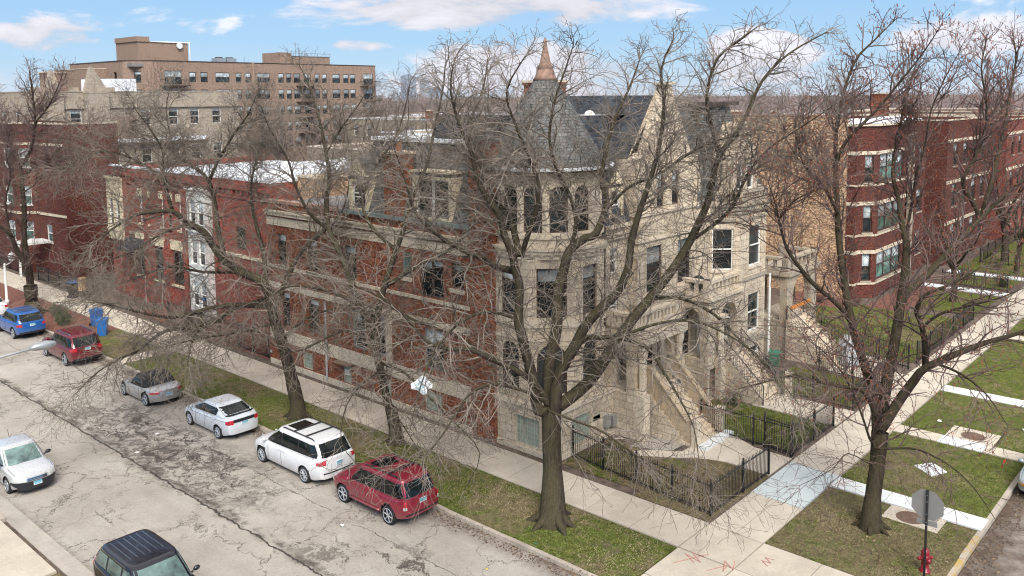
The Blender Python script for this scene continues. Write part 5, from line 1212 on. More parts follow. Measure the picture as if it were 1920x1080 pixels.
def car(name,label,cat,x,y,hdg,p,group):
    """local x runs from the nose (+) to the tail (-); s = distance from the nose"""
    t=thing(name,label,cat,(x,y,-.12),hdg,group)
    L,W,H=p['L'],p['W'],p['H']; wb=p['wb']; fo=p['fo']; wr=p.get('wr',.33); zb=p.get('zb',.2)
    top=p['top']; kf=p.get('kf',.28); kr=p.get('kr',.16); pm=p['paint']
    def tops(s): return sm(top,s)
    def bot(s): return zb+max(0,.16*(1-s/.45)) + max(0,.14*(1-(L-s)/.5))
    def halfw(s):
        e=abs(2*s/L-1); return W/2*(1-.10*e**5-.015*e)
    PR=[(0,0),(.80,0),(.93,.03),(.975,.16),(1,.42),(1.0,.62),(.985,.80),(.955,.90),(.88,.965),(.70,.99),(.38,1.0),(0,1.005)]
    def pt(s,i,side):
        q,zf=PR[i]; w=halfw(s); z0=bot(s); z1=tops(s); tum=.0
        crown=.035 if s<p['xc'] else .01
        z=z0+(z1-z0)*zf-(crown*q*q if i>7 else 0)
        yy=q*w; ef=max(0,1-s/1.0)**2; er=max(0,1-(L-s)/.9)**2
        xx=L/2-s-kf*ef*abs(q)**3.2+kr*er*abs(q)**3.6
        # rake the nose and tail slightly
        xx+= -.10*ef*(zf-.35)**2*1.2 + .10*er*(zf-.4)**2*p.get('rr',1.0)
        return (xx,side*yy,z)
    ss=[0,.03,.1,.22,.4]; s=.6
    while s<L-.45: ss.append(s); s+=.17
    ss+=[L-.4,L-.22,L-.1,L-.03,L]
    n=len(PR); m=MB(); v=[]; 
    ring=[(i,1) for i in range(n)]+[(i,-1) for i in range(n-2,0,-1)]
    for s in ss:
        for i,sd in ring: v.append(pt(s,i,sd))
    k=len(ring); f=[]
    for a in range(len(ss)-1):
        for b in range(k):
            c=(b+1)%k; f.append((a*k+b,(a+1)*k+b,(a+1)*k+c,a*k+c))
    m.add(v,f)
    def cap(s,sgn):
        qs=[-1,-.9,-.7,-.45,-.2,0,.2,.45,.7,.9,1]; cv=[];cf=[]
        for i in range(n):
            for q in qs:
                a=pt(s,i,1); qq,zf=PR[i]; w=halfw(s)
                y_=a[1]*q; fr=abs(y_)/w
                ef=1
                xx=(L/2-s-kf*fr**3.2-.12*(zf-.35)**2) if sgn>0 else (L/2-s+kr*fr**3.6+.10*(zf-.4)**2*p.get('rr',1.0))
                cv.append((xx,y_,a[2]))
        Q=len(qs)
        for i in range(n-1):
            for j in range(Q-1):
                q4=(i*Q+j,i*Q+j+1,(i+1)*Q+j+1,(i+1)*Q+j); cf.append(q4 if sgn>0 else q4[::-1])
        m.add(cv,cf)
    cap(0,1); cap(L,-1)
    me=m.mesh('car_body',[pm],True,uv=False)
    import bmesh
    bm=bmesh.new(); bm.from_mesh(me); bmesh.ops.remove_doubles(bm,verts=bm.verts,dist=.004); bmesh.ops.recalc_face_normals(bm,faces=bm.faces); bm.to_mesh(me); bm.free()
    ob=link('body',me,t)
    # wheel wells
    cut=MB(); xs=(L/2-fo,L/2-fo-wb); rw=wr+.055
    for xc in xs:
        for sd in (1,-1):
            a=sd*(W/2-.27); b=sd*(W/2+.2); cut.cyl((xc,min(a,b),wr+.01),(xc,max(a,b),wr+.01),rw,rw,28)
    cm=cut.mesh('cut',[M_TRIM],uv=False); co=link('cut',cm,t)
    md=ob.modifiers.new('b','BOOLEAN'); md.operation='DIFFERENCE'; md.object=co; md.solver='EXACT'
    bpy.context.view_layer.update(); dg=bpy.context.evaluated_depsgraph_get()
    nm=bpy.data.meshes.new_from_object(ob.evaluated_get(dg)); ob.modifiers.clear()
    if len(nm.polygons)>200: ob.data=nm
    bpy.data.objects.remove(co)
    if len(ob.data.materials)<2: ob.data.materials.append(M_TRIM)
    for po in ob.data.polygons:
        c=po.center
        if any(math.hypot(c.x-xc,c.z-wr-.01)<rw+.01 for xc in xs) and (abs(c.y)<W/2-.2 or any(abs(math.hypot(c.x-xc,c.z-wr-.01)-rw)<.02 for xc in xs)): po.material_index=1
    try: ob.data.shade_smooth(); ob.data.set_sharp_from_angle(angle=R(38))
    except Exception: pass
    # greenhouse
    xc_,xt,xr,xb=p['xc'],p['xt'],p['xr'],p['xb']; zr=H-.035; wt=p.get('wt',.78)
    roofm=p.get('roofm',pm)
    zbelt=lambda s: tops(s)-.03
    def fr(v): return xc_+(xt-xc_)*v
    def rr_(v): return xb+(xr-xb)*max(v,0)**p.get('rv',1.0)
    def gw(v): return W/2*(.93-(.93-wt)*max(v,0)**1.25)
    def zlev(v,s): return zbelt(s)+(zr-zbelt(s))*v
    NS=60; ex=p.get('ex',7.0)
    def outline(v,off=0.):
        a=fr(v);b=rr_(v);c=(a+b)/2;h=(b-a)/2+off;w=gw(v)+off; o=[]
        for i in range(NS):
            th=2*PI*i/NS; cx,sy=math.cos(th),math.sin(th)
            rad=(abs(cx)**ex+abs(sy)**ex)**(-1/ex); S=c+h*rad*cx; Y=w*rad*sy; o.append((S,Y))
        return o
    g=MB(); lv=[-.03,.2,.4,.6,.8,.92,1.0]; gv=[]
    for v in lv:
        vv=min(v,.985)
        for S,Y in outline(vv): gv.append((L/2-S,Y,zlev(v if v<1 else 1.0,S)-(0 if v<1 else 0)))
    for sc,dz in ((.97,.018),(.85,.03),(.5,.036),(.15,.037)):
        o=outline(.985); cS=(fr(.985)+rr_(.985))/2
        for S,Y in o: gv.append((L/2-(cS+(S-cS)*sc),Y*sc,zr+dz))
    nl=len(lv)+4; gf=[]
    for a in range(nl-1):
        for b in range(NS):
            c=(b+1)%NS; gf.append((a*NS+b,(a+1)*NS+b,(a+1)*NS+c,a*NS+c))
    gf.append(tuple((nl-1)*NS+b for b in range(NS))[::-1]); g.add(gv,gf)
    go=link('roof',g.mesh('car_roof',[roofm],True,uv=False),t)
    gm=p.get('gm',M_CARGLASS)
    def yat(v,S,off): 
        a=fr(v);b=rr_(v);c=(a+b)/2;h=(b-a)/2; q=min(.98,abs(S-c)/h); return gw(v)*(1-q**ex)**(1/ex)+off
    def sat(v,Y,off,end):
        a=fr(v);b=rr_(v);c=(a+b)/2;h=(b-a)/2; q=min(.97,abs(Y)/gw(v)); return c+(-1 if end<0 else 1)*(h*(1-q**ex)**(1/ex)+off)
    VV=[.06,.25,.45,.65,.84]
    def endglass(nm,end,yf,v0=.06,v1=.9,mt=None):
        q=MB(); vs=[v0+(v1-v0)*i/5 for i in range(6)]; ys=[-1+2*j/10 for j in range(11)]; pv=[]
        for v in vs:
            for yy in ys:
                Y=yy*gw(v)*yf; S=sat(v,Y,.008,end); pv.append((L/2-S,Y,zlev(v,S)))
        pf=[]
        for i in range(5):
            for j in range(10):
                a=(i*11+j,i*11+j+1,(i+1)*11+j+1,(i+1)*11+j); pf.append(a if end<0 else a[::-1])
        q.add(pv,pf); link(nm,q.mesh(nm,[mt or gm],True,uv=False),t)
    endglass('windshield',-1,.9)
    if p.get('rearglass',1): endglass('rear_window',1,.88,p.get('rg0',.1),.88)
    wins=[(w_,gm,.010,VV) for w_ in p['win']]
    if p.get('band',1): wins=[((p['win'][0][0],p['win'][-1][1]),M_TRIM,.004,[.05,.25,.45,.65,.86])]+wins
    for sd in (1,-1):
        for (a,b),gm_,of_,VV_ in wins:
            q=MB(); pv=[];M_=6
            for v in VV_:
                s0=max(a,fr(v)+.14+.1*v); s1=min(b,rr_(v)-.12)
                for j in range(M_+1):
                    S=s0+(s1-s0)*j/M_; pv.append((L/2-S,sd*yat(v,S,of_),zlev(v,S)))
            pf=[]
            for i in range(len(VV_)-1):
                for j in range(M_):
                    z=(i*(M_+1)+j,i*(M_+1)+j+1,(i+1)*(M_+1)+j+1,(i+1)*(M_+1)+j); pf.append(z if sd<0 else z[::-1])
            q.add(pv,pf); link('side_window' if gm_ is gm else 'window_surround',q.mesh('side_window',[gm_],True,uv=False),t)
    # wheels
    sp=p.get('spokes',7)
    for xc in xs:
        for sd in (1,-1):
            cy=sd*(W/2-.125); q=MB(); prof=[(wr-.09,-.1),(wr-.03,-.105),(wr,-.08),(wr,.08),(wr-.03,.105),(wr-.09,.1)]
            pv=[];N_=26
            for r_,o in prof:
                for i in range(N_): a=2*PI*i/N_; pv.append((xc+r_*math.cos(a),cy+o,wr+r_*math.sin(a)))
            q.add(pv,[(a*N_+i,a*N_+(i+1)%N_,(a+1)*N_+(i+1)%N_,(a+1)*N_+i) for a in range(5) for i in range(N_)])
            w=link('wheel',q.mesh('tyre',[M_TYRE],True,uv=False),t)
            q=MB(); yo=cy+sd*.085; q.cyl((xc,yo-sd*.05,wr),(xc,yo-sd*.045,wr),wr-.085,n=24,m=1)
            ring=[(xc+(wr-.1)*math.cos(2*PI*i/24),yo+sd*.012,wr+(wr-.1)*math.sin(2*PI*i/24)) for i in range(25)]; q.tube(ring,.02,5,caps=False)
            q.cyl((xc,yo-sd*.03,wr),(xc,yo+sd*.02,wr),.055,.045,10)
            for i in range(sp):
                a=2*PI*i/sp+.2; q.tube([(xc,yo,wr),(xc+(wr-.1)*math.cos(a),yo-.0,wr+(wr-.1)*math.sin(a))],[.03,.024],4)
            link('rim',q.mesh('rim',[p.get('rim',M_RIM),M_TRIM],False,uv=False),w)
    # seams
    q=MB()
    def sidepath(s_,z0,z1,N_=8):
        for sd in (1,-1):
            pa=[]
            for i in range(N_+1):
                z=z0+(z1-z0)*i/N_; zt0,zt1=bot(s_),tops(s_); zf=(z-zt0)/(zt1-zt0)
                # find y by interpolation of profile
                for (q0,f0),(q1,f1) in zip(PR[1:],PR[2:]):
                    if f0<=zf<=f1: qq=q0+(q1-q0)*(zf-f0)/(f1-f0) if f1>f0 else q1; break
                pa.append((L/2-s_,sd*(halfw(s_)*qq+.001),z))
            q.tube(pa,.007,4)
    for s_ in p['seams']:
        if abs(L/2-s_-xs[0])>rw+.02 and abs(L/2-s_-xs[1])>rw+.02: sidepath(s_,zb+.1,tops(s_)-.06)
    for sd in (1,-1):
        pa=[(L/2-s_,sd*(halfw(s_)*.985+.002),bot(s_)+.78*(tops(s_)-bot(s_))) for s_ in np.linspace(p['xc']-.1,p['xb']-.15,12)]
        if p.get('crease',1): q.tube(pa,.006,4)
    # bonnet cut line
    for sd in (1,-1): q.tube([(L/2-s_,sd*halfw(s_)*.86,tops(s_)+.0) for s_ in np.linspace(.35,p['xc']-.05,6)],.006,4)
    link('panel_gap',q.mesh('panel_gaps',[M_SEAM],uv=False),t)
    for sd in (1,-1):
        q=MB(); s_=p['xc']+.28; q.sphere((L/2-s_,sd*(W/2+.07),tops(s_)+.08),.13,10,6,sq=(.55,.85,.6)); q.tube([(L/2-s_,sd*(W/2-.1),tops(s_)+.0),(L/2-s_,sd*(W/2+.03),tops(s_)+.06)],.03,6)
        link('mirror',q.mesh('mirror',[p.get('mirror',pm)],True,uv=False),t)
        for s_ in p.get('handles',()):
            q=MB(); z=tops(s_)-.16; y_=halfw(s_)*.99; q.box(L/2-s_-.1,min(sd*y_,sd*(y_+.03)),z-.015,L/2-s_+.08,max(sd*y_,sd*(y_+.03)),z+.02); link('door_handle',q.mesh('handle',[p.get('handlem',pm)],uv=False),t)
    # conforming patches at nose and tail
    def patch(nm,end,y0,y1,z0,z1,mt,off=.012,wrap=0,wz=None):
        s=0 if end>0 else L
        for sd in ((1,-1) if y0>=0 else (1,)):
            q=MB(); pv=[]; N1=7; zs=[z0+(z1-z0)*i/4 for i in range(5)]
            for i,z in enumerate(zs):
                w=halfw(s); zf=(z-bot(s))/(tops(s)-bot(s)); zf=min(max(zf,0),1)
                qmax=1
                for (q0,f0),(q1,f1) in zip(PR[1:],PR[2:]):
                    if f0<=zf<=f1 and f1>f0: qmax=q0+(q1-q0)*(zf-f0)/(f1-f0); break
                for j in range(N1):
                    yy=(y0+(y1-y0)*j/(N1-1)); yy=min(yy,w*qmax) if yy>0 else yy; f_=abs(yy)/w
                    xx=(L/2-s-kf*f_**3.2-.12*(zf-.35)**2+off) if end>0 else (L/2-s+kr*f_**3.6+.10*(zf-.4)**2*p.get('rr',1)-off)
                    pv.append((xx,sd*yy,z))
                if wrap and y0>=0:
                    for j in range(1,4):
                        s2=wrap*j/3 if end>0 else L-wrap*j/3; w2=halfw(s2); ef=max(0,1-s2/1.0)**2; er=max(0,1-(L-s2)/.9)**2
                        xx=L/2-s2-(kf*ef if end>0 else 0)*qmax**3.2+(kr*er if end<0 else 0)*qmax**3.6
                        pv.append((xx,sd*(w2*qmax+off*.7),z+(wz or 0)*j/3))
            cols=N1+(3 if wrap and y0>=0 else 0)
            pf=[(i*cols+j,i*cols+j+1,(i+1)*cols+j+1,(i+1)*cols+j) for i in range(4) for j in range(cols-1)]
            q.add(pv,pf); link(nm,q.mesh(nm,[mt],True,uv=False),t)
    for a in p.get('patches',()): patch(*a)
    # plates
    for end,z in p.get('plates',()):
        q=MB(); xx=(L/2+.02 if end>0 else -L/2-.02+.0); x0,x1=sorted((xx,xx-.03*end)); q.box(x0,-.155,z,x1,.155,z+.155,0)
        q.box(min(xx,xx+.004*end),-.15,z+.10,max(xx,xx+.004*end),.15,z+.15,1); 
        for j in range(5): q.box(min(xx,xx+.004*end),-.115+j*.05,z+.03,max(xx,xx+.004*end),-.085+j*.05,z+.085,1)
        link('number_plate',q.mesh('plate',[M_PLATE,M_PLATEB],uv=False),t)
    if p.get('rails'):
        for sd in (1,-1):
            q=MB(); a,b=xt+.25,xr-.15; yy=gw(.98)*.86; pa=[(L/2-a,sd*yy,zr+.02),(L/2-a-.12,sd*yy,zr+.085),(L/2-b+.12,sd*yy,zr+.085),(L/2-b,sd*yy,zr+.02)]; q.tube(pa,.022,6); link('roof_rail',q.mesh('rail',[p['rails']],uv=False),t)
        for s_ in p.get('bars',()): q=MB(); q.box(L/2-s_-.03,-gw(.98)*.86,zr+.07,L/2-s_+.03,gw(.98)*.86,zr+.1); link('cross_bar',q.mesh('bar',[p['rails']],uv=False),t)
    if p.get('sunroof'):
        a,b=p['sunroof']; q=MB(); q.box(L/2-b,-.42,zr+.036,L/2-a,.42,zr+.044); link('sunroof',q.mesh('sunroof',[M_CARGLASS],uv=False),t)
    for yy in p.get('glints',()): q=MB(); q.box(L/2-xr+.2,yy-.012,zr+.03,L/2-xt-.5,yy+.012,zr+.048); link('roof_rib',q.mesh('rib',[M_CHROME],uv=False),t)  # added chrome strips imitate bright streaks reflected in the roof
    if p.get('wiper'):
        q=MB(); v=.16; S=sat(v,.0,.02,1); S2=sat(.5,.0,.02,1); q.tube([(L/2-S,.0,zlev(v,S)),(L/2-S2,.22,zlev(.45,S2))],.01,4); link('wiper',q.mesh('wiper',[M_TRIM],uv=False),t)
    if p.get('antenna'): q=MB(); s_,h_=p['antenna']; q.tube([(L/2-s_,0,zr+.02),(L/2-s_-.15,0,zr+h_)],.008,4); link('antenna',q.mesh('antenna',[M_TRIM],uv=False),t)
    for sd in (1,-1):
        if p.get('cladding'):
            q=MB()
            for s_ in np.linspace(.35,L-.35,22):
                pass
            pa=[(L/2-s_,sd*(halfw(s_)*.985+.004),bot(s_)+.14*(tops(s_)-bot(s_))) for s_ in np.linspace(fo+rw+.05,fo+wb-rw-.05,8)]; q.tube(pa,.045,6); link('sill_trim',q.mesh('sill',[p['cladding']],True,uv=False),t)
    return t
GP='cars parked along the kerb'
MWH=paint('white_car_paint',(.74,.75,.76)); MSV=paint('silver_car_paint',(.47,.48,.49),.55,.3); MWB=paint('pearl_white_car_paint',(.66,.70,.75),.1); MRD=paint('crimson_car_paint',(.27,.012,.035),.25); MMR=paint('maroon_car_paint',(.16,.012,.022),.3); MBL=paint('blue_car_paint',(.02,.12,.40),.3); MBK=paint('black_car_paint',(.012,.012,.02),.1,.18)
MSL=paint('bright_silver_car_paint',(.62,.63,.64),.35,.28); NORTH=R(90); SOUTH=R(-90)
# crimson compact SUV
car('parked_car','crimson boxy SUV with roof rack closest to the camera in the parked row','car',19.93,24.45-.02,NORTH,dict(L=4.42,W=1.80,H=1.72,wb=2.62,fo=.88,wr=.35,zb=.30,top=[(0,.78),(.12,.92),(.5,1.0),(1.15,1.06),(1.6,1.07),(3.2,1.10),(4.2,1.12),(4.42,1.10)],xc=1.12,xt=1.72,xr=4.08,xb=4.36,wt=.80,rv=1.2,kf=.2,kr=.06,rr=.4,paint=MRD,win=[(1.3,2.28),(2.38,3.12),(3.22,4.2)],seams=(1.3,2.3,3.2),handles=(2.15,3.05),rails=M_TRIM,bars=(2.3,3.3),sunroof=(2.0,2.7),plates=[(-1,.86)],spokes=6,
 patches=[('headlight',1,.5,.82,.72,.90,M_LENS,.012,.25),('grille',1,-.45,.45,.70,.84,M_TRIM),('taillight',-1,.72,.88,.86,1.10,M_TAIL,.014,.08),('taillight',-1,.72,.88,.76,.86,M_LENS,.014,.08),('bumper_trim',-1,-.8,.8,.52,.58,M_TRIM)],cladding=MRD),GP)
car('parked_car','white minivan with dark roof rails and black rear glass in the parked row','minivan',20.0,29.72,NORTH,dict(L=5.08,W=1.95,H=1.75,wb=3.03,fo=.96,wr=.335,zb=.22,top=[(0,.70),(.15,.85),(.6,.98),(1.1,1.05),(1.8,1.08),(3.6,1.14),(4.8,1.18),(5.08,1.12)],xc=1.05,xt=1.98,xr=4.55,xb=5.0,wt=.80,kf=.34,kr=.14,rr=.6,paint=MWH,win=[(1.35,2.35),(2.45,3.5),(3.6,4.75)],seams=(1.5,2.45,3.6),handles=(2.3,2.62),rails=M_TRIM,bars=(3.0,3.8),sunroof=(2.2,3.0),plates=[(-1,.80)],spokes=9,
 patches=[('headlight',1,.5,.9,.66,.84,M_LENS,.012,.4),('taillight',-1,.62,.96,.92,1.12,M_TAIL,.014,.24),('bumper_trim',-1,-.72,.72,.55,.60,M_TRIM)],gm=M_CARGLASS,crease=0),GP)
car('parked_car','pale white hatchback with red lamps joined by a black band','hatchback',19.95,36.25,NORTH,dict(L=4.38,W=1.70,H=1.43,wb=2.55,fo=.90,wr=.31,zb=.2,top=[(0,.62),(.15,.76),(.6,.88),(1.05,.94),(1.6,.98),(3.2,1.06),(4.1,1.12),(4.38,1.02)],xc=1.0,xt=2.0,xr=3.15,xb=4.25,wt=.76,rv=.85,kf=.32,kr=.12,rr=.8,paint=MWB,win=[(1.4,2.3),(2.38,3.35)],seams=(1.55,2.35,3.25),handles=(2.2,3.1),plates=[(-1,.70)],spokes=7,antenna=(3.0,.22),
 patches=[('headlight',1,.45,.8,.60,.76,M_LENS,.012,.4),('taillight',-1,.52,.86,.80,.99,M_TAIL,.014,.22),('rear_band',-1,-.52,.52,.86,1.0,M_TRIM)]),GP)
car('parked_car','silver two seat convertible with its black cloth top raised','convertible',19.8,42.75,NORTH,dict(L=4.0,W=1.81,H=1.36,wb=2.42,fo=.76,wr=.335,zb=.16,top=[(0,.55),(.15,.68),(.5,.80),(1.2,.86),(1.8,.88),(2.6,.90),(3.3,.93),(3.85,.88),(4.0,.80)],xc=1.3,xt=1.85,xr=2.7,xb=3.25,wt=.74,band=0,rv=.9,kf=.40,kr=.30,rr=1.2,paint=MSV,roofm=M_CLOTH,rearglass=0,win=[(1.5,2.6)],seams=(1.5,2.55),handles=(2.35,),plates=[(-1,.52)],spokes=5,gm=M_CARGLASS,crease=0,
 patches=[('headlight',1,.45,.8,.52,.68,M_LENS,.012,.4),('taillight',-1,.48,.82,.68,.82,M_TAIL,.014,.28)]),GP)
car('parked_car','maroon SUV with dark glass under the far branches','car',19.85,52.9,NORTH,dict(L=4.8,W=1.93,H=1.75,wb=2.9,fo=.92,wr=.375,zb=.28,top=[(0,.82),(.15,.98),(.6,1.04),(1.3,1.10),(1.8,1.12),(3.4,1.16),(4.5,1.18),(4.8,1.12)],xc=1.3,xt=1.95,xr=4.25,xb=4.72,wt=.78,rv=1.1,kf=.22,kr=.10,rr=.6,paint=MMR,win=[(1.5,2.45),(2.55,3.45),(3.55,4.5)],seams=(1.5,2.5,3.5),handles=(2.3,3.3),plates=[(-1,.95)],spokes=5,rails=M_CHROME,
 patches=[('headlight',1,.5,.9,.78,.94,M_LENS,.012,.3),('taillight',-1,.6,.95,.94,1.10,M_TAIL,.014,.3),('chrome_strip',-1,-.55,.55,1.06,1.10,M_CHROME),('bumper_trim',-1,-.85,.85,.40,.52,M_TRIM)]),GP)
car('parked_car','bright blue crossover with roof rails behind the maroon SUV','car',19.9,61.3,NORTH,dict(L=4.5,W=1.84,H=1.66,wb=2.69,fo=.9,wr=.36,zb=.26,top=[(0,.76),(.15,.9),(.6,1.0),(1.2,1.06),(1.7,1.08),(3.2,1.13),(4.2,1.16),(4.5,1.06)],xc=1.15,xt=1.85,xr=3.95,xb=4.4,wt=.76,rv=1.1,kf=.26,kr=.12,rr=.8,paint=MBL,win=[(1.4,2.3),(2.4,3.2),(3.3,4.1)],seams=(1.4,2.35,3.25),handles=(2.2,3.1),plates=[(-1,.85)],spokes=5,rails=M_CHROME,bars=(2.5,3.3),
 patches=[('headlight',1,.5,.85,.72,.88,M_LENS,.012,.3),('taillight',-1,.6,.92,.84,1.0,M_TAIL,.014,.3),('bumper_trim',-1,-.8,.8,.38,.50,M_TRIM)]),GP)
car('parked_car','white car at the left edge beyond the blue crossover','car',20.0,68.3,NORTH,dict(L=4.6,W=1.8,H=1.47,wb=2.7,fo=.9,wr=.32,zb=.2,top=[(0,.62),(.15,.76),(.6,.88),(1.3,.95),(1.8,.98),(3.2,1.04),(3.9,1.08),(4.4,1.04),(4.6,.95)],xc=1.25,xt=2.0,xr=3.2,xb=3.95,wt=.74,kf=.3,kr=.16,paint=MWH,win=[(1.5,2.4),(2.5,3.5)],seams=(1.6,2.45),handles=(2.3,),plates=[(-1,.75)],
 patches=[('taillight',-1,.55,.9,.80,.98,M_TAIL,.014,.2)]),GP)
car('parked_car','silver saloon with a black front bumper facing the camera on the left','car',11.75,37.65,SOUTH,dict(L=4.5,W=1.70,H=1.47,wb=2.6,fo=.9,wr=.315,zb=.2,top=[(0,.70),(.12,.77),(.45,.85),(1.1,.94),(1.6,.97),(3.2,1.02),(3.9,1.04),(4.3,1.02),(4.5,.92)],xc=1.12,xt=1.95,xr=3.1,xb=3.95,wt=.74,kf=.30,kr=.16,paint=MSL,win=[(1.4,2.3),(2.4,3.4)],seams=(1.5,2.35),handles=(2.2,3.1),plates=[(1,.38)],gm=M_CARGLASSG,mirror=M_TRIM,antenna=(2.9,.35),rim=M_RIMG,
 patches=[('headlight',1,.40,.80,.57,.73,M_LENS,.018,.36),('grille',1,-.36,.36,.58,.69,M_CHROME,.014),('black_bumper',1,0,.85,.24,.56,M_TRIM,.016,.42),('grille_slot',1,-.32,.32,.60,.62,M_TRIM,.02),('grille_slot',1,-.32,.32,.645,.665,M_TRIM,.02)]),GP)
car('parked_car','glossy black SUV at the bottom left heading out of the picture','car',11.12,24.6,SOUTH,dict(L=4.65,W=1.88,H=1.66,wb=2.8,fo=.85,wr=.36,zb=.25,top=[(0,.72),(.12,.86),(.6,.98),(1.2,1.06),(1.8,1.09),(3.4,1.16),(4.4,1.20),(4.65,1.10)],xc=1.22,xt=2.0,xr=4.15,xb=4.55,wt=.80,rv=1.1,kf=.28,kr=.14,rr=.9,paint=MBK,win=[(1.5,2.4),(2.5,3.35),(3.45,4.1)],seams=(1.6,2.45,3.4),handles=(2.3,3.25),plates=[(1,.5)],gm=M_CARGLASSG,mirror=MBK,glints=(-.5,-.3,-.1,.1,.3,.5),
 patches=[('headlight',1,.5,.85,.66,.82,M_LENS,.014,.3),('taillight',-1,.6,.92,.98,1.12,M_TAIL,.014,.2),('grille',1,-.5,.5,.5,.7,M_TRIM)]),GP)
car('parked_car','silver car just entering at the right edge by the side street kerb','car',38.0,5.9,R(180),dict(L=4.6,W=1.78,H=1.45,wb=2.65,fo=.9,wr=.32,zb=.22,top=[(0,.64),(.12,.74),(.5,.84),(1.1,.94),(1.6,.98),(3.2,1.03),(3.9,1.05),(4.4,1.0),(4.6,.92)],xc=1.15,xt=1.95,xr=3.2,xb=4.0,wt=.74,kf=.34,kr=.16,paint=paint('silver_blue_car_paint',(.40,.46,.48),.5),win=[(1.4,2.3),(2.4,3.4)],seams=(1.5,2.4),handles=(2.2,),plates=[(1,.42)],
 patches=[('headlight',1,.45,.82,.60,.73,M_LENS,.014,.3),('amber_lamp',1,.55,.72,.58,.66,M_AMBER,.02,0),('grille',1,-.38,.38,.58,.70,M_CHROME)]),GP)
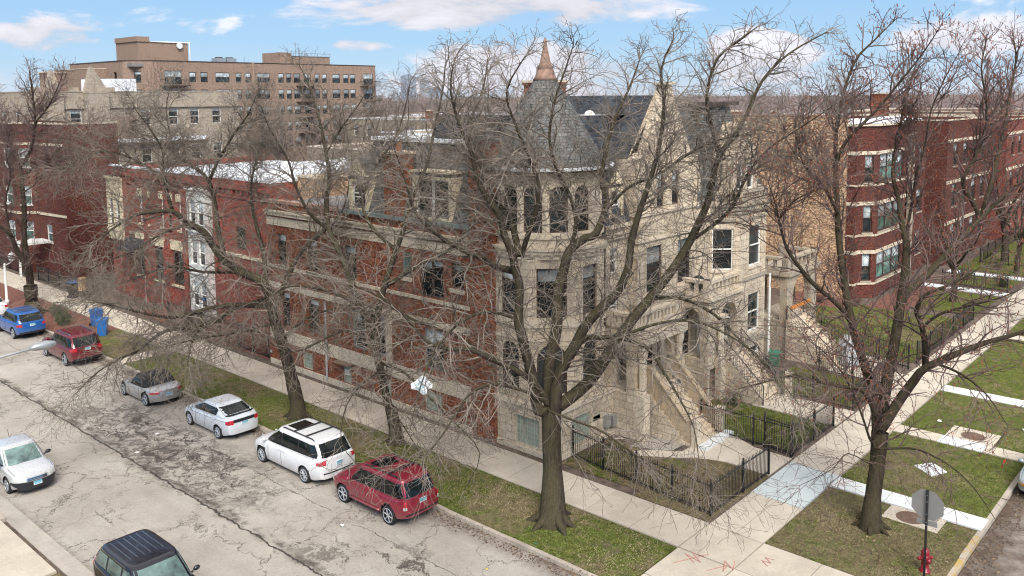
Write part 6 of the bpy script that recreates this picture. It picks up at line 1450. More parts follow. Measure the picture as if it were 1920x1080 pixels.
# black SUV roof strips stand in for bright reflected streaks
# ================================================================== TREES
H_CAM=15.2
_ps=R(41.8); _pt=math.atan(164/1622.); _ro=R(.47)
_f=Vector((math.cos(_ps)*math.cos(_pt),math.sin(_ps)*math.cos(_pt),-math.sin(_pt))); _r=Vector((math.sin(_ps),-math.cos(_ps),0)); _u=_r.cross(_f)
_r2=_r*math.cos(_ro)-_u*math.sin(_ro); _u2=_r*math.sin(_ro)+_u*math.cos(_ro)
def survey(px,py,dist):
    """a measured point of the real tree: bearing read from the photo, distance along the view axis in metres"""
    d=_f*1622+_r2*(px-960)-_u2*(py-341); return Vector((0,0,H_CAM))+d*(dist/1622)
class Tree:
    def __init__(s,seed): s.r=random.Random(seed); s.P={}   # sides,npts -> lists
    def add(s,pts,rad,sides,kind):
        s.P.setdefault((kind,sides,len(pts)),[]).append((pts,rad))
    def polyline(s,p,d,L,n,r0,r1,wob,trop,zig=0):
        r=s.r; pts=[p]; x,y,z=p; dx,dy,dz=d; st=L/n
        zx,zy,zz=(r.gauss(0,1),r.gauss(0,1),r.gauss(0,.6)) if zig else (0,0,0)
        trop+=max(-.28,min(.16,(z-7.5)*.04))-(max(0,z-15.6)*.10)
        for i in range(n):
            if zig:
                k=zig*(1 if i%2 else -1)*r.uniform(.5,1.3); dx+=zx*k; dy+=zy*k; dz+=zz*k
            dx+=r.gauss(0,wob); dy+=r.gauss(0,wob); dz+=r.gauss(0,wob*.8)+trop/n
            q=math.sqrt(dx*dx+dy*dy+dz*dz) or 1; dx/=q;dy/=q;dz/=q
            x+=dx*st;y+=dy*st;z+=dz*st; pts.append((x,y,z))
        rad=[r0+(r1-r0)*(i/n)**.8 for i in range(n+1)]
        return pts,rad,(dx,dy,dz)
    def side_dir(s,d,ang,up=0):
        r=s.r; a=r.uniform(0,2*PI); D=Vector(d); h=Vector((0,0,1)) if abs(D.z)<.9 else Vector((1,0,0))
        u=D.cross(h).normalized(); v=D.cross(u); q=(D*math.cos(ang)+(u*math.cos(a)+v*math.sin(a))*math.sin(ang)); q.z+=up; q.normalize(); return (q.x,q.y,q.z)
    def branch(s,pts,rad,lvl,cfg,f0=.15):
        """spawn children along a parent polyline"""
        r=s.r; c=cfg[lvl]; tot=0; seg=[]
        for a,b in zip(pts[:-1],pts[1:]): l=math.dist(a,b); seg.append(l); tot+=l
        pos=tot*f0+r.uniform(0,c['sp']); 
        while pos<tot:
            q=pos;i=0
            while i<len(seg)-1 and q>seg[i]: q-=seg[i]; i+=1
            t=q/max(seg[i],1e-6); a,b=pts[i],pts[i+1]; p=tuple(a[k]+(b[k]-a[k])*t for k in range(3)); d=Vector(b)-Vector(a); d.normalize()
            fr=pos/tot; rr=rad[i]+(rad[i+1]-rad[i])*t
            L=c['L']*r.uniform(.55,1.25)*(1-.45*fr)*(max(.5,1-(p[2]-14)*.13) if p[2]>14 else 1)
            ang=r.uniform(*c['ang']); nd=s.side_dir(d,ang,c.get('up',0))
            r0=min(rr*.7,c['r']); cp,cr,cd=s.polyline(p,nd,L,c['n'],r0,c['r1'],c['wob'],c['trop']+r.gauss(0,.12),c.get('zig',0))
            if cp[-1][2]<c.get('zmin',1.2): pos+=c['sp']*.5; 
            if cp[-1][2]>=c.get('zmin',.9):
                s.add(cp,cr,c['sides'],c['kind'])
                if lvl+1<len(cfg): s.branch(cp,cr,lvl+1,cfg,c.get('f0',.1))
            pos+=c['sp']*r.uniform(.6,1.4)*(.68 if p[2]>10 and len(cfg)>2 else 1)
        # continuation at the tip
    def build(s,name,mat):
        out={}
        for (kind,sides,n),L in s.P.items():
            P=np.array([l[0] for l in L],dtype=np.float64); Rr=np.array([l[1] for l in L])
            T=np.gradient(P,axis=1); T/=np.linalg.norm(T,axis=2,keepdims=True)+1e-9
            T0=P[:,-1]-P[:,0]; T0/=np.linalg.norm(T0,axis=1,keepdims=True)+1e-9
            ref=np.where(np.abs(T0[:,2:3])<.8,np.array([[0,0,1.]]),np.array([[1.,0,0]]))[:,None,:]
            A=np.cross(T,np.broadcast_to(ref,T.shape)); A/=np.linalg.norm(A,axis=2,keepdims=True)+1e-9; B=np.cross(T,A)
            th=np.arange(sides)*2*np.pi/sides
            V=P[:,:,None,:]+Rr[:,:,None,None]*(A[:,:,None,:]*np.cos(th)[None,None,:,None]+B[:,:,None,:]*np.sin(th)[None,None,:,None])
            M,N,S,_=V.shape; V=V.reshape(-1,3)
            base=(np.arange(M)[:,None,None]*N*S+np.arange(N-1)[None,:,None]*S); k=np.arange(S)[None,None,:]; k2=(k+1)%S
            Fq=np.stack([base+k,base+k2,base+S+k2,base+S+k],axis=-1).reshape(-1,4)
            out.setdefault(kind,[]).append((V,Fq))
        res={}
        for kind,lst in out.items():
            off=0; Vs=[];Fs=[]
            for V,Fq in lst: Vs.append(V); Fs.append(Fq+off); off+=len(V)
            V=np.concatenate(Vs); Fq=np.concatenate(Fs); me=bpy.data.meshes.new(name+'_'+kind)
            me.vertices.add(len(V)); me.vertices.foreach_set('co',V.astype(np.float32).ravel()); me.loops.add(Fq.size); me.loops.foreach_set('vertex_index',Fq.astype(np.int32).ravel())
            me.polygons.add(len(Fq)); me.polygons.foreach_set('loop_start',(np.arange(len(Fq))*4).astype(np.int32)); me.polygons.foreach_set('loop_total',np.full(len(Fq),4,dtype=np.int32))
            me.update(calc_edges=True); me.materials.append(mat[kind])
            if kind=='trunk': me.polygons.foreach_set('use_smooth',[True]*len(Fq))
            res[kind]=me
        return res
def smooth_path(pts,rad,k=3):
    """Catmull-Rom resample"""
    out=[];ro=[]; n=len(pts)
    for i in range(n-1):
        p0=pts[max(i-1,0)];p1=pts[i];p2=pts[i+1];p3=pts[min(i+2,n-1)]
        for j in range(k):
            t=j/k; t2=t*t;t3=t2*t
            out.append(tuple(.5*((2*p1[c])+(-p0[c]+p2[c])*t+(2*p0[c]-5*p1[c]+4*p2[c]-p3[c])*t2+(-p0[c]+3*p1[c]-3*p2[c]+p3[c])*t3) for c in range(3)))
            ro.append(rad[i]+(rad[i+1]-rad[i])*t)
    out.append(tuple(pts[-1])); ro.append(rad[-1]); return out,ro
LOCUST=[dict(sp=.30,L=3.0,ang=(.55,1.15),n=9,r=.036,r1=.009,wob=.21,trop=-.28,sides=4,kind='crown',up=.10,f0=.12),
        dict(sp=.27,L=1.6,ang=(.6,1.25),n=9,r=.0155,r1=.0062,wob=.17,trop=-.22,sides=3,kind='crown',up=.0,f0=.08,zig=.17),
        dict(sp=.43,L=.6,ang=(.6,1.2),n=3,r=.0105,r1=.006,wob=.28,trop=-.1,sides=3,kind='crown')]
def scale_cfg(cfg,L=1,sp=1,r=1,trop=0,up=0):
    o=[]
    for i,c in enumerate(cfg):
        d=dict(c); d['L']=c['L']*L; d['sp']=c['sp']*sp; d['r']=c['r']*r; d['r1']=c['r1']*r; d['trop']=c['trop']+trop; d['up']=c.get('up',0)+up; o.append(d)
    return o
def traced_tree(name,label,base,trunk,limbs,seed,cfg,mats,tr,depth0,flare=1.0,extra=None,cat='tree'):
    """trunk: list (px,py,r); limbs: list of dict(p=[(px,py)..], r=(r0,r1), dd=depth drift metres, d0=start depth offset)"""
    T=Tree(seed); r=T.r; bx,by=base
    tp=[(bx,by,-.1),(bx,by,.25)]+[tuple(survey(px,py,depth0+dd)) for px,py,_,dd in trunk]
    trd=[tr*1.75*flare,tr*1.2]+[q[2] for q in trunk]
    P,Q=smooth_path(tp,trd,4); T.add(P,Q,14,'trunk')
    for i in range(6):     # root flare
        a=2*PI*i/6+r.uniform(-.3,.3); l=tr*r.uniform(1.9,2.8)
        T.add([(bx,by,tr*1.6),(bx+math.cos(a)*l*.45,by+math.sin(a)*l*.45,tr*.5),(bx+math.cos(a)*l,by+math.sin(a)*l,-.06)],[tr*.55,tr*.42,tr*.12],7,'trunk')
    for lb in limbs:
        pts=lb['p']; root=math.hypot(pts[0][0]-trunk[-1][0],pts[0][1]-trunk[-1][1])<75
        if root: pts=[trunk[-1][:2]]+list(pts)
        n=len(pts); dd=lb.get('dd',0); d0=lb.get('d0',0); c1=lb.get('cv',0)
        pp=[tuple(survey(x,y,depth0+d0+dd*(i/(n-1))+c1*math.sin(PI*i/(n-1)))) for i,(x,y) in enumerate(pts)]
        r0,r1=lb['r']
        if root: pp[0]=tuple(survey(trunk[-1][0],trunk[-1][1],depth0+trunk[-1][3]))
        rr=[r0+(r1-r0)*(i/(n-1))**1.15 for i in range(n)]
        P,Q=smooth_path(pp,rr,3); T.add(P,Q,9 if r0>.09 else 6,'trunk')
        T.branch(P,Q,0,cfg if not lb.get('cfg') else lb['cfg'],lb.get('f0',.12))
        # tip spray
        d=Vector(P[-1])-Vector(P[-2]); d.normalize()
        for k in range(lb.get('tips',3)):
            nd=T.side_dir(tuple(d),r.uniform(.3,1.0)); cp,cr,_=T.polyline(P[-1],nd,r.uniform(1.0,1.8)*(.6 if P[-1][2]>14 else 1.2),9,min(r1,.03),.004,.15,-.2); T.add(cp,cr,4,'crown'); T.branch(cp,cr,1,cfg,.05)
    if extra: extra(T)
    ms=T.build(name,mats)
    t=thing(name,label,cat,(bx,by,0),group='bare street trees on the grass strips')
    for kind,me in ms.items():
        link({'trunk':'trunk','crown':'crown','buds':'buds'}[kind],me,t,world=True)
    return t,T
MT={'trunk':M_BARK,'crown':M_TWIG,'buds':M_BUD}; MT2={'trunk':M_BARK2,'crown':M_TWIG2,'buds':M_BUD}
# ---- central locust by the tower
D1=31.15
limbs=[
 dict(p=[(1032,760),(1030,690),(1044,612),(1046,550),(1057,507),(1068,470),(1094,448),(1117,438),(1135,393),(1137,369),(1127,339),(1135,290),(1150,230),(1180,165),(1200,110)],r=(.25,.025),dd=2.5),
 dict(p=[(1068,470),(1080,420),(1070,370),(1045,320),(1030,260),(1040,190),(1060,130),(1075,85)],r=(.09,.02),dd=-2,d0=1),
 dict(p=[(1010,770),(1000,715),(984,650),(972,600),(974,540),(966,505),(960,475),(945,438),(937,405),(910,365),(893,330),(885,290),(860,230),(845,170),(850,120)],r=(.22,.02),dd=-2.5),
 dict(p=[(974,480),(965,438),(959,416),(935,381),(913,345),(896,306),(880,240),(905,170),(915,110)],r=(.13,.02),dd=2.5,d0=-.8),
 dict(p=[(978,480),(990,440),(1005,400),(1010,350),(990,290),(965,230),(950,170),(985,105)],r=(.10,.02),dd=-3,d0=-.6),
 dict(p=[(965,510),(930,500),(905,485),(868,470),(820,440),(780,400),(760,340),(740,280)],r=(.11,.018),dd=-3,d0=-.4),
 dict(p=[(1040,770),(1050,700),(1080,645),(1100,607),(1135,570),(1160,545),(1178,500),(1183,460),(1195,410),(1215,350),(1235,280),(1245,200),(1240,130),(1262,75)],r=(.23,.022),dd=-3),
 dict(p=[(1050,760),(1105,715),(1142,662),(1185,600),(1217,562),(1265,500),(1295,450),(1326,382),(1335,343),(1348,293),(1378,253),(1400,215),(1430,150),(1480,100),(1550,60)],r=(.24,.02),dd=1.0),
 dict(p=[(1348,293),(1335,240),(1325,180),(1345,110),(1388,75),(1420,50)],r=(.09,.018),dd=-2,d0=.8),
 dict(p=[(1290,455),(1340,420),(1375,385),(1400,330),(1440,280),(1500,240),(1560,200)],r=(.08,.015),dd=-3,d0=.5),
 dict(p=[(1135,395),(1180,350),(1230,330),(1290,290),(1340,265),(1400,250)],r=(.07,.015),dd=-2.5,d0=1.5),
 dict(p=[(1008,725),(972,697),(925,675),(880,655),(842,655),(800,640),(765,600),(720,560),(660,535)],r=(.12,.015),dd=-4),
 dict(p=[(1040,720),(1090,640),(1125,633),(1160,634),(1210,650),(1240,690),(1270,740),(1300,800),(1310,860)],r=(.11,.012),dd=-4.5),
 dict(p=[(1160,634),(1220,610),(1290,600),(1350,620),(1400,650),(1450,690)],r=(.06,.012),dd=-2,d0=-2),
 dict(p=[(1000,740),(930,720),(880,740),(840,800),(800,850),(740,880)],r=(.07,.01),dd=-5),
 dict(p=[(1030,770),(1080,790),(1130,810),(1200,860),(1260,900),(1330,930)],r=(.05,.01),dd=-4,d0=-.3),
 dict(p=[(1225,560),(1280,560),(1340,590),(1390,640),(1450,700),(1500,760)],r=(.07,.012),dd=-3.5,d0=.4),
 dict(p=[(975,600),(920,585),(870,600),(820,650),(790,720),(770,800)],r=(.07,.01),dd=-4,d0=-.5),
]
traced_tree('bare_street_tree','largest bare tree in the centre, spreading mossy limbs across the corner tower',(22.87,18.62),[(1036,880,.35,0),(1034,820,.345,0),(1034,765,.375,0)],limbs,11,LOCUST,MT,.42,D1-.0)
# ---- second tree from the tower
D3=38.2
limbs=[
 dict(p=[(728,760),(715,700),(704,650),(708,590),(720,540),(742,472),(757,430),(775,370),(800,310),(815,240),(830,170),(835,120)],r=(.20,.02),dd=-2),
 dict(p=[(704,640),(670,560),(640,480),(617,430),(612,375),(618,332),(610,280),(600,230),(590,190),(575,150),(560,120)],r=(.16,.02),dd=3),
 dict(p=[(610,290),(640,240),(670,200),(690,165)],r=(.05,.015),dd=-1,d0=2),
 dict(p=[(617,432),(580,400),(555,350),(540,300),(505,240),(490,200)],r=(.08,.015),dd=-2,d0=1.5),
 dict(p=[(720,540),(780,500),(840,470),(880,430),(900,370),(905,300),(880,230)],r=(.10,.015),dd=-3,d0=-.6),
 dict(p=[(745,470),(700,430),(680,380),(700,320),(740,260),(760,200),(770,150)],r=(.09,.015),dd=2,d0=-.8),
 dict(p=[(715,560),(742,580),(780,602),(830,620),(890,650),(930,700)],r=(.08,.012),dd=-4,d0=-.3),
 dict(p=[(712,680),(760,700),(800,740),(850,790),(900,850),(870,920)],r=(.07,.01),dd=-6),
 dict(p=[(715,700),(680,720),(650,760),(640,830),(680,880)],r=(.05,.01),dd=-6),
 dict(p=[(705,650),(650,620),(600,640),(550,660),(500,640)],r=(.07,.012),dd=-3),
 dict(p=[(708,600),(650,560),(590,540),(530,540),(480,580)],r=(.08,.012),dd=-3.5),
 dict(p=[(730,760),(770,820),(800,880),(820,950)],r=(.04,.008),dd=-5,d0=-1),
]
traced_tree('bare_street_tree','bare tree with a dark leaning trunk between the brick wall and the crimson car',(23.9,28.35),[(740,800,.27,-.3),(733,765,.26,-.3)],limbs,23,scale_cfg(LOCUST,.95,.95),MT,.27,D3+.3)
# ---- third tree
D2=41.6
limbs=[
 dict(p=[(542,690),(530,645),(518,610),(508,570),(495,530),(440,505),(410,475),(382,435),(350,417),(325,397),(287,397),(250,405),(210,430),(170,460)],r=(.30,.02),dd=-5),
 dict(p=[(420,480),(408,425),(403,382),(390,337),(360,310),(330,290),(312,210),(320,160)],r=(.13,.015),dd=2,d0=-1),
 dict(p=[(392,340),(410,300),(440,250),(465,215),(480,180)],r=(.08,.015),dd=-2,d0=-1),
 dict(p=[(325,400),(305,330),(306,285),(280,240),(250,200)],r=(.09,.015),dd=-1,d0=-2),
 dict(p=[(305,330),(262,305),(212,285),(170,290),(130,310)],r=(.06,.012),dd=-2,d0=-2),
 dict(p=[(510,590),(530,540),(560,480),(600,440),(640,400),(655,340),(660,280)],r=(.14,.015),dd=3),
 dict(p=[(500,545),(495,480),(480,420),(470,360),(480,300),(500,240)],r=(.13,.015),dd=2),
 dict(p=[(508,575),(450,572),(400,577),(362,587),(325,595),(280,590),(220,575),(160,560)],r=(.14,.015),dd=-5),
 dict(p=[(500,560),(440,580),(390,610),(312,620),(275,645),(255,660),(225,672),(180,700),(140,740)],r=(.11,.012),dd=-7),
 dict(p=[(515,605),(460,620),(400,630),(350,640),(310,650)],r=(.08,.012),dd=-5),
 dict(p=[(380,600),(360,640),(355,665),(350,690)],r=(.05,.01),dd=-3,d0=-3),
 dict(p=[(440,510),(380,510),(320,500),(260,520),(200,540)],r=(.08,.012),dd=-4,d0=-1),
 dict(p=[(525,640),(570,600),(620,580),(680,570),(720,590)],r=(.07,.012),dd=-3),
 dict(p=[(350,420),(300,440),(250,470),(200,490),(140,520)],r=(.06,.012),dd=-3,d0=-3),
]
traced_tree('bare_street_tree','bare leaning tree with long low limbs hanging over the silver convertible',(22.85,34.24),[(557,755,.34,-.2),(548,715,.32,-.2)],limbs,37,scale_cfg(LOCUST,1.02,.78),MT,.33,D2-.0)
# ---- right hand tree at the corner lawn
D4=30.45
BUDY=[dict(LOCUST[0],sp=.27,trop=.12,up=.2,L=2.7,wob=.15),dict(LOCUST[1],sp=.23,trop=.05,up=.08,L=1.2,wob=.16,zig=.1),dict(LOCUST[2],trop=.1,L=.36,wob=.16,ang=(.5,1.0))]
def buds(mind,n,size=.018,zmin=3):
    def fn(T):
        r=T.r; L=[(k,l) for k,v in T.P.items() if k[0]=='crown' and k[2]==4 for l in v]
        for k,(pts,rad) in L:
            if r.random()<n:
                p=pts[r.choice((1,2,3))]; 
                if p[2]<zmin: continue
                q=(p[0]+r.gauss(0,.015),p[1]+r.gauss(0,.015),p[2]+.0)
                T.add([q,(q[0],q[1],q[2]-size*1.2),(q[0],q[1],q[2]-size*2.6)],[size*.25,size*.6,size*.1],4,'buds')
    return fn
limbs=[
 dict(p=[(1645,815),(1640,760),(1625,700),(1598,610),(1582,520),(1572,440),(1570,380),(1566,300),(1571,220),(1600,120),(1640,75),(1680,35)],r=(.19,.015),dd=1.5),
 dict(p=[(1571,400),(1545,350),(1515,320),(1500,290),(1490,240)],r=(.07,.012),dd=-1.5,d0=.7),
 dict(p=[(1569,300),(1590,260),(1640,210),(1690,150),(1730,100),(1760,55)],r=(.07,.012),dd=-2,d0=.8),
 dict(p=[(1600,612),(1575,575),(1525,532),(1495,495),(1475,465),(1462,420),(1456,390),(1440,340)],r=(.10,.012),dd=-2,d0=.4),
 dict(p=[(1462,410),(1485,380),(1510,365),(1540,350)],r=(.04,.01),dd=-1,d0=-.8),
 dict(p=[(1650,800),(1662,720),(1676,650),(1690,560),(1698,500),(1699,454),(1692,425),(1686,380),(1674,324),(1685,250),(1700,180),(1720,110)],r=(.22,.015),dd=2.5),
 dict(p=[(1692,565),(1700,550),(1736,517),(1760,492),(1800,450),(1840,408),(1880,370),(1930,330)],r=(.16,.05),dd=1.5,d0=1.6),
 dict(p=[(1833,415),(1832,394),(1808,353),(1806,335),(1813,322),(1840,270),(1850,200),(1840,130),(1850,75)],r=(.10,.015),dd=-1,d0=2.8),
 dict(p=[(1840,408),(1860,340),(1869,300),(1885,230),(1895,170),(1905,110),(1900,70)],r=(.11,.018),dd=2,d0=2.8),
 dict(p=[(1699,440),(1710,380),(1718,330),(1735,270),(1745,210),(1770,150),(1800,95)],r=(.06,.012),dd=-2,d0=2.2),
 dict(p=[(1655,800),(1690,745),(1715,712),(1735,690),(1790,665),(1850,642),(1900,628),(1950,610)],r=(.20,.04),dd=-2),
 dict(p=[(1735,690),(1735,650),(1728,610),(1718,580),(1740,550),(1790,530),(1840,500)],r=(.12,.012),dd=-2.5,d0=-.6),
 dict(p=[(1728,615),(1760,590),(1810,575),(1870,560),(1920,540)],r=(.06,.012),dd=-2,d0=-1.2),
 dict(p=[(1650,800),(1620,735),(1580,725),(1530,715),(1480,705),(1440,715),(1380,730)],r=(.09,.012),dd=-3),
 dict(p=[(1635,830),(1620,790),(1605,750),(1580,700),(1545,660),(1520,640)],r=(.05,.01),dd=-2),
 dict(p=[(1640,840),(1700,840),(1740,850),(1790,880),(1830,920),(1870,980)],r=(.05,.01),dd=-2.5),
 dict(p=[(1640,870),(1590,850),(1560,880),(1500,910)],r=(.03,.008),dd=-1.5),
 dict(p=[(1750,680),(1800,700),(1850,740),(1890,800)],r=(.05,.01),dd=-3,d0=-1),
 dict(p=[(1590,590),(1560,600),(1530,640),(1540,700)],r=(.04,.01),dd=-2,d0=.3),
]
traced_tree('bare_street_tree','budding bare tree on the corner lawn with a ridged brown trunk',(29.84,9.97),[(1637,930,.27,0),(1645,870,.26,0),(1650,810,.29,0)],limbs,51,BUDY,MT2,.30,D4,extra=buds(0,.5,.03,4))
# ---- far left tree
D0=58.7
limbs=[
 dict(p=[(55,510),(45,450),(46,400),(42,350),(38,310),(20,270),(0,235),(-15,190)],r=(.26,.02),dd=2),
 dict(p=[(38,312),(58,280),(66,225),(60,170),(55,130)],r=(.14,.015),dd=-2,d0=1),
 dict(p=[(66,230),(90,200),(110,160),(120,130)],r=(.06,.012),dd=-2,d0=0),
 dict(p=[(45,330),(80,305),(110,310),(140,330)],r=(.08,.012),dd=-2,d0=.8),
 dict(p=[(50,500),(32,470),(20,440),(0,425),(-25,400)],r=(.24,.05),dd=-3),
 dict(p=[(20,440),(10,380),(20,330),(12,290),(20,240)],r=(.08,.012),dd=-2,d0=-2),
 dict(p=[(45,360),(70,340),(100,290),(140,260),(170,230)],r=(.06,.012),dd=-1,d0=.5),
]
traced_tree('bare_street_tree','tall forked tree at the left edge beyond the blue crossover',(21.98,65.23),[(60,575,.5,0),(57,535,.46,0)],limbs,61,scale_cfg(BUDY,1.15,.95,1.35),MT2,.5,D0+4.5)
# ---- generic bare trees (three models, copied)
def proto(seed,h,mats,spread=1.0,dens=1.0,name='bare_tree',low=.28):
    T=Tree(seed); r=T.r; tr=h*.021
    tp=[(0,0,-.2),(0,0,.2),(r.gauss(0,.1),r.gauss(0,.1),h*.16),(r.gauss(0,.2),r.gauss(0,.2),h*low)]
    P,Q=smooth_path(tp,[tr*1.7,tr*1.2,tr,tr*.85],3); T.add(P,Q,8,'trunk')
    cfg=[dict(sp=.55/dens,L=h*.15,ang=(.5,1.0),n=6,r=.05,r1=.012,wob=.14,trop=.05,sides=3,kind='crown',up=.15),dict(sp=.38/dens,L=h*.065,ang=(.5,1.0),n=4,r=.018,r1=.008,wob=.18,trop=0,sides=3,kind='crown',up=.08)]
    for i in range(7):
        a=2*PI*i/7+r.uniform(-.4,.4); tilt=r.uniform(.25,.75)*spread; d=Vector((math.cos(a)*tilt,math.sin(a)*tilt,1)).normalized()
        z=h*low*(.85+.15*r.random()); cp,cr,_=T.polyline((tp[-1][0],tp[-1][1],z),tuple(d),h*(1-low)*r.uniform(.75,1.0),10,tr*.55,.02,.09,.35)
        T.add(cp,cr,6,'trunk'); T.branch(cp,cr,0,cfg,.15)
    return T.build(name,mats)
MTB={'trunk':M_BARK2,'crown':M_TWIG2,'buds':M_BUD}; MTC={'trunk':M_BARK,'crown':M_TWIG,'buds':M_BUD}
PRO=[proto(101,15,MTB,1,.8),proto(102,17,MTC,.85,.8),proto(103,13,MTB,1.2,.9)]
def plant(k,x,y,s,rz,label,group='bare trees among the houses'):
    t=thing('bare_tree',label,'tree',(x,y,0),rz,group); t.scale=(s,s,s)
    for kind,me in PRO[k].items(): link({'trunk':'trunk','crown':'crown'}[kind],me,t)
for k,x,y,s,l in ((1,48,44,1.12,'bare tree rising behind the gabled row house'),(0,55,46,1.05,'bare tree behind the bay row house roofs'),(1,44.5,50,1.0,'slim bare tree behind the cone roof'),
  (0,62.5,9.9,.9,'bare tree in the parkway before the fourth narrow walk'),(2,67,17.2,.72,'reddish bare tree in front of the dark red bay'),(2,60.2,26.2,.5,'small bare tree against the yellow brick flank'),(0,77.5,12,.0,''),(0,86,18,.85,'bare tree beside the far iron fence lawn'),(2,81,16,.75,'bare tree on the lawn near the white entry walk'),(1,91,10.2,.95,'tall bare tree in the far right parkway'),(0,72,9.8,.8,'bare tree in the parkway past the fourth narrow walk'),
  (0,24,86,.9,'bare tree on the far left parkway'),(0,46,62,1.0,'bare tree behind the painted brick building'),(2,40,60,.9,'bare tree in the yard of the painted brick building'),(1,34,50,.72,'bare courtyard tree beyond the brick house'),(2,52,72,.95,'bare tree in front of the apartment block'),(1,64,82,1.0,'bare tree left of the white roofed stone building'),(0,78,84,.95,'bare tree near the right end of the apartment block'),
  (2,92,78,1,'bare tree over the low tan roofs'),(1,104,84,1.05,'tall bare tree right of the low tan building'),(0,112,66,.95,'bare tree behind the cone roof in the distance'),(2,96,104,1.1,'spreading bare tree beyond the low tan building'),(1,124,92,1.0,'bare tree under the skyline'),
  (0,120,56,.95,'bare tree behind the yellow flats'),(2,134,50,.95,'spreading tree behind the yellow flats chimney'),(1,132,30,.9,'bare tree among the far red rows'),(0,118,12,.9,'bare tree at the far end of the side street'),(2,104,10,.85,'bare tree over the far iron fence'),(1,150,40,1.0,'bare tree on the right horizon'),(0,14,120,1.0,'bare tree at the far end of the left street'),(2,23.5,104,.9,'spreading bare tree on the far left parkway'),(1,35,104,.8,'bare tree in front of the gabled hall')):
    if s: plant(k,x,y,s,random.Random(l).uniform(0,6),l)
# far off woodland: one merged mass
def woodland(name,label,n,seed,amin,amax,dmin,dmax):
    r=random.Random(seed); V=[];Fq=[]; off=0
    srcs=[]
    for d in PRO:
        me=d['crown']; a=np.empty(len(me.vertices)*3,np.float32); me.vertices.foreach_get('co',a); srcs.append(a.reshape(-1,18,3)[:]) if False else srcs.append(a.reshape(-1,3))
    lows=[]
    for k in range(3):
        T=Tree(200+k); P=T.r
        for i in range(110):
            a=P.uniform(0,2*PI); tilt=P.uniform(.1,1.1); dd=Vector((math.cos(a)*tilt,math.sin(a)*tilt,1)).normalized(); z=P.uniform(3,7)
            cp,cr,_=T.polyline((0,0,z),tuple(dd),P.uniform(5,9),5,.10,.035,.14,.1); T.add(cp,cr,3,'crown')
            for q in range(4):
                b=cp[P.randint(2,5)]; nd=T.side_dir(tuple(dd),.7,.2); c2,r2,_=T.polyline(b,nd,P.uniform(1.5,3),3,.05,.03,.2,.1); T.add(c2,r2,3,'crown')
        T.add([(0,0,0),(0,0,4),(0,0,7)],[.3,.25,.15],4,'crown')
        me=T.build('far',{'crown':M_TWIG2})['crown']; a=np.empty(len(me.vertices)*3,np.float32); me.vertices.foreach_get('co',a); f=np.empty(len(me.loops),np.int32); me.loops.foreach_get('vertex_index',f); lows.append((a.reshape(-1,3),f.reshape(-1,4)))
    for i in range(n):
        az=r.uniform(amin,amax); D=dmin+(dmax-dmin)*r.random()**1.3; x,y=math.cos(az)*D,math.sin(az)*D; s=r.uniform(.72,1.08); q=r.uniform(0,6.28); a,f=lows[i%3]
        c,s_=math.cos(q)*s,math.sin(q)*s; b=np.empty_like(a); b[:,0]=a[:,0]*c-a[:,1]*s_+x; b[:,1]=a[:,0]*s_+a[:,1]*c+y; b[:,2]=a[:,2]*s*r.uniform(.85,1.0); V.append(b); Fq.append(f+off); off+=len(a)
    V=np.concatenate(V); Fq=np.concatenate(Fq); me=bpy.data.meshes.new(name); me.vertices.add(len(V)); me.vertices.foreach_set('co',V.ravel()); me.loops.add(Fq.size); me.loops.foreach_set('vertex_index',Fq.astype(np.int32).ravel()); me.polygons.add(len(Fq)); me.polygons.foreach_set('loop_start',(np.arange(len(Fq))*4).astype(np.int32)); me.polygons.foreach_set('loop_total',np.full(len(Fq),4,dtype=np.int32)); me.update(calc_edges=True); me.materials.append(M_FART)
    tag(link(name,me),label,kind='stuff')
M_FART=m_plain('haze_paled_far_bark',(.34,.27,.25),.9,var=.3,scale=.05)  # grey-brown bark lightened in its colour in place of distance haze
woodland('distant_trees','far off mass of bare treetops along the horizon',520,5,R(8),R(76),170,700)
# ================================================================== BAG
def text_mesh(s,size):
    cu=bpy.data.curves.new('t','FONT'); cu.body=s; cu.size=size; cu.extrude=.002; cu.align_x='CENTER'
    o=bpy.data.objects.new('t',cu); COL.objects.link(o); bpy.context.view_layer.update(); me=bpy.data.meshes.new_from_object(o.evaluated_get(bpy.context.evaluated_depsgraph_get())); bpy.data.objects.remove(o); return me
bag=[o for o in scene.objects if o.name=='plastic_bag'][0]; bag.location=(22.05,24.55,3.95)
tw=(Vector((0,0,15.2))-bag.location).normalized(); rot=tw.to_track_quat('Z','Y').to_euler()
m=MB(); r=random.Random(4); rim=[(-.36,.05),(-.18,.14),(-.02,.30),(.12,.30),(.22,.16),(.38,.02),(.36,-.12),(.2,-.14),(.17,-.32),(.04,-.34),(-.12,-.18),(-.34,-.12)]
n=len(rim); v=[(x*1.15,y*1.15,r.uniform(-.14,.08)) for x,y in rim]+[(x*.55,y*.55,.04+r.uniform(-.04,.04)) for x,y in rim]+[(0,0,.05)]+[(x*.6,y*.6,-.10) for x,y in rim]+[(0,0,-.12)]
f=[(i,(i+1)%n,n+(i+1)%n,n+i) for i in range(n)]+[(n+i,n+(i+1)%n,2*n) for i in range(n)]+[((i+1)%n,i,2*n+1+i,2*n+1+(i+1)%n) for i in range(n)]+[(2*n+1+(i+1)%n,2*n+1+i,3*n+1) for i in range(n)]
m.add(v,f); M_BAG=m_plain('white_plastic_film',(.80,.86,.88),.35,var=.05); M_TEAL=m_plain('teal_bag_print',(.08,.38,.50),.5)
o=link('bag_film',m.mesh('bag',[M_BAG],False,uv=False),bag); o.rotation_euler=rot
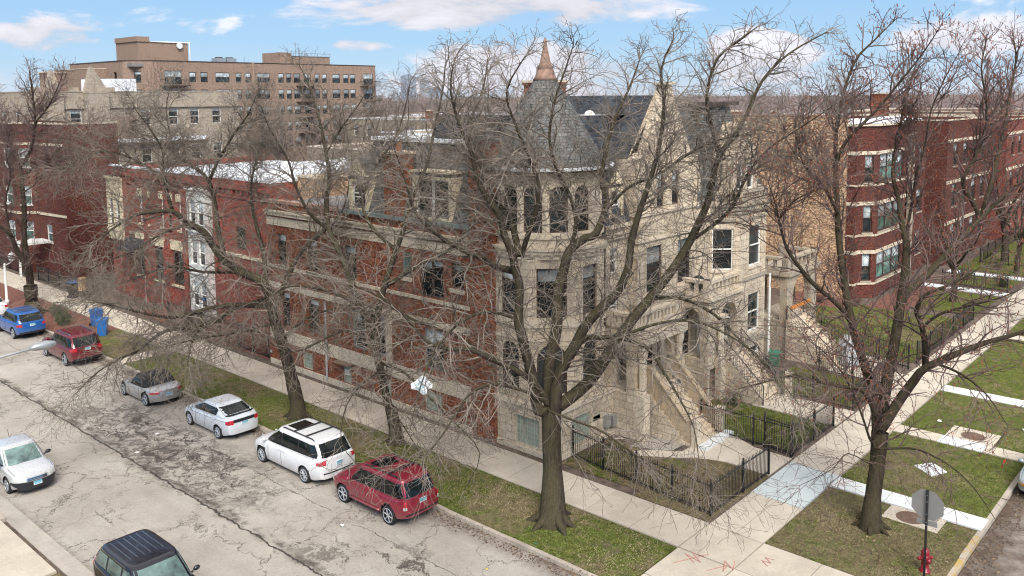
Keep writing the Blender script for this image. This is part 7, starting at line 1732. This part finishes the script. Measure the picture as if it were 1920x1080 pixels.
for s,size,x,y in (('THANK',.12,-.06,.04),('YOU',.17,.02,-.15)):
    me=text_mesh(s,size); me.materials.append(M_TEAL); q=link('lettering',me,o,(x,y,.09)); q.rotation_euler=(0,0,R(28))
# ================================================================== CAMERA, SUN, SKY
cam=bpy.data.cameras.new('camera'); co=bpy.data.objects.new('camera',cam); COL.objects.link(co); scene.camera=co
co.matrix_world=Matrix(((_r2.x,_u2.x,-_f.x,0),(_r2.y,_u2.y,-_f.y,0),(_r2.z,_u2.z,-_f.z,H_CAM),(0,0,0,1)))
cam.sensor_width=36; cam.lens=1622/1920*36; cam.shift_y=-(540-341)/1920; cam.clip_start=.1; cam.clip_end=9000
SUN_AZ=R(-127); SUN_EL=R(44)
sd=bpy.data.lights.new('sun','SUN'); sd.energy=2.2; sd.angle=R(30); sd.color=(1,.95,.88)
so=bpy.data.objects.new('sun',sd); COL.objects.link(so)
dirv=Vector((math.cos(SUN_AZ)*math.cos(SUN_EL),math.sin(SUN_AZ)*math.cos(SUN_EL),math.sin(SUN_EL))); so.rotation_euler=dirv.to_track_quat('Z','Y').to_euler()
SKYO=8.5
w=bpy.data.worlds.new('World'); scene.world=w; w.use_nodes=True; T=NT(w.node_tree); T.n.clear()
out=T.node('ShaderNodeOutputWorld'); bg=T.node('ShaderNodeBackground'); T.l.new(bg.outputs[0],out.inputs[0])
sky=T.node('ShaderNodeTexSky',sky_type='NISHITA'); sky.sun_disc=False; sky.sun_elevation=SUN_EL; sky.sun_rotation=math.atan2(dirv.x,dirv.y); sky.altitude=200; sky.air_density=1.0; sky.dust_density=1.2; sky.ozone_density=2.0
g=T.coord('Generated'); s=T.sep(g); z=T.math('MAXIMUM',s[2],.0)
az=T.math('ARCTAN2',s[1],s[0]); cv=T.comb(T.math('MULTIPLY',az,9.0),T.math('MULTIPLY',z,24.0),SKYO)
n1=T.noise(cv,.8,9,.6,.35); n2=T.noise(cv,.35,3,.5); fld=None
for a_,z_,ra,rz,st in [(0.7553, 0.0958, 0.2462, 0.0326, 1), (1.2181, 0.0618, 0.0757, 0.0265, 0.85), (0.6934, 0.0231, 0.1815, 0.0533, 0.95), (0.4516, 0.034, 0.0838, 0.0501, 0.9), (0.2527, 0.0512, 0.0821, 0.0276, 0.85), (0.9033, 0.0563, 0.0488, 0.0102, 0.75), (0.3603, 0.0096, 0.0645, 0.0229, 0.7), (1.2465, 0.0157, 0.0458, 0.0274, 0.5)]:
    u=T.math('DIVIDE',T.math('SUBTRACT',az,a_),ra); v=T.math('DIVIDE',T.math('SUBTRACT',z,z_),rz)
    d=T.math('SQRT',T.math('ADD',T.math('MULTIPLY',u,u),T.math('MULTIPLY',v,v))); q=T.maprange(d,1.15,.45,0,st)
    fld=q if fld is None else T.math('MAXIMUM',fld,q)
cl=T.math('ADD',T.math('MULTIPLY',n1,1.0),T.math('MULTIPLY',fld,.30)); mask=T.ramp(cl,[(.62,0),(.76,1)],'EASE')
hz=T.maprange(z,.0,.035,.45,0); mask=T.math('MAXIMUM',mask,hz); mask=T.math('MAXIMUM',mask,T.maprange(z,.3,.6,0,.85))
low=T.ramp(T.math('MULTIPLY',z,4),[(0,(2.3,2.95,3.6)),(.25,(1.6,2.5,3.5)),(.8,(.95,1.9,3.4))])
tint=T.mix(T.maprange(z,.25,.6,.92,.25),T.mix(1,sky.outputs[0],(.7,.85,1.0),'MULTIPLY'),low)
shade=T.maprange(n1,.40,.72,2.8,4.2); cloud=T.comb(T.math('MULTIPLY',shade,.97),T.math('MULTIPLY',shade,.97),T.math('MULTIPLY',shade,1.06))
cloud=T.mix(T.maprange(z,.3,.6,0,1),cloud,T.comb(T.math('MULTIPLY',shade,1.38),T.math('MULTIPLY',shade,1.32),T.math('MULTIPLY',shade,1.24)))
c=T.mix(mask,tint,cloud); T.l.new(c,bg.inputs[0]); bg.inputs[1].default_value=.12
vs=scene.view_settings; vs.view_transform='Standard'; vs.look='None'; vs.gamma=1; vs.exposure=1.08
try: scene.display_settings.display_device='sRGB'
except Exception: pass
cy=scene.cycles; cy.use_denoising=True; cy.filter_width=1.1; cy.max_bounces=5; cy.diffuse_bounces=3; cy.glossy_bounces=3; cy.transparent_max_bounces=4; cy.sample_clamp_indirect=8; cy.use_adaptive_sampling=True; cy.adaptive_threshold=.02
